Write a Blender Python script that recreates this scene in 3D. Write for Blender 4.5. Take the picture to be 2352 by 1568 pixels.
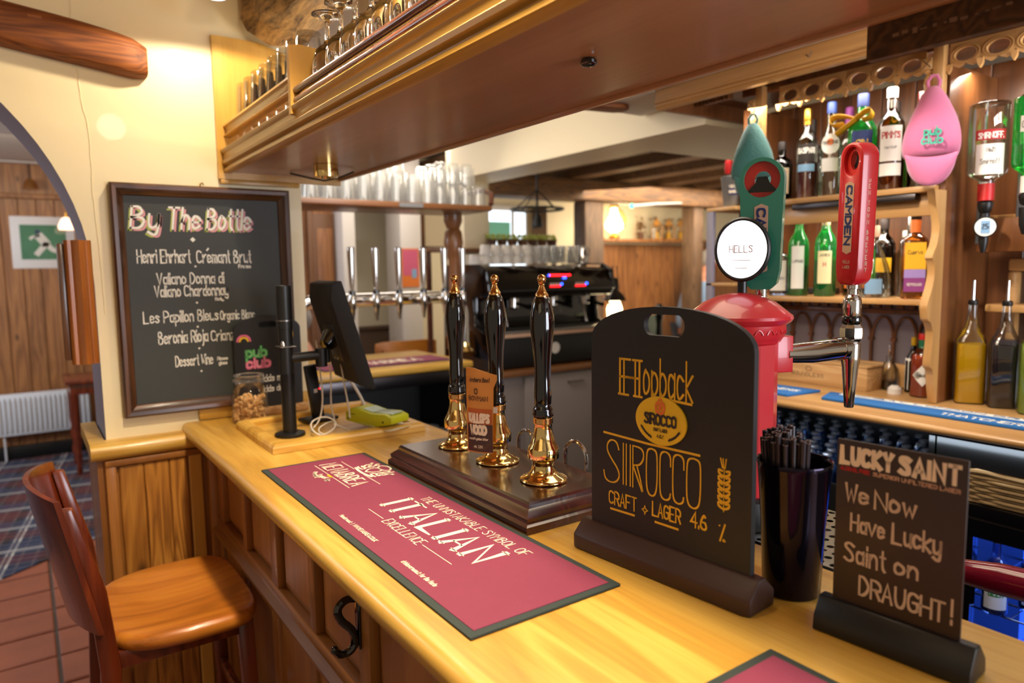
import bpy, bmesh, math, random
from mathutils import Vector, Matrix
random.seed(7)
SC = bpy.context.scene
for o in list(bpy.data.objects): bpy.data.objects.remove(o)
COL = SC.collection
PI = math.pi

# ------------------------------------------------------------------ camera
cam_d = bpy.data.cameras.new('camera'); cam = bpy.data.objects.new('camera', cam_d); COL.objects.link(cam)
_yaw, _pit, _rol = .608071, .103096, .0143767
_r = Vector((math.cos(_yaw), -math.sin(_yaw), 0))
_f = Vector((math.sin(_yaw)*math.cos(_pit), math.cos(_yaw)*math.cos(_pit), -math.sin(_pit)))
_d = _f.cross(_r)
_c, _s = math.cos(_rol), math.sin(_rol)
R3 = _c*_r + _s*_d; D3 = -_s*_r + _c*_d
m = Matrix.Identity(4)
for i in range(3):
    m[i][0] = R3[i]; m[i][1] = -D3[i]; m[i][2] = -_f[i]
m[2][3] = 1.53
cam.matrix_world = m
cam_d.sensor_width = 36; cam_d.lens = 1610.65/2352*36
cam_d.clip_start = .05; cam_d.clip_end = 60
cam_d.dof.use_dof = True; cam_d.dof.focus_distance = 1.22; cam_d.dof.aperture_fstop = 3.2
SC.camera = cam

# ------------------------------------------------------------------ exposure, world, lights
SC.view_settings.view_transform = 'Standard'
SC.view_settings.look = 'None'
SC.view_settings.gamma = 1
SC.view_settings.use_curve_mapping = False
SC.view_settings.exposure = 0.08
W = bpy.data.worlds.new('room_ambience'); SC.world = W; W.use_nodes = True
W.node_tree.nodes['Background'].inputs[0].default_value = (1.0, .80, .58, 1)
W.node_tree.nodes['Background'].inputs[1].default_value = .32

def light(name, kind, loc, energy, col, target=None, **k):
    d = bpy.data.lights.new(name, kind); d.energy = energy; d.color = col
    for a, v in k.items(): setattr(d, a, v)
    o = bpy.data.objects.new(name, d); COL.objects.link(o); o.location = loc
    if target:
        o.rotation_euler = (Vector(target)-Vector(loc)).to_track_quat('-Z', 'Y').to_euler()
    return o
WARM = (1, .74, .42); WARM2 = (1, .83, .60); NEUT = (1, .9, .78); DAY = (.80, .88, 1)
light('spotlight_beam', 'SPOT', (.47, 2.00, 2.245), 12, WARM2, (.47, 2.031, 1.0), spot_size=2.80, spot_blend=.12, shadow_soft_size=.02)
light('spotlight_beam', 'SPOT', (.44, 1.15, 2.36), 74, WARM2, (.22, 1.15, .9), spot_size=1.9, spot_blend=.5, shadow_soft_size=.03)
light('spotlight_beam', 'SPOT', (.42, .30, 2.36), 60, WARM2, (.40, .40, .9), spot_size=1.9, spot_blend=.5, shadow_soft_size=.03)
light('customer_side_glow', 'AREA', (-.9, .3, 2.35), 4.5, WARM, (-.2, 1.6, .6), shape='RECTANGLE', size=1.2, size_y=1.2)
light('cornice_fill', 'POINT', (.40, .75, 2.22), 13, WARM2, shadow_soft_size=.06)  # added fill without a fitting, brightens the cornice, log and gantry top
light('gantry_led_and_fill', 'AREA', (.870, 1.0, 1.885), 3.0, (1, .88, .68), (.5, 1.0, 1.93), shape='RECTANGLE', size=1.2, size_y=.012)
light('gantry_led_and_fill', 'AREA', (.870, 1.95, 1.885), 1.2, (1, .88, .68), (.5, 1.95, 1.90), shape='RECTANGLE', size=.6, size_y=.012)
light('gantry_led_and_fill', 'AREA', (.868, 1.95, 2.03), 1.8, (1, .88, .68), (.5, 1.95, 2.05), shape='RECTANGLE', size=.6, size_y=.012)  # added fill, no strip up here: brightens the upper-shelf tumblers
light('arch_room_light', 'AREA', (-.9, 3.5, 2.35), 12, DAY, (.1, 2.7, .9), shape='RECTANGLE', size=.6, size_y=.6)  # extra fill added to lift the dark dado side and the carpet
light('far_shelf_light', 'AREA', (1.5, 3.53, 2.08), 5, (1, .9, .74), (1.5, 3.30, 1.9), shape='RECTANGLE', size=1.0, size_y=.03)
# lamps of the serving aisle and the rooms behind, plus added fills
light('aisle_ceiling_light', 'AREA', (1.55, 1.0, 2.18), 13, WARM2, (1.9, 1.0, 1.0), shape='RECTANGLE', size=.5, size_y=1.6)
light('aisle_ceiling_light', 'AREA', (1.35, 2.7, 2.3), 14, NEUT, (2.0, 3.4, 1.0), shape='RECTANGLE', size=.8, size_y=.8)
light('shelf_light', 'AREA', (2.275, 1.34, 2.09), 5.5, NEUT, (2.42, 1.38, 1.6), shape='RECTANGLE', size=.9, size_y=.08)
light('shelf_light', 'AREA', (2.335, .60, 2.10), 3.2, NEUT, (2.42, .85, 1.5), shape='RECTANGLE', size=.5, size_y=.08)
light('back_counter_fill', 'SPOT', (1.50, 1.0, 2.18), 52, NEUT, (2.35, .98, 1.25), spot_size=1.1, spot_blend=.6, shadow_soft_size=.04)  # unseen fill added to brighten the syrups on the back counter
light('shelf_light', 'AREA', (2.36, 1.35, 1.735), 3.4, NEUT, (2.36, 1.35, 1.2), shape='RECTANGLE', size=.05, size_y=.6)
light('far_room_light', 'AREA', (2.2, 4.7, 2.444), 34, NEUT, (2.2, 4.9, 0), shape='RECTANGLE', size=1.6, size_y=1.4)
light('far_room_light', 'AREA', (4.9, 4.3, 2.05), 34, WARM2, (5.0, 5.2, 1.0), shape='RECTANGLE', size=2.0, size_y=.6)
light('arch_room_daylight', 'AREA', (-1.6, 5.2, 2.2), 70, DAY, (.3, 6.4, .7), shape='RECTANGLE', size=1.2, size_y=1.2)
light('arch_room_light', 'AREA', (.1, 5.6, 2.4), 16, WARM2, (.1, 6.3, .8), shape='RECTANGLE', size=1.0, size_y=1.0)
light('under_counter_fill', 'AREA', (1.985, 1.15, 1.06), 1.6, (.72, .85, 1), (2.25, 1.15, .85), shape='RECTANGLE', size=1.3, size_y=.03)  # cool fill added so the crate caps and basket don't go dark
light('back_room_bounce', 'AREA', (4.4, 3.6, .9), 22, WARM2, (4.6, 4.2, 2.3), shape='RECTANGLE', size=1.2, size_y=.8)  # hidden uplight added as stand-in for bounce onto the ceiling beams
light('daylight_fill', 'AREA', (1.6, -1.8, 1.5), 62, (.86, .90, 1), (1.3, 1.0, 1.8), shape='RECTANGLE', size=1.4, size_y=1.2)  # unseen area light added behind the camera to lift the soffit, no window modelled

# ------------------------------------------------------------------ materials
MATS = {}
def srgb(h):
    h = h.lstrip('#'); v = [int(h[i:i+2], 16)/255 for i in (0, 2, 4)]
    return tuple(((c/12.92) if c <= .04045 else ((c+.055)/1.055)**2.4) for c in v)+(1,)
def newmat(name):
    m = bpy.data.materials.new(name); m.use_nodes = True
    nt = m.node_tree; b = nt.nodes['Principled BSDF']; MATS[name] = m
    return m, nt, b
def N(nt, t, **k):
    n = nt.nodes.new(t)
    for a, v in k.items(): setattr(n, a, v)
    return n
def plain(name, col, rough=.5, metal=0, coat=0, emit=0, bump=0, bscale=60, vary=0, spec=.5, sheen=0):
    m, nt, b = newmat(name)
    c = srgb(col) if isinstance(col, str) else col
    b.inputs['Base Color'].default_value = c; b.inputs['Roughness'].default_value = rough
    b.inputs['Metallic'].default_value = metal; b.inputs['Coat Weight'].default_value = coat
    b.inputs['Specular IOR Level'].default_value = spec
    if sheen: b.inputs['Sheen Weight'].default_value = sheen
    if emit:
        b.inputs['Emission Color'].default_value = c; b.inputs['Emission Strength'].default_value = emit
    tc = N(nt, 'ShaderNodeTexCoord')
    nz = N(nt, 'ShaderNodeTexNoise'); nz.inputs['Scale'].default_value = bscale; nz.inputs['Detail'].default_value = 4
    nt.links.new(tc.outputs['Object'], nz.inputs['Vector'])
    if bump:
        bp = N(nt, 'ShaderNodeBump'); bp.inputs['Strength'].default_value = bump; bp.inputs['Distance'].default_value = .004
        nt.links.new(nz.outputs['Fac'], bp.inputs['Height']); nt.links.new(bp.outputs['Normal'], b.inputs['Normal'])
    if vary:
        mx = N(nt, 'ShaderNodeMix', data_type='RGBA'); mx.inputs[0].default_value = 1
        mx.inputs[6].default_value = tuple(x*(1-vary) for x in c[:3])+(1,); mx.inputs[7].default_value = tuple(min(1, x*(1+vary)) for x in c[:3])+(1,)
        nz2 = N(nt, 'ShaderNodeTexNoise'); nz2.inputs['Scale'].default_value = bscale*.12; nz2.inputs['Detail'].default_value = 5
        nt.links.new(tc.outputs['Object'], nz2.inputs['Vector'])
        nt.links.new(nz2.outputs['Fac'], mx.inputs[0]); nt.links.new(mx.outputs[2], b.inputs['Base Color'])
    return m
def wood(name, c1, c2, axis='Y', rough=.35, coat=.3, scale=1.0, ring=6, dark=.35, knots=True, bump=.12):
    """grain runs along axis; per-object variation from Object Info"""
    m, nt, b = newmat(name)
    tc = N(nt, 'ShaderNodeTexCoord'); oi = N(nt, 'ShaderNodeObjectInfo')
    ad = N(nt, 'ShaderNodeVectorMath', operation='MULTIPLY_ADD')
    cmb = N(nt, 'ShaderNodeCombineXYZ')
    for i in range(3): nt.links.new(oi.outputs['Random'], cmb.inputs[i])
    ad.inputs[1].default_value = (7.3, 11.1, 5.7)
    nt.links.new(cmb.outputs[0], ad.inputs[0]); nt.links.new(tc.outputs['Object'], ad.inputs[2])
    mp = N(nt, 'ShaderNodeMapping')
    s = [9*scale]*3; s['XYZ'.index(axis)] = .9*scale
    mp.inputs['Scale'].default_value = s
    nt.links.new(ad.outputs[0], mp.inputs['Vector'])
    n1 = N(nt, 'ShaderNodeTexNoise'); n1.inputs['Scale'].default_value = 1.0; n1.inputs['Detail'].default_value = 3; n1.inputs['Distortion'].default_value = .6
    nt.links.new(mp.outputs[0], n1.inputs['Vector'])
    mul = N(nt, 'ShaderNodeMath', operation='MULTIPLY'); mul.inputs[1].default_value = ring*4
    nt.links.new(n1.outputs['Fac'], mul.inputs[0])
    pp = N(nt, 'ShaderNodeMath', operation='PINGPONG'); pp.inputs[1].default_value = 1
    nt.links.new(mul.outputs[0], pp.inputs[0])
    mp2 = N(nt, 'ShaderNodeMapping'); s = [160*scale]*3; s['XYZ'.index(axis)] = 5*scale
    mp2.inputs['Scale'].default_value = s; nt.links.new(ad.outputs[0], mp2.inputs['Vector'])
    n2 = N(nt, 'ShaderNodeTexNoise'); n2.inputs['Scale'].default_value = 1; n2.inputs['Detail'].default_value = 2
    nt.links.new(mp2.outputs[0], n2.inputs['Vector'])
    mx = N(nt, 'ShaderNodeMix'); mx.inputs[0].default_value = .4
    nt.links.new(pp.outputs[0], mx.inputs[2]); nt.links.new(n2.outputs['Fac'], mx.inputs[3])
    cr = N(nt, 'ShaderNodeValToRGB')
    a, z = srgb(c1), srgb(c2)
    cr.color_ramp.elements[0].position = .12; cr.color_ramp.elements[0].color = tuple(x*(1-dark) for x in a[:3])+(1,)
    cr.color_ramp.elements[1].position = .85; cr.color_ramp.elements[1].color = z
    e = cr.color_ramp.elements.new(.4); e.color = a
    nt.links.new(mx.outputs[0], cr.inputs[0])
    out = cr.outputs[0]
    if knots:
        mp3 = N(nt, 'ShaderNodeMapping'); s = [7*scale]*3; s['XYZ'.index(axis)] = 3*scale
        mp3.inputs['Scale'].default_value = s; nt.links.new(ad.outputs[0], mp3.inputs['Vector'])
        vo = N(nt, 'ShaderNodeTexVoronoi'); vo.inputs['Scale'].default_value = 1
        nt.links.new(mp3.outputs[0], vo.inputs['Vector'])
        r2 = N(nt, 'ShaderNodeValToRGB'); r2.color_ramp.elements[0].position = .03; r2.color_ramp.elements[0].color = (1, 1, 1, 1)
        r2.color_ramp.elements[1].position = .13; r2.color_ramp.elements[1].color = (0, 0, 0, 1)
        nt.links.new(vo.outputs['Distance'], r2.inputs[0])
        mk = N(nt, 'ShaderNodeMix', data_type='RGBA'); mk.inputs[7].default_value = tuple(x*.28 for x in a[:3])+(1,)
        nt.links.new(r2.outputs[0], mk.inputs[0]); nt.links.new(out, mk.inputs[6]); out = mk.outputs[2]
    # board-to-board variation
    hs = N(nt, 'ShaderNodeHueSaturation'); mr = N(nt, 'ShaderNodeMapRange'); mr.inputs[3].default_value = .86; mr.inputs[4].default_value = 1.12
    nt.links.new(oi.outputs['Random'], mr.inputs[0]); nt.links.new(mr.outputs[0], hs.inputs['Value']); nt.links.new(out, hs.inputs['Color'])
    nt.links.new(hs.outputs[0], b.inputs['Base Color'])
    b.inputs['Roughness'].default_value = rough; b.inputs['Coat Weight'].default_value = coat; b.inputs['Coat Roughness'].default_value = .15
    bp = N(nt, 'ShaderNodeBump'); bp.inputs['Strength'].default_value = bump; bp.inputs['Distance'].default_value = .002
    nt.links.new(mx.outputs[0], bp.inputs['Height']); nt.links.new(bp.outputs['Normal'], b.inputs['Normal'])
    return m
def thin_glass(name, tint=(1, 1, 1), gloss=1.0, dens=.04, milk=0):
    """thin-walled clear glass: fresnel mix of transparent and glossy, slightly milky at grazing angles"""
    m, nt, b = newmat(name); nt.nodes.remove(b)
    out = nt.nodes['Material Output']
    tr = N(nt, 'ShaderNodeBsdfTransparent'); tr.inputs[0].default_value = tuple(t for t in tint)+(1,)
    gl = N(nt, 'ShaderNodeBsdfGlossy'); gl.inputs[1].default_value = .03
    lw = N(nt, 'ShaderNodeLayerWeight'); lw.inputs[0].default_value = .35
    mu = N(nt, 'ShaderNodeMath', operation='MULTIPLY_ADD'); mu.inputs[1].default_value = .75*gloss; mu.inputs[2].default_value = dens
    nt.links.new(lw.outputs['Fresnel'], mu.inputs[0])
    mx = N(nt, 'ShaderNodeMixShader'); nt.links.new(mu.outputs[0], mx.inputs[0]); nt.links.new(tr.outputs[0], mx.inputs[1]); nt.links.new(gl.outputs[0], mx.inputs[2])
    if milk:
        tl_ = N(nt, 'ShaderNodeBsdfTranslucent'); df = N(nt, 'ShaderNodeBsdfDiffuse'); ad_ = N(nt, 'ShaderNodeAddShader'); m2 = N(nt, 'ShaderNodeMixShader'); m2.inputs[0].default_value = milk
        for q in (tl_, df): q.inputs[0].default_value = tuple(t*.75 for t in tint)+(1,)
        nt.links.new(tl_.outputs[0], ad_.inputs[0]); nt.links.new(df.outputs[0], ad_.inputs[1]); nt.links.new(mx.outputs[0], m2.inputs[1]); nt.links.new(ad_.outputs[0], m2.inputs[2]); mx = m2
    nt.links.new(mx.outputs[0], out.inputs[0])
    return m
def solid_glass(name, col=(1, 1, 1), rough=0.0, ior=1.45):
    m, nt, b = newmat(name)
    b.inputs['Base Color'].default_value = tuple(col)+(1,); b.inputs['Roughness'].default_value = rough
    b.inputs['Transmission Weight'].default_value = 1; b.inputs['IOR'].default_value = ior
    return m

wood('honey_oak', '#c6953a', '#dcb052', 'Y', rough=.36, coat=.22, ring=1.6, knots=False, dark=.22, scale=1.5)
wood('honey_oak_x', '#c6953a', '#dcb052', 'X', rough=.36, coat=.22, ring=1.6, knots=False, dark=.22, scale=1.5)
wood('yellow_pine', '#c6953e', '#d6a850', 'Y', rough=.38, coat=.2, knots=False, dark=.12, ring=.8)
wood('yellow_pine_z', '#c6953e', '#d6a850', 'Z', rough=.38, coat=.2, knots=False, dark=.12, ring=.8)
wood('soffit_board', '#a9764c', '#bb8a62', 'Y', rough=.36, coat=.35, knots=False, dark=.12, ring=.8, scale=.7)
wood('bar_panel', '#8f5a26', '#a66e32', 'Z', rough=.42, coat=.2, knots=False, dark=.2, ring=1.5)
wood('bar_panel_y', '#8f5a26', '#a66e32', 'Y', rough=.38, coat=.25, knots=False, dark=.2, ring=1.5)
wood('knotty_plank', '#9c6528', '#bf8538', 'Z', rough=.4, coat=.25, knots=True, dark=.4, ring=5)
wood('room_plank', '#8d5a30', '#a8713f', 'Z', rough=.5, coat=.1, knots=True, dark=.3, ring=3)
wood('mahogany', '#38140f', '#501e15', 'Y', rough=.22, coat=.7, knots=False, dark=.4, ring=3)
wood('stool_wood', '#5e2410', '#7c3416', 'Z', rough=.25, coat=.5, knots=False, dark=.3, ring=3)
wood('stool_seat', '#b0661e', '#c67c28', 'X', rough=.3, coat=.4, knots=False, dark=.3, ring=1.4, scale=1.6)
wood('frame_brown', '#4a2c18', '#6b4326', 'Z', rough=.35, coat=.4, knots=False, dark=.3, ring=3)
wood('frame_brown_x', '#4a2c18', '#6b4326', 'X', rough=.35, coat=.4, knots=False, dark=.3, ring=3)
wood('old_timber', '#7a4118', '#96561f', 'X', rough=.65, coat=0, knots=False, dark=.45, ring=6, bump=.4)
wood('rail_brown', '#5a3222', '#70412c', 'Y', rough=.3, coat=.5, knots=False, dark=.3)
wood('backbar', '#6a3e1c', '#82502a', 'Z', rough=.4, coat=.3, knots=False, dark=.3, ring=1.5)
wood('backbar_light', '#b98a52', '#cda066', 'Y', rough=.4, coat=.25, knots=False, dark=.15, ring=1.2)
wood('backbar_light_z', '#b98a52', '#cda066', 'Z', rough=.4, coat=.25, knots=False, dark=.15, ring=1.2)
wood('dark_beam', '#4b3018', '#67451f', 'X', rough=.6, coat=0, knots=False, dark=.4, bump=.5)
wood('dark_beam_z', '#4b3524', '#5f4630', 'Z', rough=.6, coat=0, knots=False, dark=.4, bump=.5)
wood('gift_box_pine', '#c99a62', '#dcb27a', 'Y', rough=.5, coat=0, knots=False, dark=.15)
plain('cream_wall', '#ebdbb0', .48, coat=.06, bump=.25, bscale=9, vary=.05)
plain('cream_paint', '#e6d8b8', .5, bump=.1, bscale=14, vary=.03)
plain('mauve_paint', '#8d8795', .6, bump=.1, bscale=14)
plain('ceiling_white', '#d8cdc0', .7, bump=.08, bscale=20)
plain('ceiling_brown', '#b18a52', .6, bump=.2, bscale=9)
plain('white_paint', '#cdc6c0', .55)
plain('terracotta', '#92523a', .5, bump=.35, bscale=60, vary=.28)
plain('grout', '#5d5046', .9, bump=.4, bscale=120)
plain('brass', '#efcf88', .10, metal=1)
plain('brass_matte', '#c89a3e', .3, metal=1)
plain('copper_knob', '#dba868', .18, metal=1)
plain('chrome', '#d6d3d0', .10, metal=1)
plain('steel', '#a9a6a2', .28, metal=1)
plain('dark_steel', '#4c484a', .3, metal=1)
plain('black_gloss', '#080708', .08, coat=.8)
plain('black_satin', '#101010', .38)
plain('black_matte', '#141415', .7)
plain('black_rubber', '#171716', .85, bump=.3, bscale=300)
plain('dark_green_rubber', '#2c3632', .8)
plain('slate', '#373a38', .62, vary=.10, bscale=20)
plain('board_black', '#191718', .55)
plain('board_brown', '#33221a', .5)
plain('walnut_foot', '#3a2118', .5, vary=.12)
plain('runner_red', '#7e2c46', .75, bump=.2, bscale=400, vary=.06)
plain('runner_navy', '#342446', .8)
plain('chalk', '#eeece2', .9)
plain('chalk_pink', '#e2a0a8', .9)
plain('chalk_lime', '#a9b45a', .9)
plain('chalk_tan', '#cdb69c', .9)
plain('chalk_yellow', '#e0b026', .8)
plain('chalk_green', '#4fae62', .9)
plain('chalk_magenta', '#d86a90', .9)
plain('print_cream', '#efdfc4', .8)
plain('print_red', '#b01c22', .6)
plain('print_dark', '#2c2320', .6)
plain('print_navy', '#1d2c5c', .6)
plain('badge_yellow', '#e0b818', .35, coat=.3)
plain('post_red', '#c3202a', .32, coat=.3)
plain('handle_red', '#b5161c', .3, coat=.3)
plain('disc_red', '#c42a20', .35)
plain('handle_green', '#2a7a62', .3, coat=.3)
plain('label_tan', '#c09a80', .6)
plain('cap_pink', '#c4688f', .85, bump=.35, bscale=500, sheen=.4)
plain('cap_teal', '#2a5f5a', .85, bump=.5, bscale=120, sheen=.3)
plain('print_teal', '#2c9c84', .7)
plain('bucket_grey', '#8c8c8c', .45, metal=.5)
plain('tool_red', '#b81c1c', .4)
plain('yellow_sign', '#c89410', .5)
plain('card_lime', '#b7bd16', .4)
plain('lcd', '#a9bfae', .3)
plain('paper', '#e8dcc8', .8)
plain('cable_white', '#cfc6ba', .5)
plain('nut', '#dcae70', .6, bump=.3, bscale=90, vary=.25)
plain('blue_mat', '#1560a4', .7)
plain('mat_white', '#dfe0da', .8)
plain('wicker', '#8d7148', .7, vary=.2, bscale=60)
plain('radiator_white', '#cfcfd2', .4)
plain('door_paint', '#6c4424', .5)
plain('skin', '#c98d74', .55)
plain('hair_grey', '#8b8480', .8)
plain('shirt_blue', '#7f9cc4', .8)
plain('shirt_dark', '#2f3440', .8)
plain('cabinet_grey', '#9b9290', .5)
plain('cup_white', '#d9d3cb', .35)
plain('white_plastic', '#dedad4', .4)
plain('straw_dark', '#2c2327', .35)
plain('cork', '#b58a58', .8)
plain('gold_label', '#c99a3a', .4)
plain('label_white', '#e6e3da', .6)
plain('label_cream', '#e0d6a4', .6)
plain('label_yellow', '#eeb41c', .55)
plain('label_blue', '#3c62b0', .55)
plain('label_lilac', '#a08ad0', .55)
plain('label_purple', '#8c3e86', .55)
plain('label_navy', '#22376f', .55)
plain('label_orange', '#d8702a', .55)
plain('liquid_yellow', '#f6c400', .25, coat=.5)
plain('liquid_purple', '#1d1023', .2, coat=.5)
plain('liquid_lime', '#8fae28', .25, coat=.5)
plain('liquid_red', '#5a0f12', .2, coat=.5)
plain('liquid_brown', '#2a120a', .2, coat=.5)
plain('liquid_amber', '#a8701c', .2, coat=.5)
plain('liquid_hot', '#b8400e', .35, coat=.4)
plain('lamp_white', '#ffe6b0', .5, emit=7)
plain('lamp_cool', '#f4f4ff', .5, emit=4.5)
plain('lens_light', '#fbf6ff', .4, emit=1.9)
plain('led_red', '#ff1a20', .5, emit=6)
plain('led_blue', '#2a50ff', .5, emit=8)
plain('led_green', '#10ff80', .5, emit=8)
plain('fridge_glow', '#2f62ff', .6, emit=1.1)
plain('fridge_tube', '#b8c8ff', .6, emit=5)
plain('pane_bright', '#dff0ff', .4, emit=1.6)
plain('garden_green', '#5c9a84', .6, emit=.35)
plain('picture_green', '#3d7d5a', .6, vary=.35, bscale=30)
plain('poster_orange', '#d9752c', .6)
plain('poster_pink', '#c85a7c', .6)
plain('poster_blue', '#7fa6c8', .6)
plain('curtain_brown', '#6b5340', .9)
plain('leaf_dry', '#6e4a20', .9)
plain('lantern_tan', '#b8823c', .6)
plain('clip_amber', '#d08a35', .35, coat=.5)
plain('clip_orange', '#b8590e', .35, coat=.5)
plain('clip_maroon', '#3a1712', .35, coat=.5)
plain('stem_green', '#3f8a2a', .5)
plain('crate_blue', '#2c4d66', .5)
plain('cap_metal', '#8a8e98', .3, metal=.8)
plain('straw_tip', '#7d6a66', .4)
plain('aged_label', '#c9b89a', .7)
thin_glass('clear_glass', (1, 1, 1), .6, .02)
thin_glass('bottle_clear', (.93, .95, .92), 1.0, .05)
thin_glass('bottle_green', (.05, .60, .16), 1.0, .06, .13)
thin_glass('bottle_dkgreen', (.05, .28, .10), 1.0, .05)
thin_glass('bottle_blueglass', (.55, .68, .9), 1.0, .06)
thin_glass('bottle_dark', (.06, .03, .02), 1.0, .05)
thin_glass('bottle_amberglass', (.7, .38, .1), 1.0, .05)
thin_glass('ice_glass', (.98, .98, .97), .5, .03, .06)
solid_glass('stem_glass', (1, 1, 1))
def tartan():
    m, nt, b = newmat('tartan_carpet')
    tc = N(nt, 'ShaderNodeTexCoord'); mp = N(nt, 'ShaderNodeMapping'); mp.inputs['Rotation'].default_value = (0, 0, .15)
    nt.links.new(tc.outputs['Object'], mp.inputs[0]); sx = N(nt, 'ShaderNodeSeparateXYZ'); nt.links.new(mp.outputs[0], sx.inputs[0])
    col = None
    base = N(nt, 'ShaderNodeRGB'); base.outputs[0].default_value = srgb('#16141c'); col = base.outputs[0]
    def stripe(ax, period, off, width, c, fac):
        nonlocal col
        a = N(nt, 'ShaderNodeMath', operation='MULTIPLY_ADD'); a.inputs[1].default_value = 1/period; a.inputs[2].default_value = off
        nt.links.new(sx.outputs[ax], a.inputs[0])
        f = N(nt, 'ShaderNodeMath', operation='FRACT'); nt.links.new(a.outputs[0], f.inputs[0])
        l = N(nt, 'ShaderNodeMath', operation='LESS_THAN'); l.inputs[1].default_value = width; nt.links.new(f.outputs[0], l.inputs[0])
        g = N(nt, 'ShaderNodeMath', operation='MULTIPLY'); g.inputs[1].default_value = fac; nt.links.new(l.outputs[0], g.inputs[0])
        mx = N(nt, 'ShaderNodeMix', data_type='RGBA'); nt.links.new(g.outputs[0], mx.inputs[0]); nt.links.new(col, mx.inputs[6]); mx.inputs[7].default_value = srgb(c)
        col = mx.outputs[2]
    for ax in (0, 1):
        stripe(ax, .42, .1, .45, '#2a3450', .55)
        stripe(ax, .42, .5, .30, '#5c1f22', .45)
        stripe(ax, .42, 0, .03, '#c9c2b6', .8)
        stripe(ax, .42, .06, .02, '#c9c2b6', .6)
        stripe(ax, .07, .3, .18, '#8a7a70', .25)
    nt.links.new(col, b.inputs['Base Color']); b.inputs['Roughness'].default_value = .95
tartan()
def log_mat():
    m, nt, b = newmat('rough_log')
    tc = N(nt, 'ShaderNodeTexCoord'); mp = N(nt, 'ShaderNodeMapping'); mp.inputs['Scale'].default_value = (30, 5, 30); nt.links.new(tc.outputs['Object'], mp.inputs[0])
    nz = N(nt, 'ShaderNodeTexNoise'); nz.inputs['Scale'].default_value = 1.6; nz.inputs['Detail'].default_value = 8; nz.inputs['Roughness'].default_value = .75
    nt.links.new(mp.outputs[0], nz.inputs[0])
    cr = N(nt, 'ShaderNodeValToRGB'); cr.color_ramp.elements[0].position = .36; cr.color_ramp.elements[0].color = srgb('#38240f')
    cr.color_ramp.elements[1].position = .62; cr.color_ramp.elements[1].color = srgb('#b08a52'); nt.links.new(nz.outputs[0], cr.inputs[0])
    nt.links.new(cr.outputs[0], b.inputs['Base Color']); b.inputs['Roughness'].default_value = .6
    bp = N(nt, 'ShaderNodeBump'); bp.inputs['Strength'].default_value = .8; bp.inputs['Distance'].default_value = .01
    nt.links.new(nz.outputs[0], bp.inputs['Height']); nt.links.new(bp.outputs[0], b.inputs['Normal'])
log_mat()
wood('shelf_brown', '#84532c', '#9a683c', 'X', rough=.4, coat=.3, knots=False, dark=.2, ring=1)
plain('tape_grey', '#8b705a', .8)
wood('moulding_orange', '#98541c', '#b56a26', 'Z', rough=.28, coat=.5, knots=True, dark=.3, ring=1.5)
M = MATS

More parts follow.
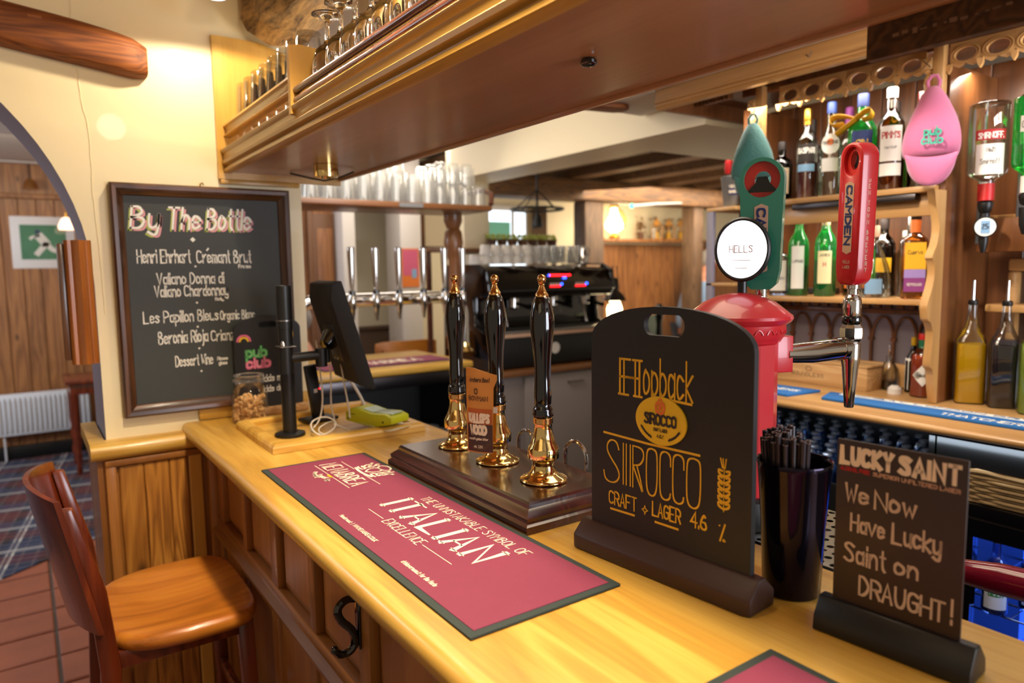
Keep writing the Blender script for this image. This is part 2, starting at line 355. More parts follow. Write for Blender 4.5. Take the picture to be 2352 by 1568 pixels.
# ------------------------------------------------------------------ geometry helpers
class G:
    def __init__(s): s.v = []; s.f = []; s.mi = []
    def add(s, vs, fs, mi=0):
        o = len(s.v); s.v += [tuple(p) for p in vs]; s.f += [tuple(i+o for i in f) for f in fs]; s.mi += [mi]*len(fs); return s
    def box(s, a, b, mi=0):
        x0, y0, z0 = a; x1, y1, z1 = b
        vs = [(x0,y0,z0),(x1,y0,z0),(x1,y1,z0),(x0,y1,z0),(x0,y0,z1),(x1,y0,z1),(x1,y1,z1),(x0,y1,z1)]
        return s.add(vs, [(0,3,2,1),(4,5,6,7),(0,1,5,4),(1,2,6,5),(2,3,7,6),(3,0,4,7)], mi)
    def obox(s, c, size, xdir, mi=0, zt=None):
        """box centred at c with x axis along xdir (2D)"""
        xd = Vector((xdir[0], xdir[1], 0)).normalized(); yd = Vector((-xd.y, xd.x, 0)); c = Vector(c); h = [q/2 for q in size]
        vs = [c+xd*(sx*h[0])+yd*(sy*h[1])+Vector((0, 0, sz*h[2])) for sz in (-1, 1) for sx, sy in ((-1,-1),(1,-1),(1,1),(-1,1))]
        return s.add(vs, [(0,3,2,1),(4,5,6,7),(0,1,5,4),(1,2,6,5),(2,3,7,6),(3,0,4,7)], mi)
    def lathe(s, prof, c=(0, 0, 0), seg=24, axis='Z', mi=0, cap0=True, cap1=True, sx=1, sy=1):
        """prof list of (r, h)"""
        o = len(s.v); n = len(prof)
        for r, h in prof:
            for k in range(seg):
                a = 2*PI*k/seg; x, y = r*math.cos(a)*sx, r*math.sin(a)*sy
                p = {'Z': (x, y, h), 'Y': (x, h, y), 'X': (h, x, y)}[axis]
                s.v.append((p[0]+c[0], p[1]+c[1], p[2]+c[2]))
        flip = axis == 'Y'
        for i in range(n-1):
            for k in range(seg):
                k2 = (k+1) % seg
                q = (o+i*seg+k, o+i*seg+k2, o+(i+1)*seg+k2, o+(i+1)*seg+k)
                s.f.append(q[::-1] if flip else q); s.mi.append(mi)
        if cap0 and prof[0][0] > 1e-6:
            q = tuple(o+k for k in range(seg))[::-1]; s.f.append(q[::-1] if flip else q); s.mi.append(mi)
        if cap1 and prof[-1][0] > 1e-6:
            q = tuple(o+(n-1)*seg+k for k in range(seg)); s.f.append(q[::-1] if flip else q); s.mi.append(mi)
        return s
    def tube(s, pts, r, seg=8, mi=0, caps=True, closed=False):
        pts = [Vector(p) for p in pts]; n = len(pts); o = len(s.v)
        rs = r if isinstance(r, (list, tuple)) else [r]*n
        up = Vector((0, 0, 1)); prevn = None
        for i, p in enumerate(pts):
            if closed: t = (pts[(i+1) % n]-pts[i-1])
            else: t = (pts[min(i+1, n-1)]-pts[max(i-1, 0)])
            t.normalize()
            if prevn is None:
                a = up if abs(t.dot(up)) < .95 else Vector((1, 0, 0)); nn = (a-t*a.dot(t)).normalized()
            else:
                nn = prevn-t*prevn.dot(t)
                nn = nn.normalized() if nn.length > 1e-6 else prevn
            prevn = nn; bb = t.cross(nn)
            for k in range(seg):
                a = 2*PI*k/seg; s.v.append(tuple(p+nn*(rs[i]*math.cos(a))+bb*(rs[i]*math.sin(a))))
        for i in range(n if closed else n-1):
            j = (i+1) % n
            for k in range(seg):
                k2 = (k+1) % seg; s.f.append((o+i*seg+k, o+i*seg+k2, o+j*seg+k2, o+j*seg+k)); s.mi.append(mi)
        if caps and not closed:
            s.f.append(tuple(o+k for k in range(seg))[::-1]); s.f.append(tuple(o+(n-1)*seg+k for k in range(seg))); s.mi += [mi, mi]
        return s
    def prism(s, poly, t0, t1, plane='YZ', mi=0, side=None, holes=None):
        """outline poly (2D, ccw) extruded along the remaining axis from t0 to t1"""
        def P(a, b, t): return {'YZ': (t, a, b), 'XZ': (a, t, b), 'XY': (a, b, t)}[plane]
        side = mi if side is None else side
        if holes:
            bm = bmesh.new(); loops = [poly]+holes; es = []
            for L in loops:
                vs = [bm.verts.new(P(a, b, t0)) for a, b in L]
                es += [bm.edges.new((vs[i], vs[(i+1) % len(vs)])) for i in range(len(vs))]
            bmesh.ops.triangle_fill(bm, use_beauty=True, use_dissolve=False, edges=es)
            bm.verts.index_update(); o = len(s.v); n = len(bm.verts)
            vv = [v.co.copy() for v in bm.verts]; ax = {'YZ': 0, 'XZ': 1, 'XY': 2}[plane]
            s.v += [tuple(v) for v in vv]
            for v in vv: w = list(v); w[ax] = t1; s.v.append(tuple(w))
            for f in bm.faces:
                q = [v.index for v in f.verts]
                s.f.append(tuple(o+i for i in q)); s.f.append(tuple(o+n+i for i in q[::-1])); s.mi += [mi, mi]
            k = 0
            for L in loops:
                for i in range(len(L)):
                    a, b = k+i, k+(i+1) % len(L); s.f.append((o+a, o+b, o+n+b, o+n+a)); s.mi.append(side)
                k += len(L)
            bm.free(); s.fix = True
            return s
        o = len(s.v); n = len(poly)
        s.v += [P(a, b, t0) for a, b in poly]+[P(a, b, t1) for a, b in poly]
        s.f.append(tuple(o+i for i in range(n))[::-1]); s.f.append(tuple(o+n+i for i in range(n))); s.mi += [mi, mi]
        for i in range(n):
            j = (i+1) % n; s.f.append((o+i, o+j, o+n+j, o+n+i)); s.mi.append(side)
        s.fix = True
        return s
    def sphere(s, c, r, seg=16, rings=10, mi=0, sc=(1, 1, 1)):
        prof = [(max(1e-4, r*math.sin(PI*i/rings)), -r*math.cos(PI*i/rings)) for i in range(rings+1)]
        o = len(s.v); s.lathe(prof, (0, 0, 0), seg, mi=mi, cap0=True, cap1=True)
        for i in range(o, len(s.v)):
            v = s.v[i]; s.v[i] = (v[0]*sc[0]+c[0], v[1]*sc[1]+c[1], v[2]*sc[2]+c[2])
        return s
    def xf(s, M4, start=0):
        for i in range(start, len(s.v)): s.v[i] = tuple(M4 @ Vector(s.v[i]))
        return s
    def build(s, name, mats, parent=None, loc=None, mat4=None, smooth=True, bevel=0, seg=2, kind=None, label=None, sub=0, angle=.6):
        me = bpy.data.meshes.new(name); me.from_pydata(s.v, [], s.f)
        mats = [mats] if isinstance(mats, str) else mats
        for m_ in mats: me.materials.append(M[m_])
        for p, i in zip(me.polygons, s.mi): p.material_index = i
        if getattr(s, 'fix', False):
            bm = bmesh.new(); bm.from_mesh(me); bmesh.ops.recalc_face_normals(bm, faces=bm.faces); bm.to_mesh(me); bm.free()
        if bevel:
            bm = bmesh.new(); bm.from_mesh(me)
            bmesh.ops.remove_doubles(bm, verts=bm.verts, dist=1e-6)
            es = [e for e in bm.edges if len(e.link_faces) == 2 and e.calc_face_angle(0) > .5]
            bmesh.ops.bevel(bm, geom=es, offset=bevel, segments=seg, profile=.5, affect='EDGES', clamp_overlap=True)
            bm.to_mesh(me); bm.free()
        if smooth:
            for p in me.polygons: p.use_smooth = True
            me.set_sharp_from_angle(angle=angle)
        me.update()
        o = bpy.data.objects.new(name, me); COL.objects.link(o)
        if sub:
            md = o.modifiers.new('smooth', 'SUBSURF'); md.levels = sub; md.render_levels = sub
        if mat4 is not None: o.matrix_local = mat4
        if loc is not None: o.location = loc
        if parent is not None: o.parent = parent
        if kind: o['kind'] = kind
        if label: o['label'] = label
        return o
def thing(name, label, cat, loc=(0, 0, 0), rotz=0, group=None):
    o = bpy.data.objects.new(name, None); COL.objects.link(o); o.empty_display_size = .05
    o.location = loc; o.rotation_euler = (0, 0, rotz); o['label'] = label; o['category'] = cat
    if group: o['group'] = group
    return o
def tag(o, label, cat, group=None):
    o['label'] = label; o['category'] = cat
    if group: o['group'] = group
    return o
def dup(root, loc, rotz=None, label=None, group=None, scale=None):
    def cp(o, par):
        c = o.copy(); COL.objects.link(c)
        if par is not None: c.parent = par
        for ch in list(kids.get(o, ())): cp(ch, c)
        return c
    kids = {}
    def walk(o):
        kids[o] = list(o.children)
        for c in o.children: walk(c)
    walk(root)
    r = cp(root, None); r.location = loc
    if rotz is not None: r.rotation_euler = (0, 0, rotz)
    if scale: r.scale = scale if isinstance(scale, tuple) else (scale,)*3
    if label: r['label'] = label
    if group: r['group'] = group
    return r
def frame4(o, x, y):
    """4x4 with local x along x, local y along y"""
    x = Vector(x).normalized(); y = Vector(y); y = (y-x*y.dot(x)).normalized(); z = x.cross(y)
    return Matrix(((x.x, y.x, z.x, o[0]), (x.y, y.y, z.y, o[1]), (x.z, y.z, z.z, o[2]), (0, 0, 0, 1)))

ORD = ['first', 'second', 'third', 'fourth', 'fifth', 'sixth', 'seventh', 'eighth', 'ninth', 'tenth', 'eleventh', 'twelfth', 'thirteenth', 'fourteenth', 'fifteenth', 'sixteenth', 'seventeenth', 'eighteenth']
# ------------------------------------------------------------------ stroke lettering
GL = {
'A':"022842 1434",'B':"0208 c0828373605 c0535443202",'C':"c472807032243",'D':"0208 c082846442202",'E':"48080242 0535",'F':"480802 0535",
'G':"c472807032243 434525",'H':"0208 4248 0545",'I':"0208",'J':"c3834230 203".replace(' ',''),'K':"0208 480542",'L':"080242",'M':"0208254842",'N':"02084248",
'O':"c28070322434728",'P':"0208 c082847452504",'Q':"c28070322434728 2442",'R':"0208 c082847452505 2542",'S':"c4728071635432203",'T':"2228 0848",
'U':"c080412324448",'V':"082248",'W':"0812263248",'X':"0248 0842",'Y':"082548 2522",'Z':"08480242",
'a':"c351605031233 3632",'b':"0802 c051635331203",'c':"c3516050312 33".replace(' ',''),'d':"3832 c351605031233",'e':"0434 c34351605031233",'f':"c38281712 0626",
'g':"c351605031233 c36312001",'h':"0802 c0416263532",'i':"0206 0708",'j':"c161100 1718",'k':"0802 360432",'l':"0802",
'm':"0602 c05162522 c25364542",'n':"0602 c0416263532",'o':"c16050312333516",'p':"0600 c051635331203",'q':"3600 c351605031233",'r':"0602 c04152636",
's':"c35160524331203",'t':"c181322 0626",'u':"c0603123336 3632",'v':"062246",'w':"0612253246",'x':"0236 0632",'y':"c0603123336 c36312001",'z':"06360232",
'0':"c18070312333718",'1':"071812",'2':"c0718370402 0232".replace(' 0232','')+" 0232",'3':"c0838253432 02".replace(' ',''),'4':"32380444",'5':"3808053533 02".replace(' ',''),
'6':"c372805032243352505",'7':"083812",'8':"c18070536331203053718",'9':"c36250718373302",
'.':"0203",',':"1302",'!':"0408 0203",'-':"0535",'/':"0048",'%':"0248 0708 4243",'|':"0108","'":"0708",'&':"c4207183704022244",'*':"1535 2426 1436 1634",' ':""}
def chaikin(p, it=2):
    for _ in range(it):
        q = [p[0]]
        for a, b in zip(p, p[1:]):
            q += [(a[0]*.75+b[0]*.25, a[1]*.75+b[1]*.25), (a[0]*.25+b[0]*.75, a[1]*.25+b[1]*.75)]
        p = q+[p[-1]]
    return p
def strokes(text, h, sx=1.0, gap=1.25, curve=2):
    """-> list of polylines (baseline y=0, cap height h), total width"""
    u = h/6; x = 0; out = []
    for ch in text:
        g = GL.get(ch)
        if ch == ' ': x += 2.6*u*sx; continue
        if g is None: continue
        w = 0
        for st in g.split():
            cv = st[0] == 'c'; st = st[1:] if cv else st
            p = [(int(st[i]), int(st[i+1])-2) for i in range(0, len(st)-1, 2)]
            w = max(w, max(a for a, _ in p))
            if cv: p = chaikin(p, curve)
            out.append([(x+a*u*sx, b*u) for a, b in p])
        x += (w+gap)*u*sx
    return out, x-gap*u*sx
def ribbon(g, pl, wv, wh=None, mi=0, zoff=0.0, mp=None, serif=0, ext=0.0):
    """flat stroke; wv = width of vertical strokes, wh = of horizontal ones"""
    wh = wv if wh is None else wh
    mp = mp or (lambda x, y: (x, y, zoff))
    n = len(pl); P = [Vector((a, b)) for a, b in pl]
    if n < 2: return
    L = []; Rr = []
    closed = (P[0]-P[-1]).length < 1e-6
    for i in range(n):
        a = P[i-1] if i else (P[-2] if closed else P[0]); c = P[i+1] if i < n-1 else (P[1] if closed else P[-1])
        d1 = (P[i]-a); d2 = (c-P[i])
        d1 = d1.normalized() if d1.length > 1e-9 else d2.normalized(); d2 = d2.normalized() if d2.length > 1e-9 else d1
        t = d1+d2
        t = t.normalized() if t.length > .2 else d1
        nn = Vector((-t.y, t.x)); k = min(1.8, 1/max(.4, nn.dot(Vector((-d1.y, d1.x)))))
        w = (wv*abs(t.y)+wh*abs(t.x))*.5*k
        p = P[i]
        if ext and not closed:
            if i == 0: p = p-d2*ext
            if i == n-1: p = p+d1*ext
        L.append(p+nn*w); Rr.append(p-nn*w)
    o = len(g.v); g.v += [mp(p.x, p.y) for p in L]+[mp(p.x, p.y) for p in Rr]
    for i in range(n-1): g.f.append((o+i, o+n+i, o+n+i+1, o+i+1)); g.mi.append(mi)
    if serif and not closed:
        for p, q in ((P[0], P[1]), (P[-1], P[-2])):
            d = (p-q)
            if d.length > 1e-6 and abs(d.y) > .6*d.length:
                y0 = p.y; ww = serif; hh = wh*.6
                s0 = -1 if p.y > q.y else 1
                o = len(g.v); g.v += [mp(p.x-ww, y0), mp(p.x+ww, y0), mp(p.x+ww*.9, y0+s0*hh), mp(p.x-ww*.9, y0+s0*hh)]
                g.f.append((o, o+1, o+2, o+3)); g.mi.append(mi)
def text_on(name, text, h, mat, parent, mat4, w=None, wv=.01, wh=None, sx=1.0, align='L', serif=0, slant=0, jitter=0, mp=None, ext=None, label=None, gap=1.25, arch=0):
    """text as painted strokes in the plane of mat4 (x right, y up); w = wanted total width"""
    st, tw = strokes(text, h, sx, gap)
    k = (w/tw) if (w and tw > 1e-6) else 1.0
    if w: tw = w
    x0 = {'L': 0, 'C': -tw/2, 'R': -tw}[align]
    g = G(); rnd = random.Random(len(text)*7+int(h*1e5))
    for pl in st:
        jx, jy = rnd.uniform(-jitter, jitter)*h, rnd.uniform(-jitter, jitter)*h
        q = [(x0+a*k+slant*b+jx, b+jy+(arch*((x0+a*k)**2) if arch else 0)) for a, b in pl]
        ribbon(g, q, wv, wh, mp=mp, serif=serif, ext=(wv*.4 if ext is None else ext))
    return g.build(name, mat, SURF.get(parent, parent), mat4=mat4, smooth=False, label=label)
SURF = {}
def line_on(name, pts, wv, mat, parent, mat4, label=None):
    for pl in pts:
        g = G(); ribbon(g, pl, wv); o = g.build(name, mat, SURF.get(parent, parent), mat4=mat4, smooth=False, label=label)
    return o
def cylmap(r, a0, z0=0):
    """wrap a 2D layout round a vertical cylinder, x=0 facing angle a0"""
    return lambda x, y: (r*math.cos(a0+x/r), r*math.sin(a0+x/r), z0+y)
def patch(g, r, a0, half, z0, z1, n=8, mi=0, sx=1, sy=1):
    """curved label patch"""
    o = len(g.v)
    for z in (z0, z1):
        for i in range(n+1):
            a = a0-half+2*half*i/n; g.v.append((r*math.cos(a)*sx, r*math.sin(a)*sy, z))
    for i in range(n): g.f.append((o+i, o+i+1, o+n+2+i, o+n+1+i)); g.mi.append(mi)
    return g

# ================================================================== SETTING
S = dict(kind='structure')
g = G(); g.box((-3, -2.2, -.12), (7.5, 9, -.012)); floor = g.build('floor', 'grout', **S, smooth=False)
tile_me = {}
def tile_mesh(k):
    g = G(); w, d = .287, .231
    rnd = random.Random(k); c = [rnd.uniform(-.0015, .0015) for _ in range(4)]
    vs = [(-w/2, -d/2, -.012), (w/2, -d/2, -.012), (w/2, d/2, -.012), (-w/2, d/2, -.012)]
    e = .006
    up = [(-w/2+e*0, -d/2, -.004), (w/2, -d/2, -.004), (w/2, d/2, -.004), (-w/2, d/2, -.004)]
    tp = [(-w/2+e, -d/2+e, c[0]), (w/2-e, -d/2+e, c[1]), (w/2-e, d/2-e, c[2]), (-w/2+e, d/2-e, c[3])]
    g.add(vs+up+tp, [(0,1,5,4),(1,2,6,5),(2,3,7,6),(3,0,4,7),(4,5,9,8),(5,6,10,9),(6,7,11,10),(7,4,8,11),(8,9,10,11)])
    return g
tproto = [tile_mesh(k).build('tile', 'terracotta', floor, smooth=False) for k in range(3)]
first = {0, 1, 2}; n = 0
for i in range(-4, 3):
    for j in range(16):
        x = .02+.15+.30*i; y = .95+.245*j
        if x > .30 and y < 2.6: continue
        # the slanting edge of the carpet
        if y > 4.28+.8*(x+.19)+.15: continue
        if n in first: o = tproto[n]
        else: o = tproto[n % 3].copy(); COL.objects.link(o)
        o.location = (x, y, random.uniform(-.001, .001)); n += 1
g = G(); g.prism([(-3, 2.05), (7.4, 10.35), (7.4, 8.9), (-3, 8.9)][0:0] or [(-2.9, 2.12), (.8, 5.07), (1.8, 5.87), (1.8, 8.9), (-2.9, 8.9)], .002, .008, 'XY')
g.build('carpet', 'tartan_carpet', smooth=False, kind='structure')

# wall with the arch
ax0, az0, ar = -.56, 1.50, .73
pts = [(.77, 0), (.77, 2.45), (-2.6, 2.45), (-2.6, 0), (ax0-ar, 0)]
pts += [(ax0-ar*math.cos(PI*i/40), az0+ar*math.sin(PI*i/40)) for i in range(41)]+[(ax0+ar, 0)]
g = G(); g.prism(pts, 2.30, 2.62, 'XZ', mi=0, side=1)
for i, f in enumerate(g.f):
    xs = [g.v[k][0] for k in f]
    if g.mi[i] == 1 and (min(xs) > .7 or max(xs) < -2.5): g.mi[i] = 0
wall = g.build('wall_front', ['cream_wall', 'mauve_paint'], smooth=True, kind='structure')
# plaster crack running down from the timber
g = G()
cr = [(.163, 2.30), (.160, 2.20)]; cr2 = [(.166, 2.09), (.170, 2.0), (.182, 1.95), (.184, 1.85), (.181, 1.75), (.187, 1.6), (.19, 1.42)]
rnd = random.Random(3)
for c_ in (cr, cr2):
    q = chaikin(c_, 2); q = [(a+rnd.uniform(-.0012, .0012), b) for a, b in q]
    g.tube([(a, 2.2995, b) for a, b in q], .0014, 5)
g.build('trim_1', 'cream_wall', smooth=True, kind='structure')
g = G(); g.box((-3, -2.2, 2.45), (7.5, 9, 2.55)); g.build('ceiling', 'ceiling_white', smooth=False, kind='structure')
g = G(); g.box((-2.6, .2, 2.42), (.80, 2.30, 2.45)); g.build('ceiling_panel', 'ceiling_brown', smooth=False, kind='structure')
g = G(); g.box((.98, -1.0, 2.19), (2.005, 2.27, 2.44)); g.box((2.005, 1.93, 2.19), (2.29, 2.27, 2.44)); g.build('trim_2', 'ceiling_white', smooth=False, kind='structure')
g = G(); g.box((2.31, 2.51, 2.10), (2.60, 3.98, 2.449)); g.box((2.31, 1.93, 2.10), (4.6, 2.51, 2.449)); g.build('trim_3', 'cream_paint', smooth=False, kind='structure')
# column at far end of the downstand
g = G(); g.box((2.40, 3.98, 0), (2.60, 4.20, 2.449)); g.build('trim_4', 'cream_paint', bevel=.006, kind='structure')
# walls of the dining room beyond
far_wall = G().box((-3, 7.1, 0), (1.9, 7.2, 2.45)).build('wall_far_left', 'room_plank', smooth=False, kind='structure')
pm = G().box((0, -.012, 0), (.118, .0, 2.05)).build('plank', 'room_plank', far_wall, bevel=.003, seg=1)
first = True
for i in range(-9, 10):
    o = pm if first else pm.copy()
    if not first: COL.objects.link(o)
    first = False
    o.location = (i*.125-.35, 7.099, .12)
G().box((-1.6, 7.05, 2.16), (.9, 7.099, 2.20)).build('trim_5', 'room_plank', bevel=.006, kind='structure')
G().box((-1.6, 6.99, 2.50-.06), (1.2, 7.099, 2.449)).build('trim_6', 'ceiling_white', bevel=.01, kind='structure')
G().box((-1.6, 7.06, 0), (.9, 7.098, .12)).build('baseboard_far_left', 'black_satin', bevel=.004, kind='structure')
G().box((-2.6, 2.62, 0), (-2.5, 7.1, 2.45)).build('wall_left', 'room_plank', smooth=False, kind='structure')

# ---------------------------------------------------------------- dado under the blackboard wall
dado = G().box((.155, 2.262, 0), (.43, 2.299, 1.03)).build('wall_dado', 'bar_panel', smooth=False, kind='structure')
for i, (x0, x1) in enumerate([(.192, .255), (.257, .322), (.324, .372)]):
    G().box((x0, 2.252, .12), (x1, 2.2615, .985)).build('plank', 'knotty_plank', dado, bevel=.003, seg=1)
G().box((.376, 2.247, .10), (.412, 2.2615, .995)).build('plank', 'yellow_pine_z', dado, bevel=.003, seg=1)
G().box((.158, 2.246, .10), (.186, 2.2615, 1.0)).build('stile', 'bar_panel', dado, bevel=.005)
G().box((.158, 2.242, .987), (.412, 2.2615, 1.006)).build('rail', 'bar_panel', dado, bevel=.004)
G().box((.140, 2.262, .0), (.154, 2.61, 1.017)).build('trim_7', 'bar_panel', smooth=False, kind='structure')
g = G(); prof = [(2.305, 1.018), (2.262, 1.018), (2.252, 1.008), (2.243, 1.010), (2.232, 1.022), (2.228, 1.036), (2.234, 1.050), (2.246, 1.056), (2.305, 1.056)]
g.prism([(y, z) for y, z in prof], .125, .418, 'YZ'); g.box((.125, 2.305, 1.02), (.165, 2.62, 1.056)); g.build('trim_8', 'honey_oak_x', kind='structure', angle=.9)
# pine strip under the board behind the counter end
G().box((.42, 2.286, 1.081), (.76, 2.2995, 1.135)).build('trim_9', 'honey_oak_x', bevel=.003, kind='structure')

# ================================================================== BAR COUNTER
ctr = thing('bar_counter', 'long honey-coloured oak bar counter with panelled front running toward the blackboard wall', 'bar counter', (.66, 1.0, 0))
def inl(g): return g.xf(Matrix.Translation((-.66, -1.0, 0)))
# top with rounded nosing, shallow joint between front board and the rest
g = G(); prof = [(.95, 1.036), (.385, 1.036), (.374, 1.042), (.369, 1.052), (.369, 1.064), (.374, 1.074), (.384, 1.0797), (.95, 1.0797)]
o = len(g.v)
for y in (-.9, 2.288):
    for x, z in prof: g.v.append((x, y, z))
n = len(prof)
for i in range(n): g.f.append((o+i, o+(i+1) % n, o+n+(i+1) % n, o+n+i)); g.mi.append(0)
g.f += [tuple(range(o, o+n)), tuple(range(o+n, o+2*n))[::-1]]; g.mi += [0, 0]; g.fix = True
inl(g).build('countertop', 'honey_oak', ctr, angle=.9)
inl(G().box((.462, -.9, 0), (.50, 2.25, 1.036))).build('front_board', 'bar_panel', ctr, smooth=False)
inl(G().box((.90, -.9, 0), (.92, 2.25, 1.036))).build('back_board', 'black_satin', ctr, smooth=False)
inl(G().box((.425, 2.215, 0), (.462, 2.262, 1.036))).build('corner_post', 'bar_panel', ctr, bevel=.003)
inl(G().box((.442, -.9, .992), (.462, 2.215, 1.036))).build('top_rail', 'bar_panel_y', ctr, bevel=.002)
inl(G().box((.442, -.9, .755), (.462, 2.215, .795))).build('bottom_rail', 'bar_panel_y', ctr, bevel=.002)
g = G(); g.prism([(.462, .735), (.440, .735), (.432, .742), (.424, .752), (.424, .760), (.440, .768), (.444, .778), (.462, .778)], -.9, 2.215, 'XZ'); inl(g).build('ledge_moulding', 'bar_panel_y', ctr)
inl(G().box((.446, -.9, .05), (.462, 2.215, .735))).build('lower_panel', 'bar_panel', ctr, smooth=False)
inl(G().box((.43, -.9, 0), (.462, 2.215, .10))).build('plinth', 'bar_panel_y', ctr, bevel=.004)
ys = [2.215-.0]; stile = None; y = 2.19; k = 0
while y > -.8:
    w = .05 if k % 2 == 0 else .034
    if stile is None or True:
        inl(G().box((.442, y-w, .795), (.462, y, .992))).build('stile', 'bar_panel', ctr, bevel=.002)
        inl(G().box((.445, y-w, .10), (.446, y, .735)).box((.438, y-w, .10), (.446, y, .735))).build('stile', 'bar_panel', ctr, bevel=.002)
    yn = y-w-.225
    # recessed field with a bevelled bead at its edges
    g = G(); a, b = yn, y-w
    g.add([(.4615, a, .795), (.4615, b, .795), (.4615, b, .992), (.4615, a, .992), (.455, a+.022, .817), (.455, b-.022, .817), (.455, b-.022, .970), (.455, a+.022, .970)],
          [(4, 5, 1, 0), (5, 6, 2, 1), (6, 7, 3, 2), (7, 4, 0, 3), (7, 6, 5, 4)]); g.fix = True
    inl(g).build('panel', 'bar_panel', ctr, smooth=False)
    y = yn; k += 1
# coat hooks under the counter edge
def hook(y):
    t = thing('coat_hook', 'black cast iron coat hook screwed to the panelled bar front below the red bar runner', 'hook', (.442, y, .93))
    hp_ = [Vector(p) for p in [(0, .0, .034), (-.022, .0, .040), (-.040, .0, .026), (-.034, -.002, .004), (-.016, -.004, -.014), (-.008, -.004, -.036), (-.016, -.004, -.054), (-.036, -.002, -.058), (-.048, -.002, -.044)]]
    for _ in range(2):
        q_ = [hp_[0]]
        for a_, b_ in zip(hp_, hp_[1:]): q_ += [a_*.75+b_*.25, a_*.25+b_*.75]
        hp_ = q_+[hp_[-1]]
    g = G(); g.tube(hp_, [.0062+.0014*math.sin(PI*i/len(hp_)) for i in range(len(hp_))], 10)
    g.sphere((-.046, -.002, -.043), .0065, 8, 6); g.build('arm', 'black_gloss', t)
    G().box((-.005, -.011, -.055), (0, .007, .040)).build('backplate', 'black_gloss', t, bevel=.003)
    return t
hook(1.115)

# ================================================================== GANTRY OVER THE BAR
gan = thing('overhead_glass_gantry', 'pine shelf unit hanging over the bar with moulded front edge and brown underside', 'shelf unit', (.7, 1.0, 1.83))
def ing(g): return g.xf(Matrix.Translation((-.7, -1.0, -1.83)))
ing(G().box((.545, -.9, 1.835), (.892, 2.295, 1.862))).build('underside_board', 'soffit_board', gan, smooth=False)
prof = [(.552, 1.832), (.534, 1.832), (.529, 1.838), (.531, 1.846), (.538, 1.849), (.538, 1.853), (.526, 1.858), (.524, 1.866), (.530, 1.871), (.530, 1.888), (.524, 1.892), (.522, 1.899), (.528, 1.904), (.552, 1.904)]
g = G(); g.prism(prof, -.9, 2.280, 'XZ'); ing(g).build('front_fascia', 'yellow_pine', gan, angle=.9)
prof = [(.556, 1.938), (.540, 1.938), (.534, 1.942), (.540, 1.948), (.540, 1.966), (.534, 1.970), (.538, 1.978), (.556, 1.978)]
g = G(); g.prism(prof, 1.615, 2.280, 'XZ'); ing(g).build('upper_rail', 'yellow_pine', gan, angle=.9)
ing(G().box((.556, 1.615, 1.950), (.87, 2.282, 1.966))).build('upper_shelf', 'yellow_pine', gan, smooth=False)
for z, r in ((1.912, .0085), (1.934, .0085)):
    g = G(); g.lathe([(r, -.9), (r, 1.602)], (.536, 0, z), 14, 'Y'); ing(g).build('rail', 'rail_brown', gan)
ing(G().box((.56, -.9, 1.908), (.866, 1.595, 1.918))).build('rack_shelf', 'yellow_pine', gan, smooth=False)
# quarter-round end panel against the wall
pan = [(.515, 1.815), (.90, 1.815), (.90, 2.0)]+[(.60+.30*math.cos(a), 2.0+.235*math.sin(a)) for a in [PI/2*i/14 for i in range(15)]]+[(.515, 2.235)]
g = G(); g.prism(pan, 2.281, 2.2985, 'XZ'); ing(g).build('end_panel', 'yellow_pine_z', gan, angle=.9)
pan = [(.522, 1.882), (.75, 1.882), (.75, 1.96), (.68, 1.99), (.62, 2.03), (.545, 2.035), (.522, 2.03)]
g = G(); g.prism(pan, 1.600, 1.616, 'XZ'); ing(g).build('divider', 'yellow_pine_z', gan)
ing(G().box((.893, -.9, 1.828), (.905, 2.281, 1.90))).build('back_fascia', 'soffit_board', gan, bevel=.002)
ing(G().box((.906, -.9, 1.787), (.920, .50, 1.90))).build('apron', 'dark_beam', gan, smooth=False, label='darker board with pale tape residue')
g = G(); rnd = random.Random(5)
for k in range(12): g.box((.9053, .46-.011*k, 1.806+rnd.uniform(0, .003)), (.9058, .46-.011*k+rnd.uniform(.003, .009), 1.809+rnd.uniform(0, .004)))
ing(g).build('tape_residue', 'tape_grey', gan, smooth=False)
ing(G().box((.52, 2.2815, 1.80), (.76, 2.299, 1.8145))).build('wall_plate', 'yellow_pine', gan, bevel=.002)
# brass downlight and dark knob under the gantry
dl = thing('brass_downlight', 'round brass downlight fixed under the gantry near the blackboard', 'light', (.742, 1.99, 1.834))
g = G(); g.lathe([(.034, 0), (.034, -.020), (.033, -.034), (.028, -.034), (.026, -.028)], seg=28, cap1=False); g.build('housing', 'brass', dl)
g = G(); g.lathe([(.0265, -.028), (.001, -.024)], seg=24, cap0=False, cap1=False); g.build('lamp_glass', 'ice_glass', dl)
dl2 = thing('screw_knob', 'small black knob fixed to the brown underside of the gantry', 'knob', (.706, .807, 1.8345))
g = G(); g.lathe([(.010, 0), (.0125, -.003), (.0125, -.007), (.009, -.010), (.003, -.011)], seg=20); g.build('knob', 'black_gloss', dl2)
cb = G(); cb.tube([(.70, 2.18, 1.8305), (.77, 2.20, 1.822), (.80, 2.16, 1.812), (.83, 2.10, 1.818), (.85, 2.05, 1.829)], .0028, 6)
tag(cb.build('cable', 'black_satin'), 'thin black cable sagging under the far end of the gantry', 'cable')

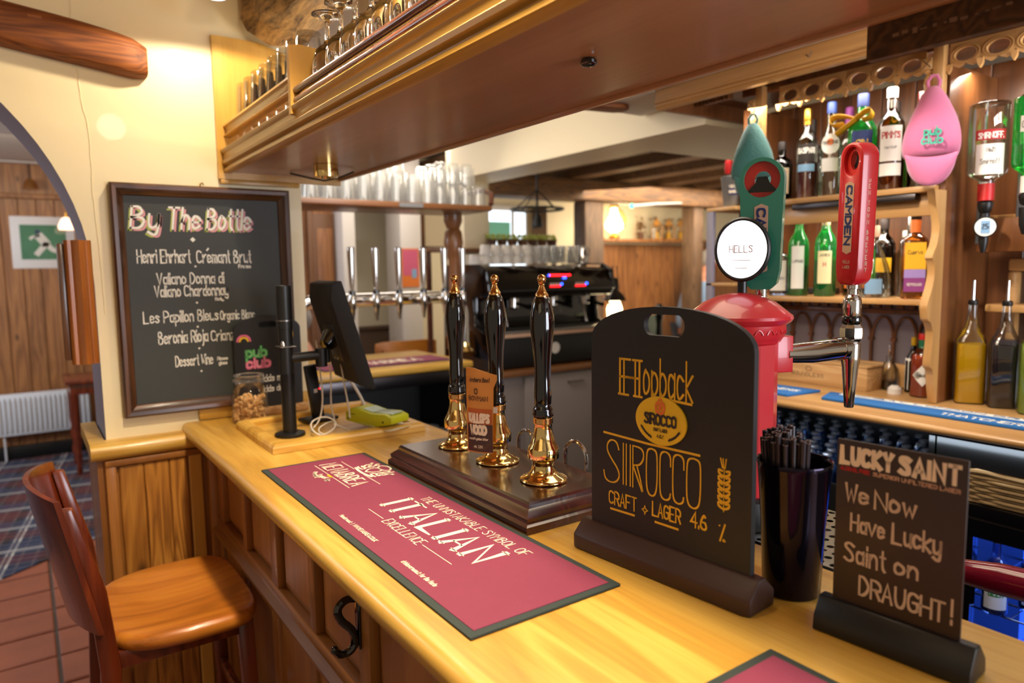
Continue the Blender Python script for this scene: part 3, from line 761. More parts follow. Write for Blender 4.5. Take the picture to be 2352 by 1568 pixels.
# ceiling spotlight and log
sp = thing('ceiling_spotlight', 'round white ceiling spotlight above the cream wall, switched on', 'light', (.478, 2.04, 2.258))
g = G(); g.lathe([(.026, 0), (.033, .004), (.033, .016), (.02, .06)], seg=28, cap0=False); g.build('housing', 'white_plastic', sp)
g = G(); g.lathe([(.0255, .001), (.002, .001)], seg=24, cap0=False, cap1=True); g.build('bulb_face', 'lamp_cool', sp)
g = G(); g.tube([(0, 0, .06), (0, 0, .162)], .008, 8); g.build('stem', 'white_plastic', sp)
rnd = random.Random(11); g = G()
pts = [(.700, 2.29, 2.330), (.700, 2.15, 2.325), (.705, 1.95, 2.335), (.71, 1.6, 2.355), (.73, 1.2, 2.37), (.75, .6, 2.385), (.77, -.2, 2.39)]
pp = [Vector(p) for p in pts]; P2 = []
for a, b in zip(pp, pp[1:]):
    for t in range(4): P2.append(a.lerp(b, t/4))
P2.append(pp[-1])
g.tube(P2, [.06 if i == 0 else .095 if i == 1 else .112+.010*math.sin(i*1.3) for i in range(len(P2))], 22)
for i, v in enumerate(g.v):
    q = Vector(v); c = min(P2, key=lambda p: (p-q).length); dr = q-c
    a = math.atan2(dr.z, dr.x); k = 1+.07*math.sin(3*a+q.y*4)+.04*math.sin(7*a+q.y*9)+rnd.uniform(-.012, .012)
    g.v[i] = tuple(c+dr*k)
g.xf(Matrix.Translation((-.735, -2.0, -2.3)))
o = g.build('log_beam', 'rough_log', loc=(.735, 2.0, 2.3)); tag(o, 'thick rough log beam under the ceiling above the glass gantry', 'beam')

g = G(); g.prism([(-.11, -.045), (.07, -.05), (.105, -.03), (.11, 0), (.105, .03), (.07, .05), (-.11, .045)], -.022, .0, 'XY'); o = g.build('ceiling_timber', 'old_timber', loc=(1.985, 2.18, 2.189), bevel=.006); o.rotation_euler = (0, 0, math.radians(-12)); tag(o, 'short rounded brown timber fixed under the pale ceiling beyond the gantry', 'beam')
# weathered timber fixed to the wall, top left
g = G(); rnd = random.Random(4)
yb, yf = 2.299, 2.235
cols = 26; xs = [-.55+ (.335+.55)*i/cols for i in range(cols+1)]
def edge(x): 
    t = (x+.55)/.885; top = 2.325-.155*(t)*1.0+.006*math.sin(9*t); bot = 2.215-.145*t+.005*math.sin(7*t+1)
    return bot, top
o = 0
rows = 8
for x in xs:
    b, t = edge(x); t_end = max(0, (x-.27)/.065)
    sh = math.sqrt(max(0, 1-min(1, t_end)**2))*.5+.5 if t_end > 0 else 1
    mid = (b+t)/2; hh = (t-b)/2*(.55+.45*sh)
    for k in range(rows):
        a = [(-1, 0), (-1, .75), (-.82, 1), (-.3, 1.04), (.3, 1.03), (.85, 1), (1, .8), (1, 0)][k]
        g.v.append((x, yb+(yf-yb)*min(1.05, a[1])*(.55+.45*sh), mid+hh*a[0]))
for i in range(cols):
    for k in range(rows):
        k2 = (k+1) % rows; g.f.append((i*rows+k, (i+1)*rows+k, (i+1)*rows+k2, i*rows+k2)); g.mi.append(0)
g.f.append(tuple(range(rows))); g.f.append(tuple(range(cols*rows, (cols+1)*rows))[::-1]); g.mi += [0, 0]; g.fix = True
g.xf(Matrix.Translation((0, -2.26, -2.2)))
o = g.build('wall_timber', 'old_timber', loc=(0, 2.26, 2.2), angle=1.0); tag(o, 'reddish brown old timber with a worn rounded end fixed slanting across the cream wall', 'beam')
G().box((.062, -.0265, -.04), (.092, -.0245, -.005)).build('pale_patch', 'old_timber', o, smooth=False)

# moulded board hanging on the arch edge
t = thing('moulded_wall_board', 'glossy brown moulded wooden board standing out from the edge of the arch', 'board', (.135, 2.26, 1.286))
g = G(); prof = [(-.034, .03), (-.034, -.010), (-.026, -.018), (-.018, -.016), (-.012, -.030), (.0, -.036), (.012, -.030), (.016, -.020), (.024, -.018), (.030, -.010), (.030, .035)]
g.prism(prof, 0, .338, 'XY'); g.build('moulding', 'moulding_orange', t, angle=.9)
G().box((-.050, -.004, .012), (-.0345, .036, .330)).build('back_board', 'frame_brown', t, bevel=.003)

# ================================================================== BLACKBOARD
bb = thing('wall_blackboard', 'large framed blackboard headed By The Bottle on the cream wall', 'blackboard', (.465, 2.299, 1.45))
def inb(g): return g.xf(Matrix.Translation((-.465, -2.299, -1.45)))
X0, X1, Z0, Z1 = .220, .722, 1.116, 1.788
SURF[bb] = inb(G().box((X0+.02, 2.290, Z0+.02), (X1-.02, 2.298, Z1-.02))).build('slate_panel', 'slate', bb, smooth=False)
def frame_piece(a, b, horizontal, name='frame_side', outer=1):
    g = G(); w = .034
    pr = [(0, 2.298), (0, 2.272), (.006, 2.266), (.016, 2.268), (.022, 2.278), (.030, 2.282), (w, 2.289), (w, 2.298)]
    o = 0
    for (s) in (0, 1):
        for d, y in pr:
            if horizontal: x = a if s == 0 else b; x = x+(d if s == 0 else -d); z = (Z0+d) if outer < 0 else (Z1-d)
            else: zz = a if s == 0 else b; z = zz+(d if s == 0 else -d); x = (X0+d) if outer < 0 else (X1-d)
            g.v.append((x, y, z))
    n = len(pr)
    for i in range(n): g.f.append((i, (i+1) % n, n+(i+1) % n, n+i)); g.mi.append(0)
    g.f += [tuple(range(n)), tuple(range(n, 2*n))[::-1]]; g.mi += [0, 0]; g.fix = True
    return inb(g).build(name, 'frame_brown_x' if horizontal else 'frame_brown', bb, angle=.7)
frame_piece(X0, X1, True, outer=1); frame_piece(X0, X1, True, outer=-1); frame_piece(Z0, Z1, False, outer=-1); frame_piece(Z0, Z1, False, outer=1)
g = G(); g.tube([(.462, 2.294, 1.789), (.462, 2.290, 1.797), (.468, 2.290, 1.800), (.472, 2.290, 1.794)], .002, 6); inb(g).build('hanging_hook', 'brass', bb)
def bbm(x, z, rot=0, y=2.2893): 
    return Matrix.Translation((x-.465, y-2.299, z-1.45)) @ frame4((0, 0, 0), (math.cos(rot), 0, math.sin(rot)), (0, 0, 1))
def shear_text(txt, x, z, h, w, wv, mat='chalk', yo=2.2893, sl=0, **k):
    return text_on('chalk_lettering', txt, h, mat, bb, bbm(x, z, y=yo), w=w, wv=wv, jitter=.008, slant=sl, **k)
rt = [('By', .268, .072), ('The', .365, .088), ('Bottle', .474, .126)]
for dx, dz, mt, yo in ((-.005, -.006, 'chalk_lime', 2.28985), (.006, -.006, 'chalk_pink', 2.2896), (0, 0, 'chalk', 2.2893)):
    for w_, x, ww in rt:
        shear_text(w_, x+dx, 1.662+dz, .062, ww, .0056 if mt == 'chalk' else .0042, mt, yo, sl=.12)
for x, z, r in ((.432, 1.631, .0075), (.435, 1.551, .0035), (.433, 1.442, .0035), (.431, 1.369, .0035), (.432, 1.303, .0035), (.434, 1.233, .0035)):
    g = G(); g.add([(-r, 0, 0), (0, -r, 0), (r, 0, 0), (0, r, 0)], [(0, 1, 2, 3)]); g.build('chalk_dot', 'chalk', bb, mat4=bbm(x, z), smooth=False)
shear_text('Henri Ehrhart', .280, 1.562, .038, .142, .0029); shear_text('Cremant Brut', .440, 1.561, .038, .158, .0029)
shear_text('France', .560, 1.545, .010, .036, .0022)
g = G(); ribbon(g, [(0, 0), (.006, .008)], .003); g.build('chalk_lettering', 'chalk', bb, mat4=bbm(.469, 1.598), smooth=False)
shear_text('Valiano Donna di', .328, 1.499, .033, .186, .0027); shear_text('Valiano Chardonnay', .320, 1.462, .033, .204, .0027); shear_text('Italy', .486, 1.447, .009, .024, .002)
shear_text('Les Papillon Bleus', .286, 1.386, .034, .206, .0026); shear_text('Organic Blanc', .498, 1.386, .028, .102, .0023)
shear_text('Beronia Rioja', .322, 1.323, .036, .136, .0028); shear_text('Crianza', .468, 1.322, .033, .080, .0025)
shear_text('Dessert Wine', .364, 1.252, .032, .104, .0024); shear_text('(Rose)'.replace('(', '').replace(')', ''), .482, 1.262, .010, .030, .002); shear_text('glass', .486, 1.248, .010, .024, .002)

# ================================================================== BAR STOOL
st = thing('bar_stool', 'dark wooden bar stool with curved backrest and bright seat beside the bar', 'stool', (.246, 1.845, 0))
def stp(x, y, z): return (x-.25, y-1.80, z)
st.scale = (1.0, 1.05, 1)
# seat: rounded, slightly dished; x -> bar, y along the bar
def seat_outline(n=40):
    P = []
    for i in range(n):
        a = 2*PI*i/n; c, s_ = math.cos(a), math.sin(a)
        e = .36 if c > 0 else .62
        x = .165*math.copysign(abs(c)**e, c); y = .205*math.copysign(abs(s_)**.48, s_)*(1-.16*(-c if c < 0 else 0))
        P.append((x, y))
    return P
P = seat_outline(); g = G(); n = len(P)
rings = [(.86, -.026), (.97, -.022), (1.0, -.012), (1.0, -.004), (.975, .004), (.93, .0065), (.7, .001), (.35, -.005), (.02, -.007)]
for s_, z in rings:
    for x, y in P: g.v.append((x*s_+.01, y*s_, .74+z*1.25))
for i in range(len(rings)-1):
    for k in range(n): k2 = (k+1) % n; g.f.append((i*n+k, i*n+k2, (i+1)*n+k2, (i+1)*n+k)); g.mi.append(0)
g.f.append(tuple(range(n))[::-1]); g.f.append(tuple((len(rings)-1)*n+k for k in range(n))); g.mi += [0, 0]
g.build('seat', 'stool_seat', st, angle=.9)
def bar(g, a, b, w, d, w2=None, d2=None):
    a, b = Vector(a), Vector(b); w2 = w2 or w; d2 = d2 or d
    vs = []
    for p, ww, dd in ((a, w, d), (b, w2, d2)):
        for sx, sy in ((-1, -1), (1, -1), (1, 1), (-1, 1)): vs.append((p.x+sx*ww/2, p.y+sy*dd/2, p.z))
    g.add(vs, [(0, 3, 2, 1), (4, 5, 6, 7), (0, 1, 5, 4), (1, 2, 6, 5), (2, 3, 7, 6), (3, 0, 4, 7)]); return g
for sy in (-1, 1):
    g = bar(G(), (.155, sy*.165, 0), (.135, sy*.150, .715), .028, .028, .036, .036); g.build('leg', 'stool_wood', st, bevel=.005)
    # back leg rises into the backrest post
    g = G(); pth = [(-.20, sy*.160, 0), (-.165, sy*.158, .35), (-.145, sy*.157, .68), (-.160, sy*.160, .86), (-.205, sy*.168, 1.055)]
    for i, (x, y, z) in enumerate(pth):
        ww = [.03, .034, .040, .036, .026][i]
        for sx, s2 in ((-1, -1), (1, -1), (1, 1), (-1, 1)): g.v.append((x+sx*ww/2, y+s2*.012, z))
    for i in range(4):
        for k in range(4): k2 = (k+1) % 4; g.f.append((i*4+k, i*4+k2, (i+1)*4+k2, (i+1)*4+k)); g.mi.append(0)
    g.f += [(3, 2, 1, 0), (16, 17, 18, 19)]; g.mi += [0, 0]
    g.build('leg', 'stool_wood', st, bevel=.005)
    g = G(); bar(g, (0, 0, 0), (0, 0, .01), .01, .01); 
g = G(); g.box((-.15, -.165, .30), (-.125+.27, -.150, .325)); g.build('stretcher', 'stool_wood', st, bevel=.005)
g = G(); g.box((-.15, .150, .30), (-.125+.27, .165, .325)); g.build('stretcher', 'stool_wood', st, bevel=.005)
g = G(); g.box((.132, -.155, .44), (.152, .155, .468)); g.build('stretcher', 'stool_wood', st, bevel=.005)
g = G(); g.box((.14, -.150, .675), (.155, .150, .715)).box((-.15, -.150, .675), (-.135, .150, .715)).box((-.14, -.158, .675), (.14, -.143, .715)).box((-.14, .143, .675), (.14, .158, .715)); g.build('seat_frame', 'stool_wood', st, bevel=.003)
# curved back panel
g = G(); nx, nz = 18, 8
for layer, off in ((0, 0), (1, -.011)):
    for j in range(nz+1):
        t = j/nz; z = .775+.300*t
        for i in range(nx+1):
            u = -1+2*i/nx; y = u*.182; bow = .050*(1-u*u)
            cx = -.150-.060*((z-.76)/.3)
            top = .012*(1-u*u)
            g.v.append((cx-bow+off, y, z+(top if j == nz else 0)))
row = nx+1; lay = row*(nz+1)
for l in (0, 1):
    for j in range(nz):
        for i in range(nx):
            a = l*lay+j*row+i; q = (a, a+1, a+row+1, a+row); g.f.append(q if l == 0 else q[::-1]); g.mi.append(0)
for i in range(nx):
    for j in (0, nz): a = j*row+i; g.f.append((a, a+1, lay+a+1, lay+a)); g.mi.append(0)
for j in range(nz):
    for i in (0, nx): a = j*row+i; g.f.append((a, a+row, lay+a+row, lay+a)); g.mi.append(0)
g.fix = True
g.build('backrest', 'stool_wood', st, bevel=0, angle=.8)

# ================================================================== THINGS ON THE BAR
ZC = 1.080
# ---- red bar runner
def runner(name, label, y0, y1, x0=.418, x1=.668, texts=True):
    L = y1-y0; t = thing(name, label, 'bar mat', ((x0+x1)/2, (y0+y1)/2, ZC+.0004), group=None)
    hx, hy = (x1-x0)/2, L/2
    G().box((-hx, -hy, 0), (hx, hy, .0035)).build('rubber_base', 'dark_green_rubber', t, bevel=.0012)
    SURF[t] = G().box((-hx+.012, -hy+.012, .0034), (hx-.012, hy-.012, .0046)).build('printed_fabric', 'runner_red', t, bevel=.0004, seg=1)
    # reading direction: right = -y, up = +x
    def MM(u, v): return Matrix.Translation((-hx+v, hy-u, .0050)) @ frame4((0, 0, 0), (0, -1, 0), (1, 0, 0))
    if texts:
        text_on('printed_lettering', 'MENABREA', .039, 'print_cream', t, MM(.052, .118), w=.195, wv=.0048, wh=.0018, serif=.0020, sx=.8, gap=2.0)
        text_on('printed_lettering', 'ITALIAN', .060, 'print_cream', t, MM(.395, .118), w=.330, wv=.0112, wh=.0034, serif=.0100, gap=2.2)
        text_on('printed_lettering', 'THE UNMISTAKABLE SYMBOL OF', .020, 'print_cream', t, MM(.405, .192), w=.345, wv=.0020, wh=.0010, serif=.0016)
        text_on('printed_lettering', 'EXCELLENCE', .021, 'print_cream', t, MM(.475, .080), w=.135, wv=.0023, wh=.0011, serif=.0018)
        text_on('printed_lettering', 'Menabreauk  |  WWW.MENABREA.CO.UK', .008, 'print_cream', t, MM(.40, .030), w=.155, wv=.0013)
        text_on('printed_lettering', 'drinkaware.co.uk for the facts', .008, 'print_cream', t, MM(.655, .030), w=.105, wv=.0013)
        line_on('printed_rule', [[(.0, 0), (.065, 0)], [(.215, 0), (.31, 0)], [(-.345+.0, .088), (-.15, .088)], [(-.345+.07, .165-.0), (-.11, .165)], [(-.345, .108-.02), (-.15, .108-.02)]][:2], .0014, 'print_cream', t, MM(.40, .088))
        line_on('printed_rule', [[(-.01, 0), (.20, 0)], [(-.002, .062), (.075, .062)], [(.13, .062), (.215, .062)]], .0014, 'print_cream', t, MM(.055, .108))
        # crest: lions and shield above, hop garland below
        g = G(); rnd = random.Random(2)
        g2 = chaikin([(.0, .0), (-.012, .010), (-.012, .026), (.012, .026), (.012, .010), (0, 0)], 2); ribbon(g, g2, .002)
        g2 = [(.016*math.cos(a), .034+.009*math.sin(a)) for a in [2*PI*i/14 for i in range(15)]]; ribbon(g, g2, .0022)
        for sgn in (-1, 1):
            for pts in ([(.016, .004), (.022, .010), (.019, .020), (.024, .028), (.021, .035)], [(.022, .010), (.031, .006), (.036, .010)], [(.019, .020), (.028, .020), (.034, .026)],
                        [(.024, .028), (.031, .033), (.029, .038)], [(.030, .010), (.038, .017), (.036, .025), (.041, .031)], [(.016, .002), (.026, .0), (.037, .002)]):
                ribbon(g, chaikin([(sgn*a, b) for a, b in pts], 2), .0026)
            for k in range(5): a = .02+.005*k; ribbon(g, chaikin([(sgn*a, .012+.004*k), (sgn*(a+.004), .016+.003*k), (sgn*(a+.002), .020+.003*k)], 1), .0018)
        ribbon(g, chaikin([(-.034, -.003), (-.012, -.007), (.012, -.007), (.034, -.003)], 2), .004)
        g.build('printed_crest', 'print_cream', t, mat4=MM(.165, .182) @ Matrix.Scale(1.35, 4), smooth=False)
        g = G()
        for k in range(34):
            a = rnd.uniform(-.030, .034); b = -.012-rnd.uniform(0, .016)*(1-abs(a)/.06); th = rnd.uniform(0, PI); r = .0035
            ribbon(g, [(a-r*math.cos(th), b-r*math.sin(th)), (a, b+.001), (a+r*math.cos(th), b+r*math.sin(th))], .0022)
        g.build('printed_garland', 'print_cream', t, mat4=MM(.135, .112) @ Matrix.Scale(1.25, 4), smooth=False)
        G().box((-.012, -.003, 0), (.012, .003, .0001)).build('printed_date_plate', 'badge_yellow', t, mat4=MM(.148, .106), smooth=False)
    else:
        text_on('printed_lettering', 'MENABREA', .048, 'print_cream', t, MM(.055, .115), w=.190, wv=.0046, wh=.0022, serif=.0036, sx=.8, gap=1.6)
    return t
runner('bar_runner', 'long dark red bar runner printed ITALIAN on the oak counter', .698, 1.606)
G0 = runner('bar_runner', 'second dark red bar runner, only its corner showing at the bottom edge of the picture', -.44, .470, x0=.432, x1=.690, texts=False)

# ---- beer engine: plinth and three handpumps
pl_ = thing('handpump_plinth', 'low dark mahogany plinth with moulded edge carrying the three beer handpumps', 'plinth', (.79, 1.20, ZC))
def pinl(g): return g.xf(Matrix.Translation((-.79, -1.20, -ZC)))
g = G(); prof = [(0, 0), (0, .013), (.006, .017), (.004, .026), (.010, .032), (.018, .038), (.019, .044), (.023, .048)]
x0, x1, y0, y1 = .672, .918, .930, 1.478
o = 0
for d, z in prof:
    g.v += [(x0+d, y0+d, ZC+z), (x1-d, y0+d, ZC+z), (x1-d, y1-d, ZC+z), (x0+d, y1-d, ZC+z)]
for i in range(len(prof)-1):
    for k in range(4): k2 = (k+1) % 4; g.f.append((i*4+k, i*4+k2, i*4+4+k2, i*4+4+k)); g.mi.append(0)
g.f += [(3, 2, 1, 0), tuple(4*(len(prof)-1)+k for k in range(4))]; g.mi += [0, 0]
pinl(g).build('moulded_base', 'mahogany', pl_, angle=.35)
def handpump(loc, label, rot=0, first=None):
    t = thing('beer_handpump', label, 'beer pump', loc, rot, 'handpumps on the plinth')
    g = G(); g.lathe([(.0445, 0), (.046, .0015), (.0455, .004), (.040, .0075), (.032, .011), (.026, .016), (.0225, .022), (.0215, .030)], seg=40); g.build('flange', 'brass', t, angle=1.0)
    g = G(); g.lathe([(.0215, .030), (.0225, .038), (.025, .041), (.0295, .044), (.0300, .047), (.0300, .061), (.0285, .065), (.0235, .074), (.0195, .086), (.0172, .098), (.0168, .108), (.0175, .110)], seg=40); g.build('brass_body', 'brass', t, angle=.7)
    g = G(); g.lathe([(.0180, .110), (.0190, .111), (.0190, .121), (.0180, .122)], seg=40); g.build('ferrule', 'copper_knob', t, angle=.7)
    g = G(); g.lathe([(.016, .122), (.0195, .124), (.0205, .128), (.0185, .132), (.0192, .136), (.0178, .140), (.0150, .144), (.0162, .150), (.0166, .165), (.0155, .185), (.0152, .205), (.0165, .235), (.0195, .262), (.0222, .285), (.0228, .300), (.0215, .318), (.0180, .336), (.0145, .346), (.012, .349)], seg=36); g.build('handle', 'black_gloss', t, angle=.9)
    g = G(); g.lathe([(.0125, .349), (.0125, .354), (.0095, .357), (.0065, .364), (.0050, .370), (.0062, .3715), (.0050, .373), (.0075, .377), (.0085, .382), (.0075, .387), (.004, .390), (.0005, .391)], seg=28); g.build('finial', 'copper_knob', t, angle=.9)
    return t
zp = ZC+.0485
hp = handpump((.793, 1.040, zp), 'black and brass handpump nearest the arched black board')
h2 = dup(hp, (.796, 1.203, zp), label='middle black and brass handpump with a pump clip fixed on it')
h3 = dup(hp, (.796, 1.366, zp), label='black and brass handpump farthest along the plinth, next to the card reader')
# pump clip (a plate that is clipped on, lifts off)
pc = thing('pump_clip', 'curved amber and maroon pump clip with WOOD lettering held on the middle handpump', 'sign', (.738, 1.178, 1.160), math.radians(28))
def clipmap(r=.09): return lambda x, y: (-(r*math.cos(x/r)-r), -r*math.sin(x/r), y)
def clip_layer(z0, z1, hw, mat, off, name, poly=None):
    g = G(); cm = clipmap(); n = 12
    for z, k in ((z0, 0), (z1, 1)):
        for i in range(n+1):
            u = -hw+2*hw*i/n; q = cm(u, z)
            g.v.append((q[0]-off, q[1], z))
    for i in range(n): g.f.append((i, i+1, n+2+i, n+1+i)); g.mi.append(0)
    return g
g = G(); cm = clipmap(); n = 14
outl = [(-.030, .001), (.028, .001), (.030, .004), (.030, .132), (.038, .150), (.033, .160), (.01, .171), (-.012, .174), (-.031, .172), (-.034, .168), (-.031, .132), (-.0315, .004)]
# build as column strips so the plate bends
def yr(u):
    lo = .001; 
    if u > .030: lo = .132+(u-.030)/.008*.018
    hi = .174-.30*max(0, u+.012)**1.0*.9-.0
    if u < -.012: hi = .174
    return lo, max(lo+.001, hi)
us = [-.033+.071*i/20 for i in range(21)]
for off in (0, .0022):
    for u in us:
        lo, hi = yr(u); 
        for v in (lo, hi): q = cm(u, v); g.v.append((q[0]-off, q[1], v))
nn = len(us)*2
for i in range(20):
    a = 2*i; g.f.append((a, a+1, a+3, a+2)); g.f.append((nn+a, nn+a+2, nn+a+3, nn+a+1)); g.mi += [0, 0]
    g.f.append((a, a+2, nn+a+2, nn+a)); g.f.append((a+1, nn+a+1, nn+a+3, a+3)); g.mi += [0, 0]
g.f.append((0, nn, nn+1, 1)); g.f.append((nn-2, nn-1, 2*nn-1, 2*nn-2)); g.mi += [0, 0]; g.fix = True
SURF[pc] = g.build('plate', 'clip_amber', pc, angle=.7)
clip_layer(.058, .092, .028, 0, .0030, 'x').build('orange_band', 'clip_orange', pc)
clip_layer(.004, .060, .029, 0, .0034, 'x').build('maroon_band', 'clip_maroon', pc)
clip_layer(.004, .100, .0295, 0, .0026, 'x')
cmo = lambda x, y: (clipmap()(x, y)[0]-.0042, clipmap()(x, y)[1], y)
def cliptext(txt, x, y, h, w, wv, mt, **k): 
    return text_on('printed_lettering', txt, h, mt, pc, Matrix.Identity(4), w=w, wv=wv, mp=lambda a, b: cmo(a+x, b+y), **k)
cliptext('WALLOPS', -.024, .064, .017, .046, .0040, 'print_cream'); cliptext('WOOD', -.020, .040, .017, .036, .0044, 'print_cream')
cliptext('BOWMAN', -.024, .108, .009, .044, .0011, 'print_dark', serif=.0012); cliptext('Archers Best', -.022, .146, .009, .046, .0010, 'print_dark', slant=.2)
cliptext('a craft golden bitter', -.024, .028, .0045, .044, .0008, 'print_cream'); cliptext('alc 3.9%', -.012, .012, .005, .02, .0008, 'print_cream')
g = G(); r_ = [(.0035*math.cos(a), .0055*math.sin(a)) for a in [2*PI*i/12 for i in range(13)]]; ribbon(g, r_, .0016, mp=lambda a, b: cmo(a-.006, b+.127)); g.build('printed_emblem', 'print_dark', pc, smooth=False)
G().box((.004, -.038, .084), (.0055, -.008, .096)).build('white_strap', 'white_plastic', pc)
g = G(); g.tube([(.004, .0, .09), (.030, .0, .09)], .004, 8); g.build('clip_arm', 'white_plastic', pc)
# steel swan-neck rails behind the plinth
for i, (ya, yb, zt) in enumerate([(1.145, 1.075, 1.168), (1.318, 1.25, 1.160)]):
    g = G(); R_ = (ya-yb)/2; yc = (ya+yb)/2
    pts = [(.932, ya, ZC+.0)]+[(.932, yc+R_*math.cos(a), zt-R_+R_*math.sin(a)) for a in [PI*k/10 for k in range(11)]]+[(.932, yb, ZC)]
    g.tube(pts, .0042, 10)
    tag(g.build('bent_steel_pipe', 'chrome'), ['bent steel pipe behind the plinth beside the nearest handpump', 'bent steel pipe behind the plinth beside the middle handpump'][i], 'pipe')

# ---- chalk A-board: Hopback
def hop_board():
    dv = Vector((.08562, -.99633, 0)); nv = Vector((-.99633, -.08562, 0))   # right, towards viewer
    t = thing('tabletop_chalkboard', 'black arched tabletop board with yellow lettering, yellow badge and handle slot', 'sign', (.735, .807, ZC+.0005), math.atan2(dv.y, dv.x))
    # local: x right, y away from viewer, z up
    ol = [(-.026, .030), (.259, .030), (.259, .338)]
    ol += [(.1165+.1425*math.sin(a), .338+.055*(math.cos(a)**.9)) for a in [PI/2-PI*k/20 for k in range(1, 20)] for _ in [0] if math.cos(a) >= 0]
    ol += [(-.026, .338)]
    slot = [(.115+.0235*(1 if math.cos(a) > 0 else -1)+.0125*math.cos(a), .3665+.0155*math.sin(a)) for a in [2*PI*(k+.5)/20 for k in range(20)]]
    g = G(); g.prism(ol, 0, .010, 'XZ', holes=[slot]); SURF[t] = g.build('board', 'board_black', t, angle=.6)
    g = G(); ft = [(-.028, 0), (-.028, .022), (-.003, .044), (.013, .044), (.040, .022), (.040, 0)]
    a0, a1 = -.045, .275
    for x, k in ((a0, 0), (a0+.012, 1), (a1-.012, 1), (a1, 0)):
        for y, z in ft: g.v.append((x, y*(1 if k else .85), z))
    n = 6
    for s_ in range(3):
        for i in range(n): g.f.append((s_*n+i, s_*n+(i+1) % n, (s_+1)*n+(i+1) % n, (s_+1)*n+i)); g.mi.append(0)
    g.f += [tuple(range(n)), tuple(range(3*n, 4*n))[::-1]]; g.mi += [0, 0]; g.fix = True
    g.build('foot', 'walnut_foot', t, bevel=.003)
    F = frame4((0, 0, 0), (1, 0, 0), (0, 0, 1))
    def T(txt, x, z, h, w, wv, mt='chalk_yellow', **k): return text_on('painted_lettering', txt, h, mt, t, Matrix.Translation((x, -.0006, z)) @ F, w=w, wv=wv, **k)
    T('H', .034, .258, .054, .038, .0036); T('H', .042, .258, .054, .022, .0030, serif=0)
    T('opback', .080, .262, .056, .086, .0026)
    F2 = lambda x, z: Matrix.Translation((x, -.0006, z)) @ F
    line_on('painted_line', [[(.095, .262), (.166, .259)], [(0, .193), (.09, .190), (.180, .190)], [(.014, .073), (.064, .074)], [(.102, .075), (.145, .075)],
                             [(.032, .312), (.056, .312)], [(.058, .312), (.078, .312)], [(.030, .258), (.052, .258)], [(.060, .258), (.078, .258)]], .0034, 'chalk_yellow', t, F2(0, 0))
    # tall lettering with doubled strokes
    g = G(); z0, z1 = .118, .184
    def q(pts, it=2, w=.0021): ribbon(g, chaikin([(a, b) for a, b in pts], it), w, ext=.0008)
    q([(.032, .170), (.028, .182), (.016, .184), (.008, .176), (.008, .164), (.018, .152), (.030, .140), (.034, .128), (.026, .117), (.012, .115), (.003, .120), (.001, .132)], 2)
    for x in (.041, .047, .055, .060): q([(x, .118), (x, .182)], 0)
    q([(.060, .182), (.078, .181), (.082, .168), (.074, .154), (.060, .152)], 2); q([(.061, .150), (.078, .115)], 0); q([(.068, .152), (.074, .135), (.079, .116)], 1)
    for a, b in ((.086, .106), (.158, .181)):
        q([((a+b)/2, .184), (a+.002, .182), (a, .168), (a, .130), (a+.003, .116), ((a+b)/2, .112), (b-.003, .116), (b, .132), (b, .170), (b-.002, .182), ((a+b)/2, .184)], 2)
    for a in (.111, .134):
        q([(a+.019, .164), (a+.019, .180), (a+.010, .185), (a+.001, .181), (a, .166), (a, .130), (a+.002, .116), (a+.010, .112), (a+.018, .116), (a+.019, .124)], 2)
    g.build('painted_lettering', 'chalk_yellow', t, mat4=F2(0, 0), smooth=False)
    T('CRAFT', .012, .081, .021, .055, .0022); T('LAGER', .098, .084, .021, .050, .0022); T('4.6', .166, .086, .022, .026, .0024); 
    line_on('painted_mark', [[(.221, .104), (.213, .078)], [(.212, .101), (.2125, .099)], [(.2185, .0785), (.2195, .083)], [(.217, .081), (.222, .080)]], .0022, 'chalk_yellow', t, F2(0, 0))
    g = G(); s_ = [(.078, .088), (.082, .090), (.0835, .095), (.085, .090), (.089, .088), (.085, .086), (.0835, .081), (.082, .086), (.078, .088)]; ribbon(g, s_, .0014); g.build('painted_star', 'chalk_yellow', t, mat4=F2(0, 0), smooth=False)
    g = G(); 
    for i in range(6):
        zc = .130+.009*i
        for sg in (-1, 1): ribbon(g, chaikin([(.218, zc-.006), (.218+sg*.008, zc-.003), (.218+sg*.009, zc+.003), (.218+sg*.002, zc+.001)], 2), .0026)
    for k in (-.006, -.002, .003): ribbon(g, [(.218+k*.4, .180), (.218+k, .194)], .0016)
    ribbon(g, [(.218, .120), (.218, .182)], .0014)
    g.build('painted_hop_sprig', 'chalk_yellow', t, mat4=F2(0, 0), smooth=False)
    # oval badge
    g = G(); 
    P_ = [(.0455*math.cos(a), .0355*math.sin(a)) for a in [2*PI*i/40 for i in range(40)]]
    o = [(x, z) for x, z in P_]; g.prism([(x+.1125, z+.228) for x, z in o], -.0028, -.0002, 'XZ'); g.build('oval_badge', 'badge_yellow', t, angle=.5)
    T('SIROCCO', .0845, .222, .0155, .056, .0028, 'print_dark').location.y -= .0030
    e = T('CRAFT LAGER', .101, .2125, .0045, .024, .0008, 'print_dark'); e.location.y -= .003
    e = T('4.6%', .107, .203, .005, .012, .0008, 'print_dark'); e.location.y -= .003
    g = G(); r_ = [(.0075*math.cos(a), .0085*math.sin(a)) for a in [2*PI*i/16 for i in range(17)]]; ribbon(g, r_, .0034); ribbon(g, [(-.003, .011), (0, .0135), (.003, .011)], .002); ribbon(g, [(0, -.004), (0, .005)], .006)
    e = g.build('badge_emblem', 'label_orange', t, mat4=F2(.1125, .2475), smooth=False); e.location.y -= .003
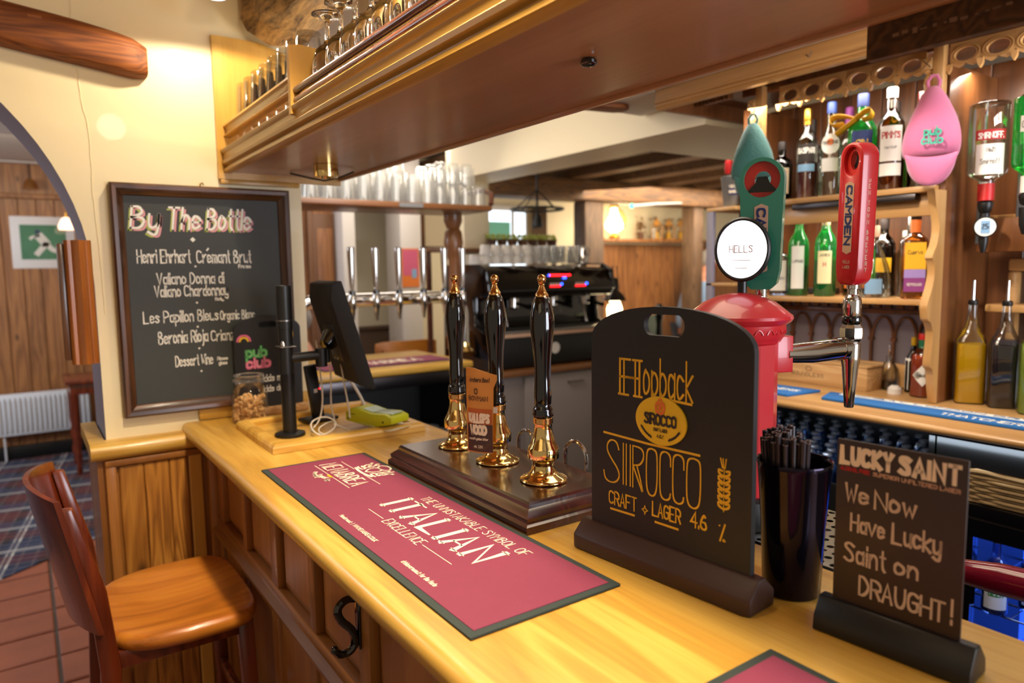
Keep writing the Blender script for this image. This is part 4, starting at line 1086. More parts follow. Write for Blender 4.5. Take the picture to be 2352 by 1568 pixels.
    for sg in (-1, 1):
        g = G()
        for k in range(6):
            a = math.radians(-90+sg*(28+7*k)); cx, cz = .1125+.037*math.cos(a), .228+.028*math.sin(a)
            ribbon(g, [(cx-.002, cz-.002*sg), (cx+.002, cz+.002*sg)], .0022)
        e = g.build('badge_wheat', 'print_dark', t, mat4=F2(0, 0), smooth=False); e.location.y -= .003
    return t
hop_board()

# ---- small sign: Lucky Saint
def lucky():
    dv = Vector((.0848, -.9964, 0))
    t = thing('tabletop_menu_sign', 'dark brown tabletop sign hand-lettered in chalk ending with DRAUGHT!', 'sign', (.797, .455, ZC+.0005), math.atan2(dv.y, dv.x))
    lean = math.radians(-2)
    SURF[t] = G().box((-.003, 0, .030), (.137, .0035, .2405)).build('board', 'board_brown', t, bevel=.0008)
    g = G(); g.prism([(-.020, 0), (-.018, .018), (-.004, .040), (.010, .040), (.030, .018), (.032, 0)], -.018, .154, 'YZ'); g.build('foot', 'black_satin', t, bevel=.002)
    F = frame4((0, 0, 0), (1, 0, 0), (0, 0, 1))
    def T(txt, x, z, h, w, wv, mt='chalk_tan', **k): return text_on('chalk_lettering' if mt == 'chalk_tan' else 'printed_lettering', txt, h, mt, t, Matrix.Translation((x, -.0005, z)) @ F, w=w, wv=wv, **k)
    T('LUCKY', .003, .2125, .0195, .057, .0047, 'print_cream', gap=2.1); T('SAINT', .069, .2125, .0195, .060, .0047, 'print_cream', gap=2.1)
    T('ALCOHOL FREE', .002, .2035, .0042, .034, .0010, 'print_red'); T('SUPERIOR UNFILTERED LAGER', .040, .2032, .0042, .090, .0010, 'label_tan')
    T('We', .009, .167, .021, .026, .0028, jitter=.02); T('Now', .043, .165, .021, .044, .0028, jitter=.02)
    T('Have', .017, .131, .021, .037, .0026, jitter=.02); T('Lucky', .064, .130, .023, .050, .0026, jitter=.02)
    T('Saint', .010, .092, .024, .047, .0025, jitter=.02); T('on', .068, .094, .020, .024, .0026, jitter=.02)
    T('DRAUGHT', .029, .055, .023, .092, .0026, jitter=.02); T('!', .128, .056, .028, .001, .0026)
lucky()

# ---- cup of straws
cup = thing('straw_cup', 'tall mirror-black metal cup holding paper straws between the two boards', 'cup', (.848, .548, ZC+.0005))
g = G(); g.lathe([(.036, .0), (.038, .002), (.042, .10), (.048, .178), (.0495, .185), (.049, .186), (.0475, .185), (.046, .178), (.040, .10), (.036, .006)], seg=44); g.build('wall', 'black_gloss', cup, angle=.9)
cup.children[0].data.materials[0] = plain('cup_mirror', '#2a2430', .12, metal=.9)
rnd = random.Random(8); sp0 = None
L = .213
spots = []
while len(spots) < 46:
    a = rnd.uniform(.22*PI, 1.36*PI); r = math.sqrt(rnd.uniform(0, 1))*.039
    x, y = r*math.cos(a), r*math.sin(a)
    if all((x-p)**2+(y-q)**2 > .0068**2 for p, q in spots) or rnd.random() < .0005: spots.append((x, y))
for i, (x, y) in enumerate(spots):
    if i == 0:
        g = G(); g.lathe([(.0034, 0), (.0034, L)], seg=10, cap1=False); g.lathe([(.0027, L), (.0027, L-.02)], seg=10, cap0=False, cap1=True)
        g.add([], [])
        o = g.build('paper_straw', ['straw_dark']); src = o
        g2 = G(); g2.lathe([(.0035, L-.0001), (.0035, L+.0004), (.0026, L+.0004), (.0026, L-.0001)], seg=10, cap0=False, cap1=False); g2.build('rim', 'straw_tip', o)
        tag(o, 'dark paper straw standing in the mirror-black cup', 'straw', 'straws in the black cup')
    else:
        o = src.copy(); COL.objects.link(o); c_ = src.children[0].copy(); COL.objects.link(c_); c_.parent = o
    base = Vector((.848+x*.72, .548+y*.72, ZC+.008)); tip = Vector((.848+x*1.12, .548+y*1.12, ZC+.008+L))
    o.location = base; d = (tip-base).normalized(); o.rotation_euler = d.to_track_quat('Z', 'Y').to_euler(); o.scale = (1, 1, rnd.uniform(.97, 1.03))

# ---- drip tray and black block behind
dt = thing('drip_tray', 'perforated steel drip tray seen between the straw cup and the brown sign', 'tray', (1.075, .76, 1.04))
g = G(); g.box((-.122, -.22, 0), (.125, .20, .012)); g.box((-.122, -.22, 0), (-.116, .20, .036)).box((.119, -.22, 0), (.125, .20, .036)).box((-.116, -.22, .012), (.119, -.214, .036)).box((-.116, .194, .012), (.119, .20, .036)).box((.0, -.15, -1.04), (.03, -.12, 0)).box((.0, .12, -1.04), (.03, .15, 0)); g.build('pan', 'black_satin', dt, smooth=False)
g = G(); nx, ny = 11, 19; xs = [-.115+.233*i/nx for i in range(nx+1)]; ysl = [-.213+.406*i/ny for i in range(ny+1)]
for i in range(nx):
    for j in range(ny):
        x0, x1_, y0, y1_ = xs[i], xs[i+1], ysl[j], ysl[j+1]; cx, cy = (x0+x1_)/2, (y0+y1_)/2; o = len(g.v)
        g.v += [(x0, y0, .040), (x1_, y0, .040), (x1_, y1_, .040), (x0, y1_, .040)]+[(cx+.0062*math.cos(a), cy+.0062*math.sin(a), .040) for a in [PI/4*k-3*PI/4 for k in range(8)]]
        g.f += [(o, o+1, o+6, o+5, o+4), (o+1, o+2, o+8, o+7, o+6), (o+2, o+3, o+10, o+9, o+8), (o+3, o, o+4, o+11, o+10)]; g.mi += [0]*4
g.build('grille', 'steel', dt, smooth=False)

# ---- red pillar-box beer font with tap
pb = thing('red_pillar_box_font', 'red pillar-box shaped beer font with glowing lens and green handle behind arched black board', 'beer font', (1.022, .775, ZC+.0015), math.radians(-20))
def ngon_lathe(g, prof, seg=10): return g.lathe(prof, seg=seg)
g = G(); g.lathe([(.078, 0), (.080, .004), (.080, .050), (.074, .055)], seg=40); g.build('black_base', 'black_satin', pb)
g = G(); g.lathe([(.066, .050), (.066, .315), (.070, .318), (.073, .326)], seg=12); g.build('column', 'post_red', pb, angle=.35)
g = G(); g.lathe([(.071, .322), (.076, .330), (.078, .348), (.086, .353), (.0895, .358), (.0885, .363), (.080, .370), (.060, .386), (.035, .397), (.018, .401), (.001, .402)], seg=48); g.build('domed_cap', 'post_red', pb, angle=.6)
g = G()
for k in range(22):
    a = 2*PI*k/22; c, s_ = math.cos(a), math.sin(a)
    g.tube([(.0768*math.cos(a+t), .0768*math.sin(a+t), .334+.0085*math.cos(t*PI/2/.095)) for t in (-.095, -.05, 0, .05, .095)], .0016, 6)
g.build('scallop_band', 'post_red', pb)
G().box((.045, -.030, .262), (.090, .030, .326)).build('letter_box_block', 'post_red', pb, bevel=.002)
# round lens on a stalk facing the camera (thing's local -x/-y rotated)
lr = math.radians(20)
g = G(); g.tube([(.0065, .0015, .395), (.0065, .0015, .436)], .008, 12); g.build('lens_stalk', 'black_satin', pb)
def facing(o, az): return Matrix.Translation(o) @ Matrix.Rotation(az, 4, 'Z')
Lm = facing((.0065, .0015, .476), math.radians(205+20)) @ Matrix.Scale(.84, 4)
g = G(); g.lathe([(.050, -.016), (.054, -.012), (.0560, 0), (.0560, .010), (.053, .014), (.050, .0135), (.0495, .011)], seg=48, axis='X', sy=1.0); g.xf(Matrix.Scale(1.18, 4, (0, 0, 1))); g.build('lens_ring', 'black_satin', pb, mat4=Lm)
g = G(); g.lathe([(.0495, .0112), (.001, .0135)], seg=48, axis='X', cap0=False); g.xf(Matrix.Scale(1.18, 4, (0, 0, 1))); g.build('lens_face', 'lens_light', pb, mat4=Lm, label='round glowing white lens')
FF = Lm @ Matrix.Translation((.0150, 0, 0)) @ frame4((0, 0, 0), (0, 1, 0), (0, 0, 1))
text_on('lens_lettering', 'HELLS', .014, 'label_tan', pb, FF @ Matrix.Translation((-.024, -.006, 0)), w=.046, wv=.0014)
line_on('lens_line', [[(-.018, -.022), (.018, -.022)], [(-.012, -.038), (.012, -.038)]], .0012, 'label_tan', pb, FF)
# green tap handle
def handle_outline(w, L, wt):
    P_ = [(-w*.42, .012), (-w*.25, .002), (w*.25, .002), (w*.42, .012)]
    P_ += [(w/2, .035), (wt, L-wt)]+[(wt*math.cos(a), L-wt+wt*math.sin(a)) for a in [PI*k/16 for k in range(1, 16)]]+[(-wt, L-wt), (-w/2, .035)]
    return P_
def tap_handle(parent, M0, L, w, wt, depth, mat, hole_r, hole_mat, txt, small=None, side=None, flag='CAMDEN'):
    ol = handle_outline(w, L, wt); hz = L-wt
    hole = [(hole_r*math.cos(a), hz+hole_r*1.0*math.sin(a)) for a in [2*PI*(k+.5)/20 for k in range(20)]]
    g = G(); g.prism(ol, -depth/2, depth/2, 'XZ', holes=[hole]); return g.build('handle', mat, parent, mat4=M0, bevel=0, angle=.5)
gm = Matrix.Translation((.052, .0115, .405)) @ Matrix.Rotation(math.radians(-52+20-12), 4, 'Z') @ Matrix.Rotation(math.radians(3), 4, 'X')
g = G(); g.lathe([(.0095, -.012), (.0095, .008)], seg=24); g.build('handle_collar', 'chrome', pb, mat4=gm)
tap_handle(pb, gm, .228, .062, .037, .026, 'handle_green', .0305, None, None)
g = G(); g.prism([(.0315*math.cos(a), .191+.0315*math.sin(a)) for a in [2*PI*k/28 for k in range(28)]], -.004, .006, 'XZ', holes=[[(.014*math.cos(a), .191+.0145*math.sin(a)) for a in [2*PI*(k+.5)/20 for k in range(20)]]]); g.build('handle_ring', 'disc_red', pb, mat4=gm, label='red ring')
g = G(); g.prism([(-.026, .170), (.026, .170), (.012, .185), (.008, .196), (-.008, .196), (-.012, .185)], -.006, -.0045, 'XZ'); g.build('bottle_opener', 'black_satin', pb, mat4=gm)
gf = gm @ Matrix.Translation((0, -.0136, 0)) @ frame4((0, 0, 0), (1, 0, 0), (0, 0, 1))
def flag(par, mt, w, z0, z1, m4, txt, th, tw):
    g = G(); e = .005; g.add([(-w, z0+e, 0), (0, z0, 0), (w, z0+e, 0), (w, z1-e, 0), (0, z1, 0), (-w, z1-e, 0)], [(0, 1, 2, 3, 4, 5)]); g.build('name_flag', mt, par, mat4=m4, smooth=False)
    text_on('flag_lettering', txt, th, 'print_navy', par, m4 @ Matrix.Translation((-th/2, z1-.009, .0006)) @ Matrix.Rotation(-PI/2, 4, 'Z'), w=tw, wv=.0033)
flag(pb, 'label_tan', .0115, .030, .150, gf, 'CAMDEN', .0135, .098)

# chrome tap carried by the font: tube to the side and faucet
bt = thing('chrome_beer_tap', 'chrome beer tap with tall red handle beside the pillar-box font', 'beer tap', (1.10, .742, 1.375))
def tl(*p): return (p[0]-1.10, p[1]-.742, p[2]-1.375)
g = G(); g.tube([tl(1.090, .732, 1.375), tl(1.120, .728, 1.374), tl(1.16, .722, 1.373), tl(1.20, .716, 1.374), tl(1.235, .712, 1.374)], [.0150, .0175, .0195, .0200, .0195], 24); g.build('tap_arm', 'chrome', bt)
g = G(); g.tube([tl(1.232, .713, 1.374), tl(1.243, .711, 1.374)], .0215, 24); g.build('locking_ring', 'chrome', bt)
fx, fy = 1.262, .706
fc = Matrix.Translation(tl(fx, fy, 0))
g = G(); g.lathe([(.0075, 1.262), (.0085, 1.264), (.0120, 1.310), (.0145, 1.338), (.0165, 1.350), (.0170, 1.382), (.0150, 1.386)], seg=28); g.build('spout', 'chrome', bt, mat4=fc, angle=.5)
g = G(); g.lathe([(.0150, 1.386), (.0200, 1.392), (.0210, 1.402), (.0205, 1.412), (.0150, 1.420)], seg=8); g.build('flow_collar', 'chrome', bt, mat4=fc, angle=.4)
g = G(); g.lathe([(.0160, 1.420), (.0172, 1.422), (.0172, 1.432), (.0160, 1.434)], seg=24); g.build('black_ring', 'black_gloss', bt, mat4=fc)
g = G(); g.lathe([(.0150, 1.434), (.0158, 1.437), (.0158, 1.462), (.0145, 1.468), (.0095, 1.474), (.0090, 1.484), (.0112, 1.485), (.0112, 1.500)], seg=28); g.build('lever_sleeve', 'chrome', bt, mat4=fc, angle=.5)
az = math.radians(-103)
hm = Matrix.Translation(tl(fx, fy, 1.490)) @ Matrix.Rotation(az, 4, 'Z') @ Matrix.Rotation(math.radians(3), 4, 'Y') @ Matrix.Rotation(math.radians(2), 4, 'X') @ Matrix.Scale(.945, 4)
def slab(g, w, L, dep, rt, rz):  # tall rounded bar with a ring at the top
    pass
ol = handle_outline(.054, .272, .0275); hz = .272-.0275
hole = [(.0170*math.cos(a), hz-.008+.026*math.sin(a)) for a in [2*PI*(k+.5)/24 for k in range(24)]]
g = G(); g.prism(ol, -.021, .021, 'XZ', holes=[hole]); g.build('handle', 'handle_red', bt, mat4=hm, bevel=.0045, angle=.6)
g = G(); g.prism([(.0168*math.cos(a), hz-.008+.0255*math.sin(a)) for a in [2*PI*(k+.5)/24 for k in range(24)]], -.012, .008, 'XZ', holes=[[(.0095*math.cos(a), hz-.006+.018*math.sin(a)) for a in [2*PI*(k+.5)/16 for k in range(16)]]]); g.build('inner_ring', 'disc_red', bt, mat4=hm)
g = G(); g.prism([(-.014, hz-.030), (.010, hz-.026), (.008, hz-.006), (.004, hz+.004), (-.002, hz+.004), (-.004, hz-.008)], -.004, -.002, 'XZ'); g.build('bottle_opener', 'black_satin', bt, mat4=hm)
hf = hm @ Matrix.Translation((0, -.0216, 0)) @ frame4((0, 0, 0), (1, 0, 0), (0, 0, 1))
flag(bt, 'label_tan', .0105, .062, .200, hf, 'CAMDEN', .0125, .110)
text_on('handle_lettering', 'HELLS', .0052, 'label_tan', bt, hf @ Matrix.Translation((-.008, .045, 0)), w=.016, wv=.0008)
text_on('handle_lettering', 'LAGER', .0052, 'label_tan', bt, hf @ Matrix.Translation((-.008, .035, 0)), w=.016, wv=.0008)
hs = hm @ Matrix.Translation((.0274, 0, 0)) @ frame4((0, 0, 0), (0, 1, 0), (0, 0, 1))
word = 'CAMDEN TOWN BREWERY'; zz = .240
for ch in word:
    if ch != ' ': text_on('side_lettering', ch, .0075, 'label_tan', bt, hs @ Matrix.Translation((-.003, zz-.0075, 0)), wv=.0012, sx=.9)
    zz -= .0118 if ch != ' ' else .0075

# ---- till tray with pole, screen, card reader
tr = thing('till_stand_tray', 'low oak tray with raised moulded rim under the black till pole', 'tray', (.69, 1.93, ZC+.0005))
g = G()
A = [(.482, 1.735), (.905, 1.735), (.905, 2.150), (.482, 2.100)]
A = [(x-.69, y-1.93) for x, y in A]
cx = sum(p[0] for p in A)/4; cy = sum(p[1] for p in A)/4
prof = [(0, 0), (0, .014), (.004, .020), (.010, .024), (.030, .024), (.034, .019), (.034, .007)]
def inset(P_, d):
    out = []
    for i in range(4):
        a, b, c = Vector(P_[i-1]), Vector(P_[i]), Vector(P_[(i+1) % 4])
        e1 = (b-a).normalized(); e2 = (c-b).normalized(); n1 = Vector((-e1.y, e1.x)); n2 = Vector((-e2.y, e2.x))
        bis = (n1+n2); out.append(tuple(b+bis*(d/(1+n1.dot(n2)))))
    return out
for d, z in prof:
    for p in inset(A, d): g.v.append((p[0], p[1], z))
for i in range(len(prof)-1):
    for k in range(4): k2 = (k+1) % 4; g.f.append((i*4+k, i*4+k2, i*4+4+k2, i*4+4+k)); g.mi.append(0)
g.f += [(3, 2, 1, 0), tuple(4*(len(prof)-1)+k for k in range(4))]; g.mi += [0, 0]
g.build('tray_board', 'honey_oak_x', tr, angle=.35)
tp = thing('till_screen_stand', 'black touchscreen till seen from behind on a black pole stand', 'till', (.572, 1.885, ZC+.008))
g = G(); g.lathe([(.040, 0), (.041, .003), (.040, .008), (.034, .010), (.020, .012)], seg=36); g.build('base', 'black_satin', tp)
g = G(); g.lathe([(.0185, .010), (.0185, .290), (.0190, .2905), (.0190, .292), (.0200, .292), (.0200, .406), (.0190, .407)], seg=32); g.build('pole', 'black_satin', tp, angle=.5)
g = G(); g.lathe([(.0193, .312), (.0208, .312), (.0208, .315), (.0193, .315)], seg=32); g.build('pole_ring', 'steel', tp)
g = G(); g.tube([(-.012, -.034, .175), (-.012, -.034, .245)], .018, 20); g.build('clamp_block', 'black_satin', tp)
g = G(); g.box((-.030, -.052, .246), (.012, -.004, .2475)); g.build('clamp_plate', 'steel', tp, bevel=.001)
g = G(); g.lathe([(.005, .2475), (.007, .249), (.007, .255), (.005, .258), (.003, .262)], (-.018, -.036, 0), seg=12); g.build('clamp_bolt', 'chrome', tp)
g = G(); g.tube([(.0, -.034, .215), (.075, -.030, .217)], .013, 14); g.build('arm', 'black_satin', tp)
g = G(); g.tube([(.085, -.030, .185), (.085, -.030, .235)], .016, 18); g.tube([(.10, -.028, .195), (.10, -.028, .232)], .010, 14); g.build('swivel_joint', 'black_satin', tp, label='glossy swivel joint')
g = G(); g.tube([(.100, -.025, .24), (.125, -.015, .262)], [.020, .030], 18); g.build('mounting_head', 'black_gloss', tp)
# screen: thin slab leaning back; its face looks right/down the bar
sm = Matrix.Translation((.158, .0, .268)) @ Matrix.Rotation(math.radians(-5), 4, 'Z') @ Matrix.Rotation(math.radians(-16), 4, 'Y')
g = G(); g.prism([(-.030, -.128), (.006, -.155), (.014, -.155), (.014, .152), (-.014, .152), (-.030, .110)], -.115, .115, 'XZ'); g.build('screen_casing', 'black_matte', tp, mat4=sm, bevel=.004)
G().box((.0142, -.108, -.142), (.0150, .108, .142)).build('screen_glass', 'black_gloss', tp, mat4=sm)
G().box((-.034, -.05, -.07), (-.020, .05, .04)).build('rear_box', 'black_satin', tp, mat4=sm, bevel=.004)
for k in range(4):
    g = G(); g.lathe([(.003, -.0365), (.003, -.034)], ( 0, -.04+.027*k, -.06), 8, 'X'); g.build('screw', 'brass', tp, mat4=sm)

cr = thing('card_reader', 'lime yellow card payment terminal lying on the till tray', 'card reader', (.792, 1.805, ZC+.032), math.radians(-66))
g = G(); g.prism([(-.085, .0), (-.085, .026), (-.060, .038), (-.030, .036), (.010, .028), (.060, .030), (.085, .022), (.085, .004), (.030, -.008), (.0, -.010), (-.05, -.004)], -.038, .038, 'XZ'); g.build('casing', 'card_lime', cr, bevel=.005)
g = G(); g.add([(-.028, -.026, .0367), (.008, -.026, .0295), (.008, .026, .0295), (-.028, .026, .0367)], [(0, 1, 2, 3)]); g.xf(Matrix.Translation((0, 0, .0005))); g.build('display', 'lcd', cr, smooth=False)
g = G(); g.box((.012, -.024, .0285), (.075, .024, .0305)); g.build('keypad', 'lcd', cr, bevel=.001)
G().box((-.079, -.0385, .020), (-.045, -.0375, .0215)).build('card_slot', 'black_satin', cr, smooth=False)
for x in (-.072, .055): g = G(); g.lathe([(.003, -.0388), (.003, -.0378)], (x, 0, .008), 10, 'Y'); g.build('screw', 'dark_steel', cr)
g = G(); n = 10
for i in range(n+1):
    t = i/n; z = .006+.010*math.sin(t*5)+.012*t
    g.v += [(-.09+.17*t, -.045, z), (-.08+.17*t, .04, z+.004)]
for i in range(n): g.f.append((2*i, 2*i+2, 2*i+3, 2*i+1)); g.mi.append(0)
o = g.build('paper_slip', 'paper', loc=(.80, 1.80, ZC+.010), sub=1); o.rotation_euler = (0, 0, math.radians(-66)); tag(o, 'crumpled white paper slip under the lime card reader', 'paper')
# white cables
def cable(pts, r, label, mat='cable_white'):
    g = G(); g.tube([Vector(p) for p in chaik3(pts)], r, 7); return tag(g.build('cable', mat), label, 'cable')
def chaik3(p, it=3):
    p = [Vector(q) for q in p]
    for _ in range(it):
        q = [p[0]]
        for a, b in zip(p, p[1:]): q += [a*.75+b*.25, a*.25+b*.75]
        p = q+[p[-1]]
    return p
z = ZC+.012
cable([(.66, 1.90, 1.34), (.668, 1.90, 1.25), (.672, 1.895, 1.18), (.66, 1.89, 1.12), (.63, 1.87, 1.10), (.61, 1.84, z+.01), (.64, 1.80, z), (.68, 1.80, z+.03), (.66, 1.86, z+.045), (.61, 1.85, z+.03), (.62, 1.80, z), (.68, 1.76+.02, z+.002), (.76, 1.80, z+.004)], .0023, 'white cable hanging from the till screen and looping on the tray')
cable([(.690, 1.90, 1.33), (.700, 1.90, 1.24), (.69, 1.89, 1.15), (.70, 1.88, 1.11), (.66, 1.84, 1.12), (.625, 1.83, 1.105), (.64, 1.79, z), (.70, 1.79, z+.002), (.72, 1.83, z), (.68, 1.85, z+.02)], .0023, 'second white cable coiled beside the till pole')
cable([(.725, 1.90, 1.30), (.728, 1.88, 1.22), (.728, 1.85, 1.15), (.722, 1.83, 1.125)], .0025, 'pale lead dropping from the screen to the card reader')
cable([(.745, 1.96, 1.25), (.79, 1.97, 1.20), (.82, 1.95, 1.13), (.81, 1.93, 1.10)], .0045, 'thick grey lead behind the till screen')
ph = thing('phone_handset', 'slim black handset with red light standing behind the till cables', 'phone', (.70, 2.02, ZC+.010), math.radians(12))
g = G(); g.prism([(-.018, 0), (.018, 0), (.018, .17), (-.018, .17)], -.008, .008, 'XZ'); g.xf(Matrix.Rotation(math.radians(-8), 4, 'Y')); g.build('body', 'black_satin', ph, bevel=.003)
G().box((-.018, -.0098, .085), (-.006, -.0085, .097)).build('button', 'white_plastic', ph, bevel=.001)
G().sphere((.001, -.0095, .096), .0022, 8, 6).build('indicator', 'led_red', ph)
G().box((-.05, -.03, 0), (.05, .035, .010)).build('cradle', 'black_satin', ph, bevel=.003)

# ---- jar of nuts
jr = thing('glass_jar', 'round clear glass jar half filled with cashew nuts at the far end of the bar', 'jar', (.542, 2.168, ZC+.0005))
g = G(); g.lathe([(.044, 0), (.050, .004), (.053, .02), (.053, .075), (.050, .095), (.043, .108), (.040, .114), (.044, .118), (.044, .124), (.041, .128), (.0415, .140), (.043, .143)], seg=40, cap1=False); g.build('glass_wall', 'clear_glass', jr, angle=.9)
g = G(); g.lathe([(.0425, .140), (.0445, .143), (.0425, .146), (.041, .143)], seg=36, cap0=False, cap1=False); g.build('rim', 'ice_glass', jr)
g = G(); g.lathe([(.044, .124), (.0462, .127), (.0462, .131), (.0440, .134)], seg=36, cap0=False, cap1=False); g.build('neck_ring', 'ice_glass', jr)
rnd = random.Random(21); src = None; k = 0
for lay in range(7):
    for q in range(17):
        r = .044*math.sqrt(rnd.uniform(.15, 1)); a = rnd.uniform(0, 2*PI)
        if r < .022 and lay < 6: continue
        p = (.542+r*math.cos(a), 2.168+r*math.sin(a), ZC+.010+lay*.0105+rnd.uniform(0, .004))
        if src is None:
            g = G(); g.tube([(-.008, 0, 0), (-.005, .003, 0), (0, .0045, 0), (.005, .003, 0), (.0085, -.001, 0)], [.0025, .0045, .0052, .0048, .0024], 7)
            o = src = g.build('cashew_nut', 'nut'); tag(o, 'golden cashew nut among the nuts in the glass jar', 'nut', 'nuts in the glass jar')
        else: o = src.copy(); COL.objects.link(o)
        o.location = p; o.rotation_euler = (rnd.uniform(0, 6), rnd.uniform(0, 6), rnd.uniform(0, 6))
# ---- pub club board behind the jar
pk = thing('tabletop_chalkboard', 'black chalkboard with pink rainbow and bubbly Pub Club lettering beside the nut jar', 'sign', (.524, 2.250, ZC+.0005), math.radians(4))
ol = [(0, .02), (.212, .02), (.212, .270)]+[(.106+.106*math.cos(a), .270+.045*math.sin(a)) for a in [PI*k/16 for k in range(1, 16)]]+[(0, .270)]
slot = [(.106+.018*(1 if math.cos(a) > 0 else -1)+.010*math.cos(a), .286+.010*math.sin(a)) for a in [2*PI*(k+.5)/16 for k in range(16)]]
g = G(); g.prism(ol, 0, .008, 'XZ', holes=[slot]); SURF[pk] = g.build('board', 'board_black', pk)
G().box((-.01, -.020, 0), (.222, .022, .024)).build('foot', 'gift_box_pine', pk, bevel=.003)
F = frame4((0, 0, 0), (1, 0, 0), (0, 0, 1))
for r_, mt in ((.020, 'chalk_magenta'), (.0155, 'board_black'), (.013, 'badge_yellow')):
    if mt == 'board_black': continue
    line_on('painted_rainbow', [[(.030+r_*math.cos(a), .236+r_*math.sin(a)) for a in [PI*k/12 for k in range(13)]]], .0045, mt, pk, Matrix.Translation((0, -.0006, 0)) @ F)
def PT(txt, x, z, h, w, wv, mt): return text_on('painted_lettering', txt, h, mt, pk, Matrix.Translation((x, -.0006, z)) @ F, w=w, wv=wv)
PT('pub', .036, .186, .032, .062, .0075, 'chalk_green'); PT('club', .036, .152, .032, .072, .0075, 'chalk_magenta')
PT('pub', .036, .1865, .032, .062, .0016, 'print_cream'); PT('club', .036, .1525, .032, .072, .0016, 'print_cream')
PT('kids menu', .085, .105, .022, .090, .0022, 'chalk'); PT('kids drinks', .085, .072, .020, .095, .0022, 'chalk'); PT('50', .160, .235, .030, .026, .0028, 'chalk_yellow')

# ================================================================== BACK BAR
ZB = 1.100
bk = thing('back_bar_counter', 'pale wooden back bar counter carrying blue bar runners and syrup bottles', 'counter', (2.3, .9, 0))
def inr(g, o=(2.3, .9, 0)): return g.xf(Matrix.Translation((-o[0], -o[1], -o[2])))
g = G(); g.prism([(1.965, 1.078), (1.957, 1.083), (1.955, 1.090), (1.958, 1.097), (1.968, ZB), (2.66, ZB), (2.66, 1.078)], -.5, 1.93, 'XZ'); inr(g).build('worktop', 'backbar_light', bk, angle=.9)
inr(G().box((2.60, -.5, 0), (2.66, 1.93, 1.078)).box((1.99, 1.90, 0), (2.60, 1.93, 1.078))).build('carcass', 'black_satin', bk, smooth=False)
inr(G().box((1.99, -.5, 1.00), (2.01, .87, 1.078)).box((1.99, .865, 0), (2.58, .885, 1.078))).build('dark_divider', 'black_satin', bk, smooth=False)
wb = thing('back_bar_shelving', 'brown wooden back bar unit with carved frieze, two bottle shelves and scalloped shelf brackets', 'shelf unit', (2.4, .9, ZB+.001))
def inw(g): return inr(g, (2.4, .9, ZB+.001))
for i, y in enumerate([-.5+.117*k for k in range(20)]):
    inw(G().box((2.60, y, ZB+.001), (2.615, y+.114, 2.16))).build('back_plank', 'backbar', wb, bevel=.002, seg=1)
for z, th, y1 in ((1.762, .018, 1.70), (1.418, .018, 1.70)):
    inw(G().box((2.255, 1.02, z-th), (2.599, y1, z))).build('shelf', 'backbar_light', wb, bevel=.003)
    inw(G().box((2.47, .18, 1.375), (2.585, .955, 1.40)) if z < 1.7 else G().box((2.45, .18, 1.655), (2.599, .955, 1.672))).build('shelf', 'backbar_light', wb, bevel=.006)
inw(G().box((2.30, 1.022, 1.675), (2.315, 1.69, 1.744))).build('shelf_rail', 'backbar_light', wb, bevel=.002)
inw(G().box((2.262, 1.08, 1.722), (2.299, 1.50, 1.742))).build('light_strip', 'dark_steel', wb, bevel=.002)
# pilasters and side panels
inw(G().box((2.275, 1.0005, ZB+.001), (2.599, 1.018, 2.11))).build('side_panel', 'backbar', wb, bevel=.002)
inw(G().box((2.30, 1.70, ZB+.001), (2.599, 1.72, 2.11))).build('side_panel', 'backbar', wb, bevel=.002)
inw(G().box((2.275, 1.66, 1.418), (2.30, 1.72, 2.11))).build('pilaster', 'backbar', wb, bevel=.003)
inw(G().box((2.30, .955, 1.60), (2.32, .18, 1.69)) if False else G().box((2.40, .18, 1.56), (2.43, .96, 1.66))).build('optic_rail', 'backbar', wb, bevel=.003)
# scalloped bracket below/above the shelves, facing the camera edge-on
def prof_pts():
    z = [1.744, 1.70, 1.66, 1.62, 1.585, 1.56, 1.545, 1.54, 1.525, 1.50, 1.47, 1.44, 1.418, 1.40, 1.385, 1.37, 1.36, 1.355, 1.33, 1.30, 1.26, 1.23, 1.215, 1.21, 1.18, 1.15, 1.125, ZB+.002]
    x = [2.200, 2.214, 2.236, 2.242, 2.232, 2.212, 2.204, 2.212, 2.222, 2.226, 2.220, 2.206, 2.192, 2.186, 2.190, 2.194, 2.198, 2.214, 2.230, 2.232, 2.226, 2.222, 2.224, 2.240, 2.246, 2.252, 2.260, 2.268]
    return list(zip(x, z))
pp_ = prof_pts(); g = G(); g.prism(chaikin(pp_, 1)+[(2.276, ZB+.002), (2.276, 1.744)], .996, 1.018, 'XZ'); inw(g).build('scalloped_bracket', 'backbar_light_z', wb, angle=.9)
# mirror-backed recess on the right with frame mouldings
inw(G().box((2.585, .20, 1.16), (2.597, .90, 1.54))).build('recess_panel', 'dark_beam_z', wb, smooth=False)
for a, b in (((2.56, .19, 1.13), (2.597, .93, 1.17)), ((2.56, .19, 1.50), (2.597, .93, 1.54)), ((2.56, .90, 1.17), (2.597, .93, 1.50))):
    inw(G().box(a, b)).build('recess_frame', 'backbar_light', wb, bevel=.008)
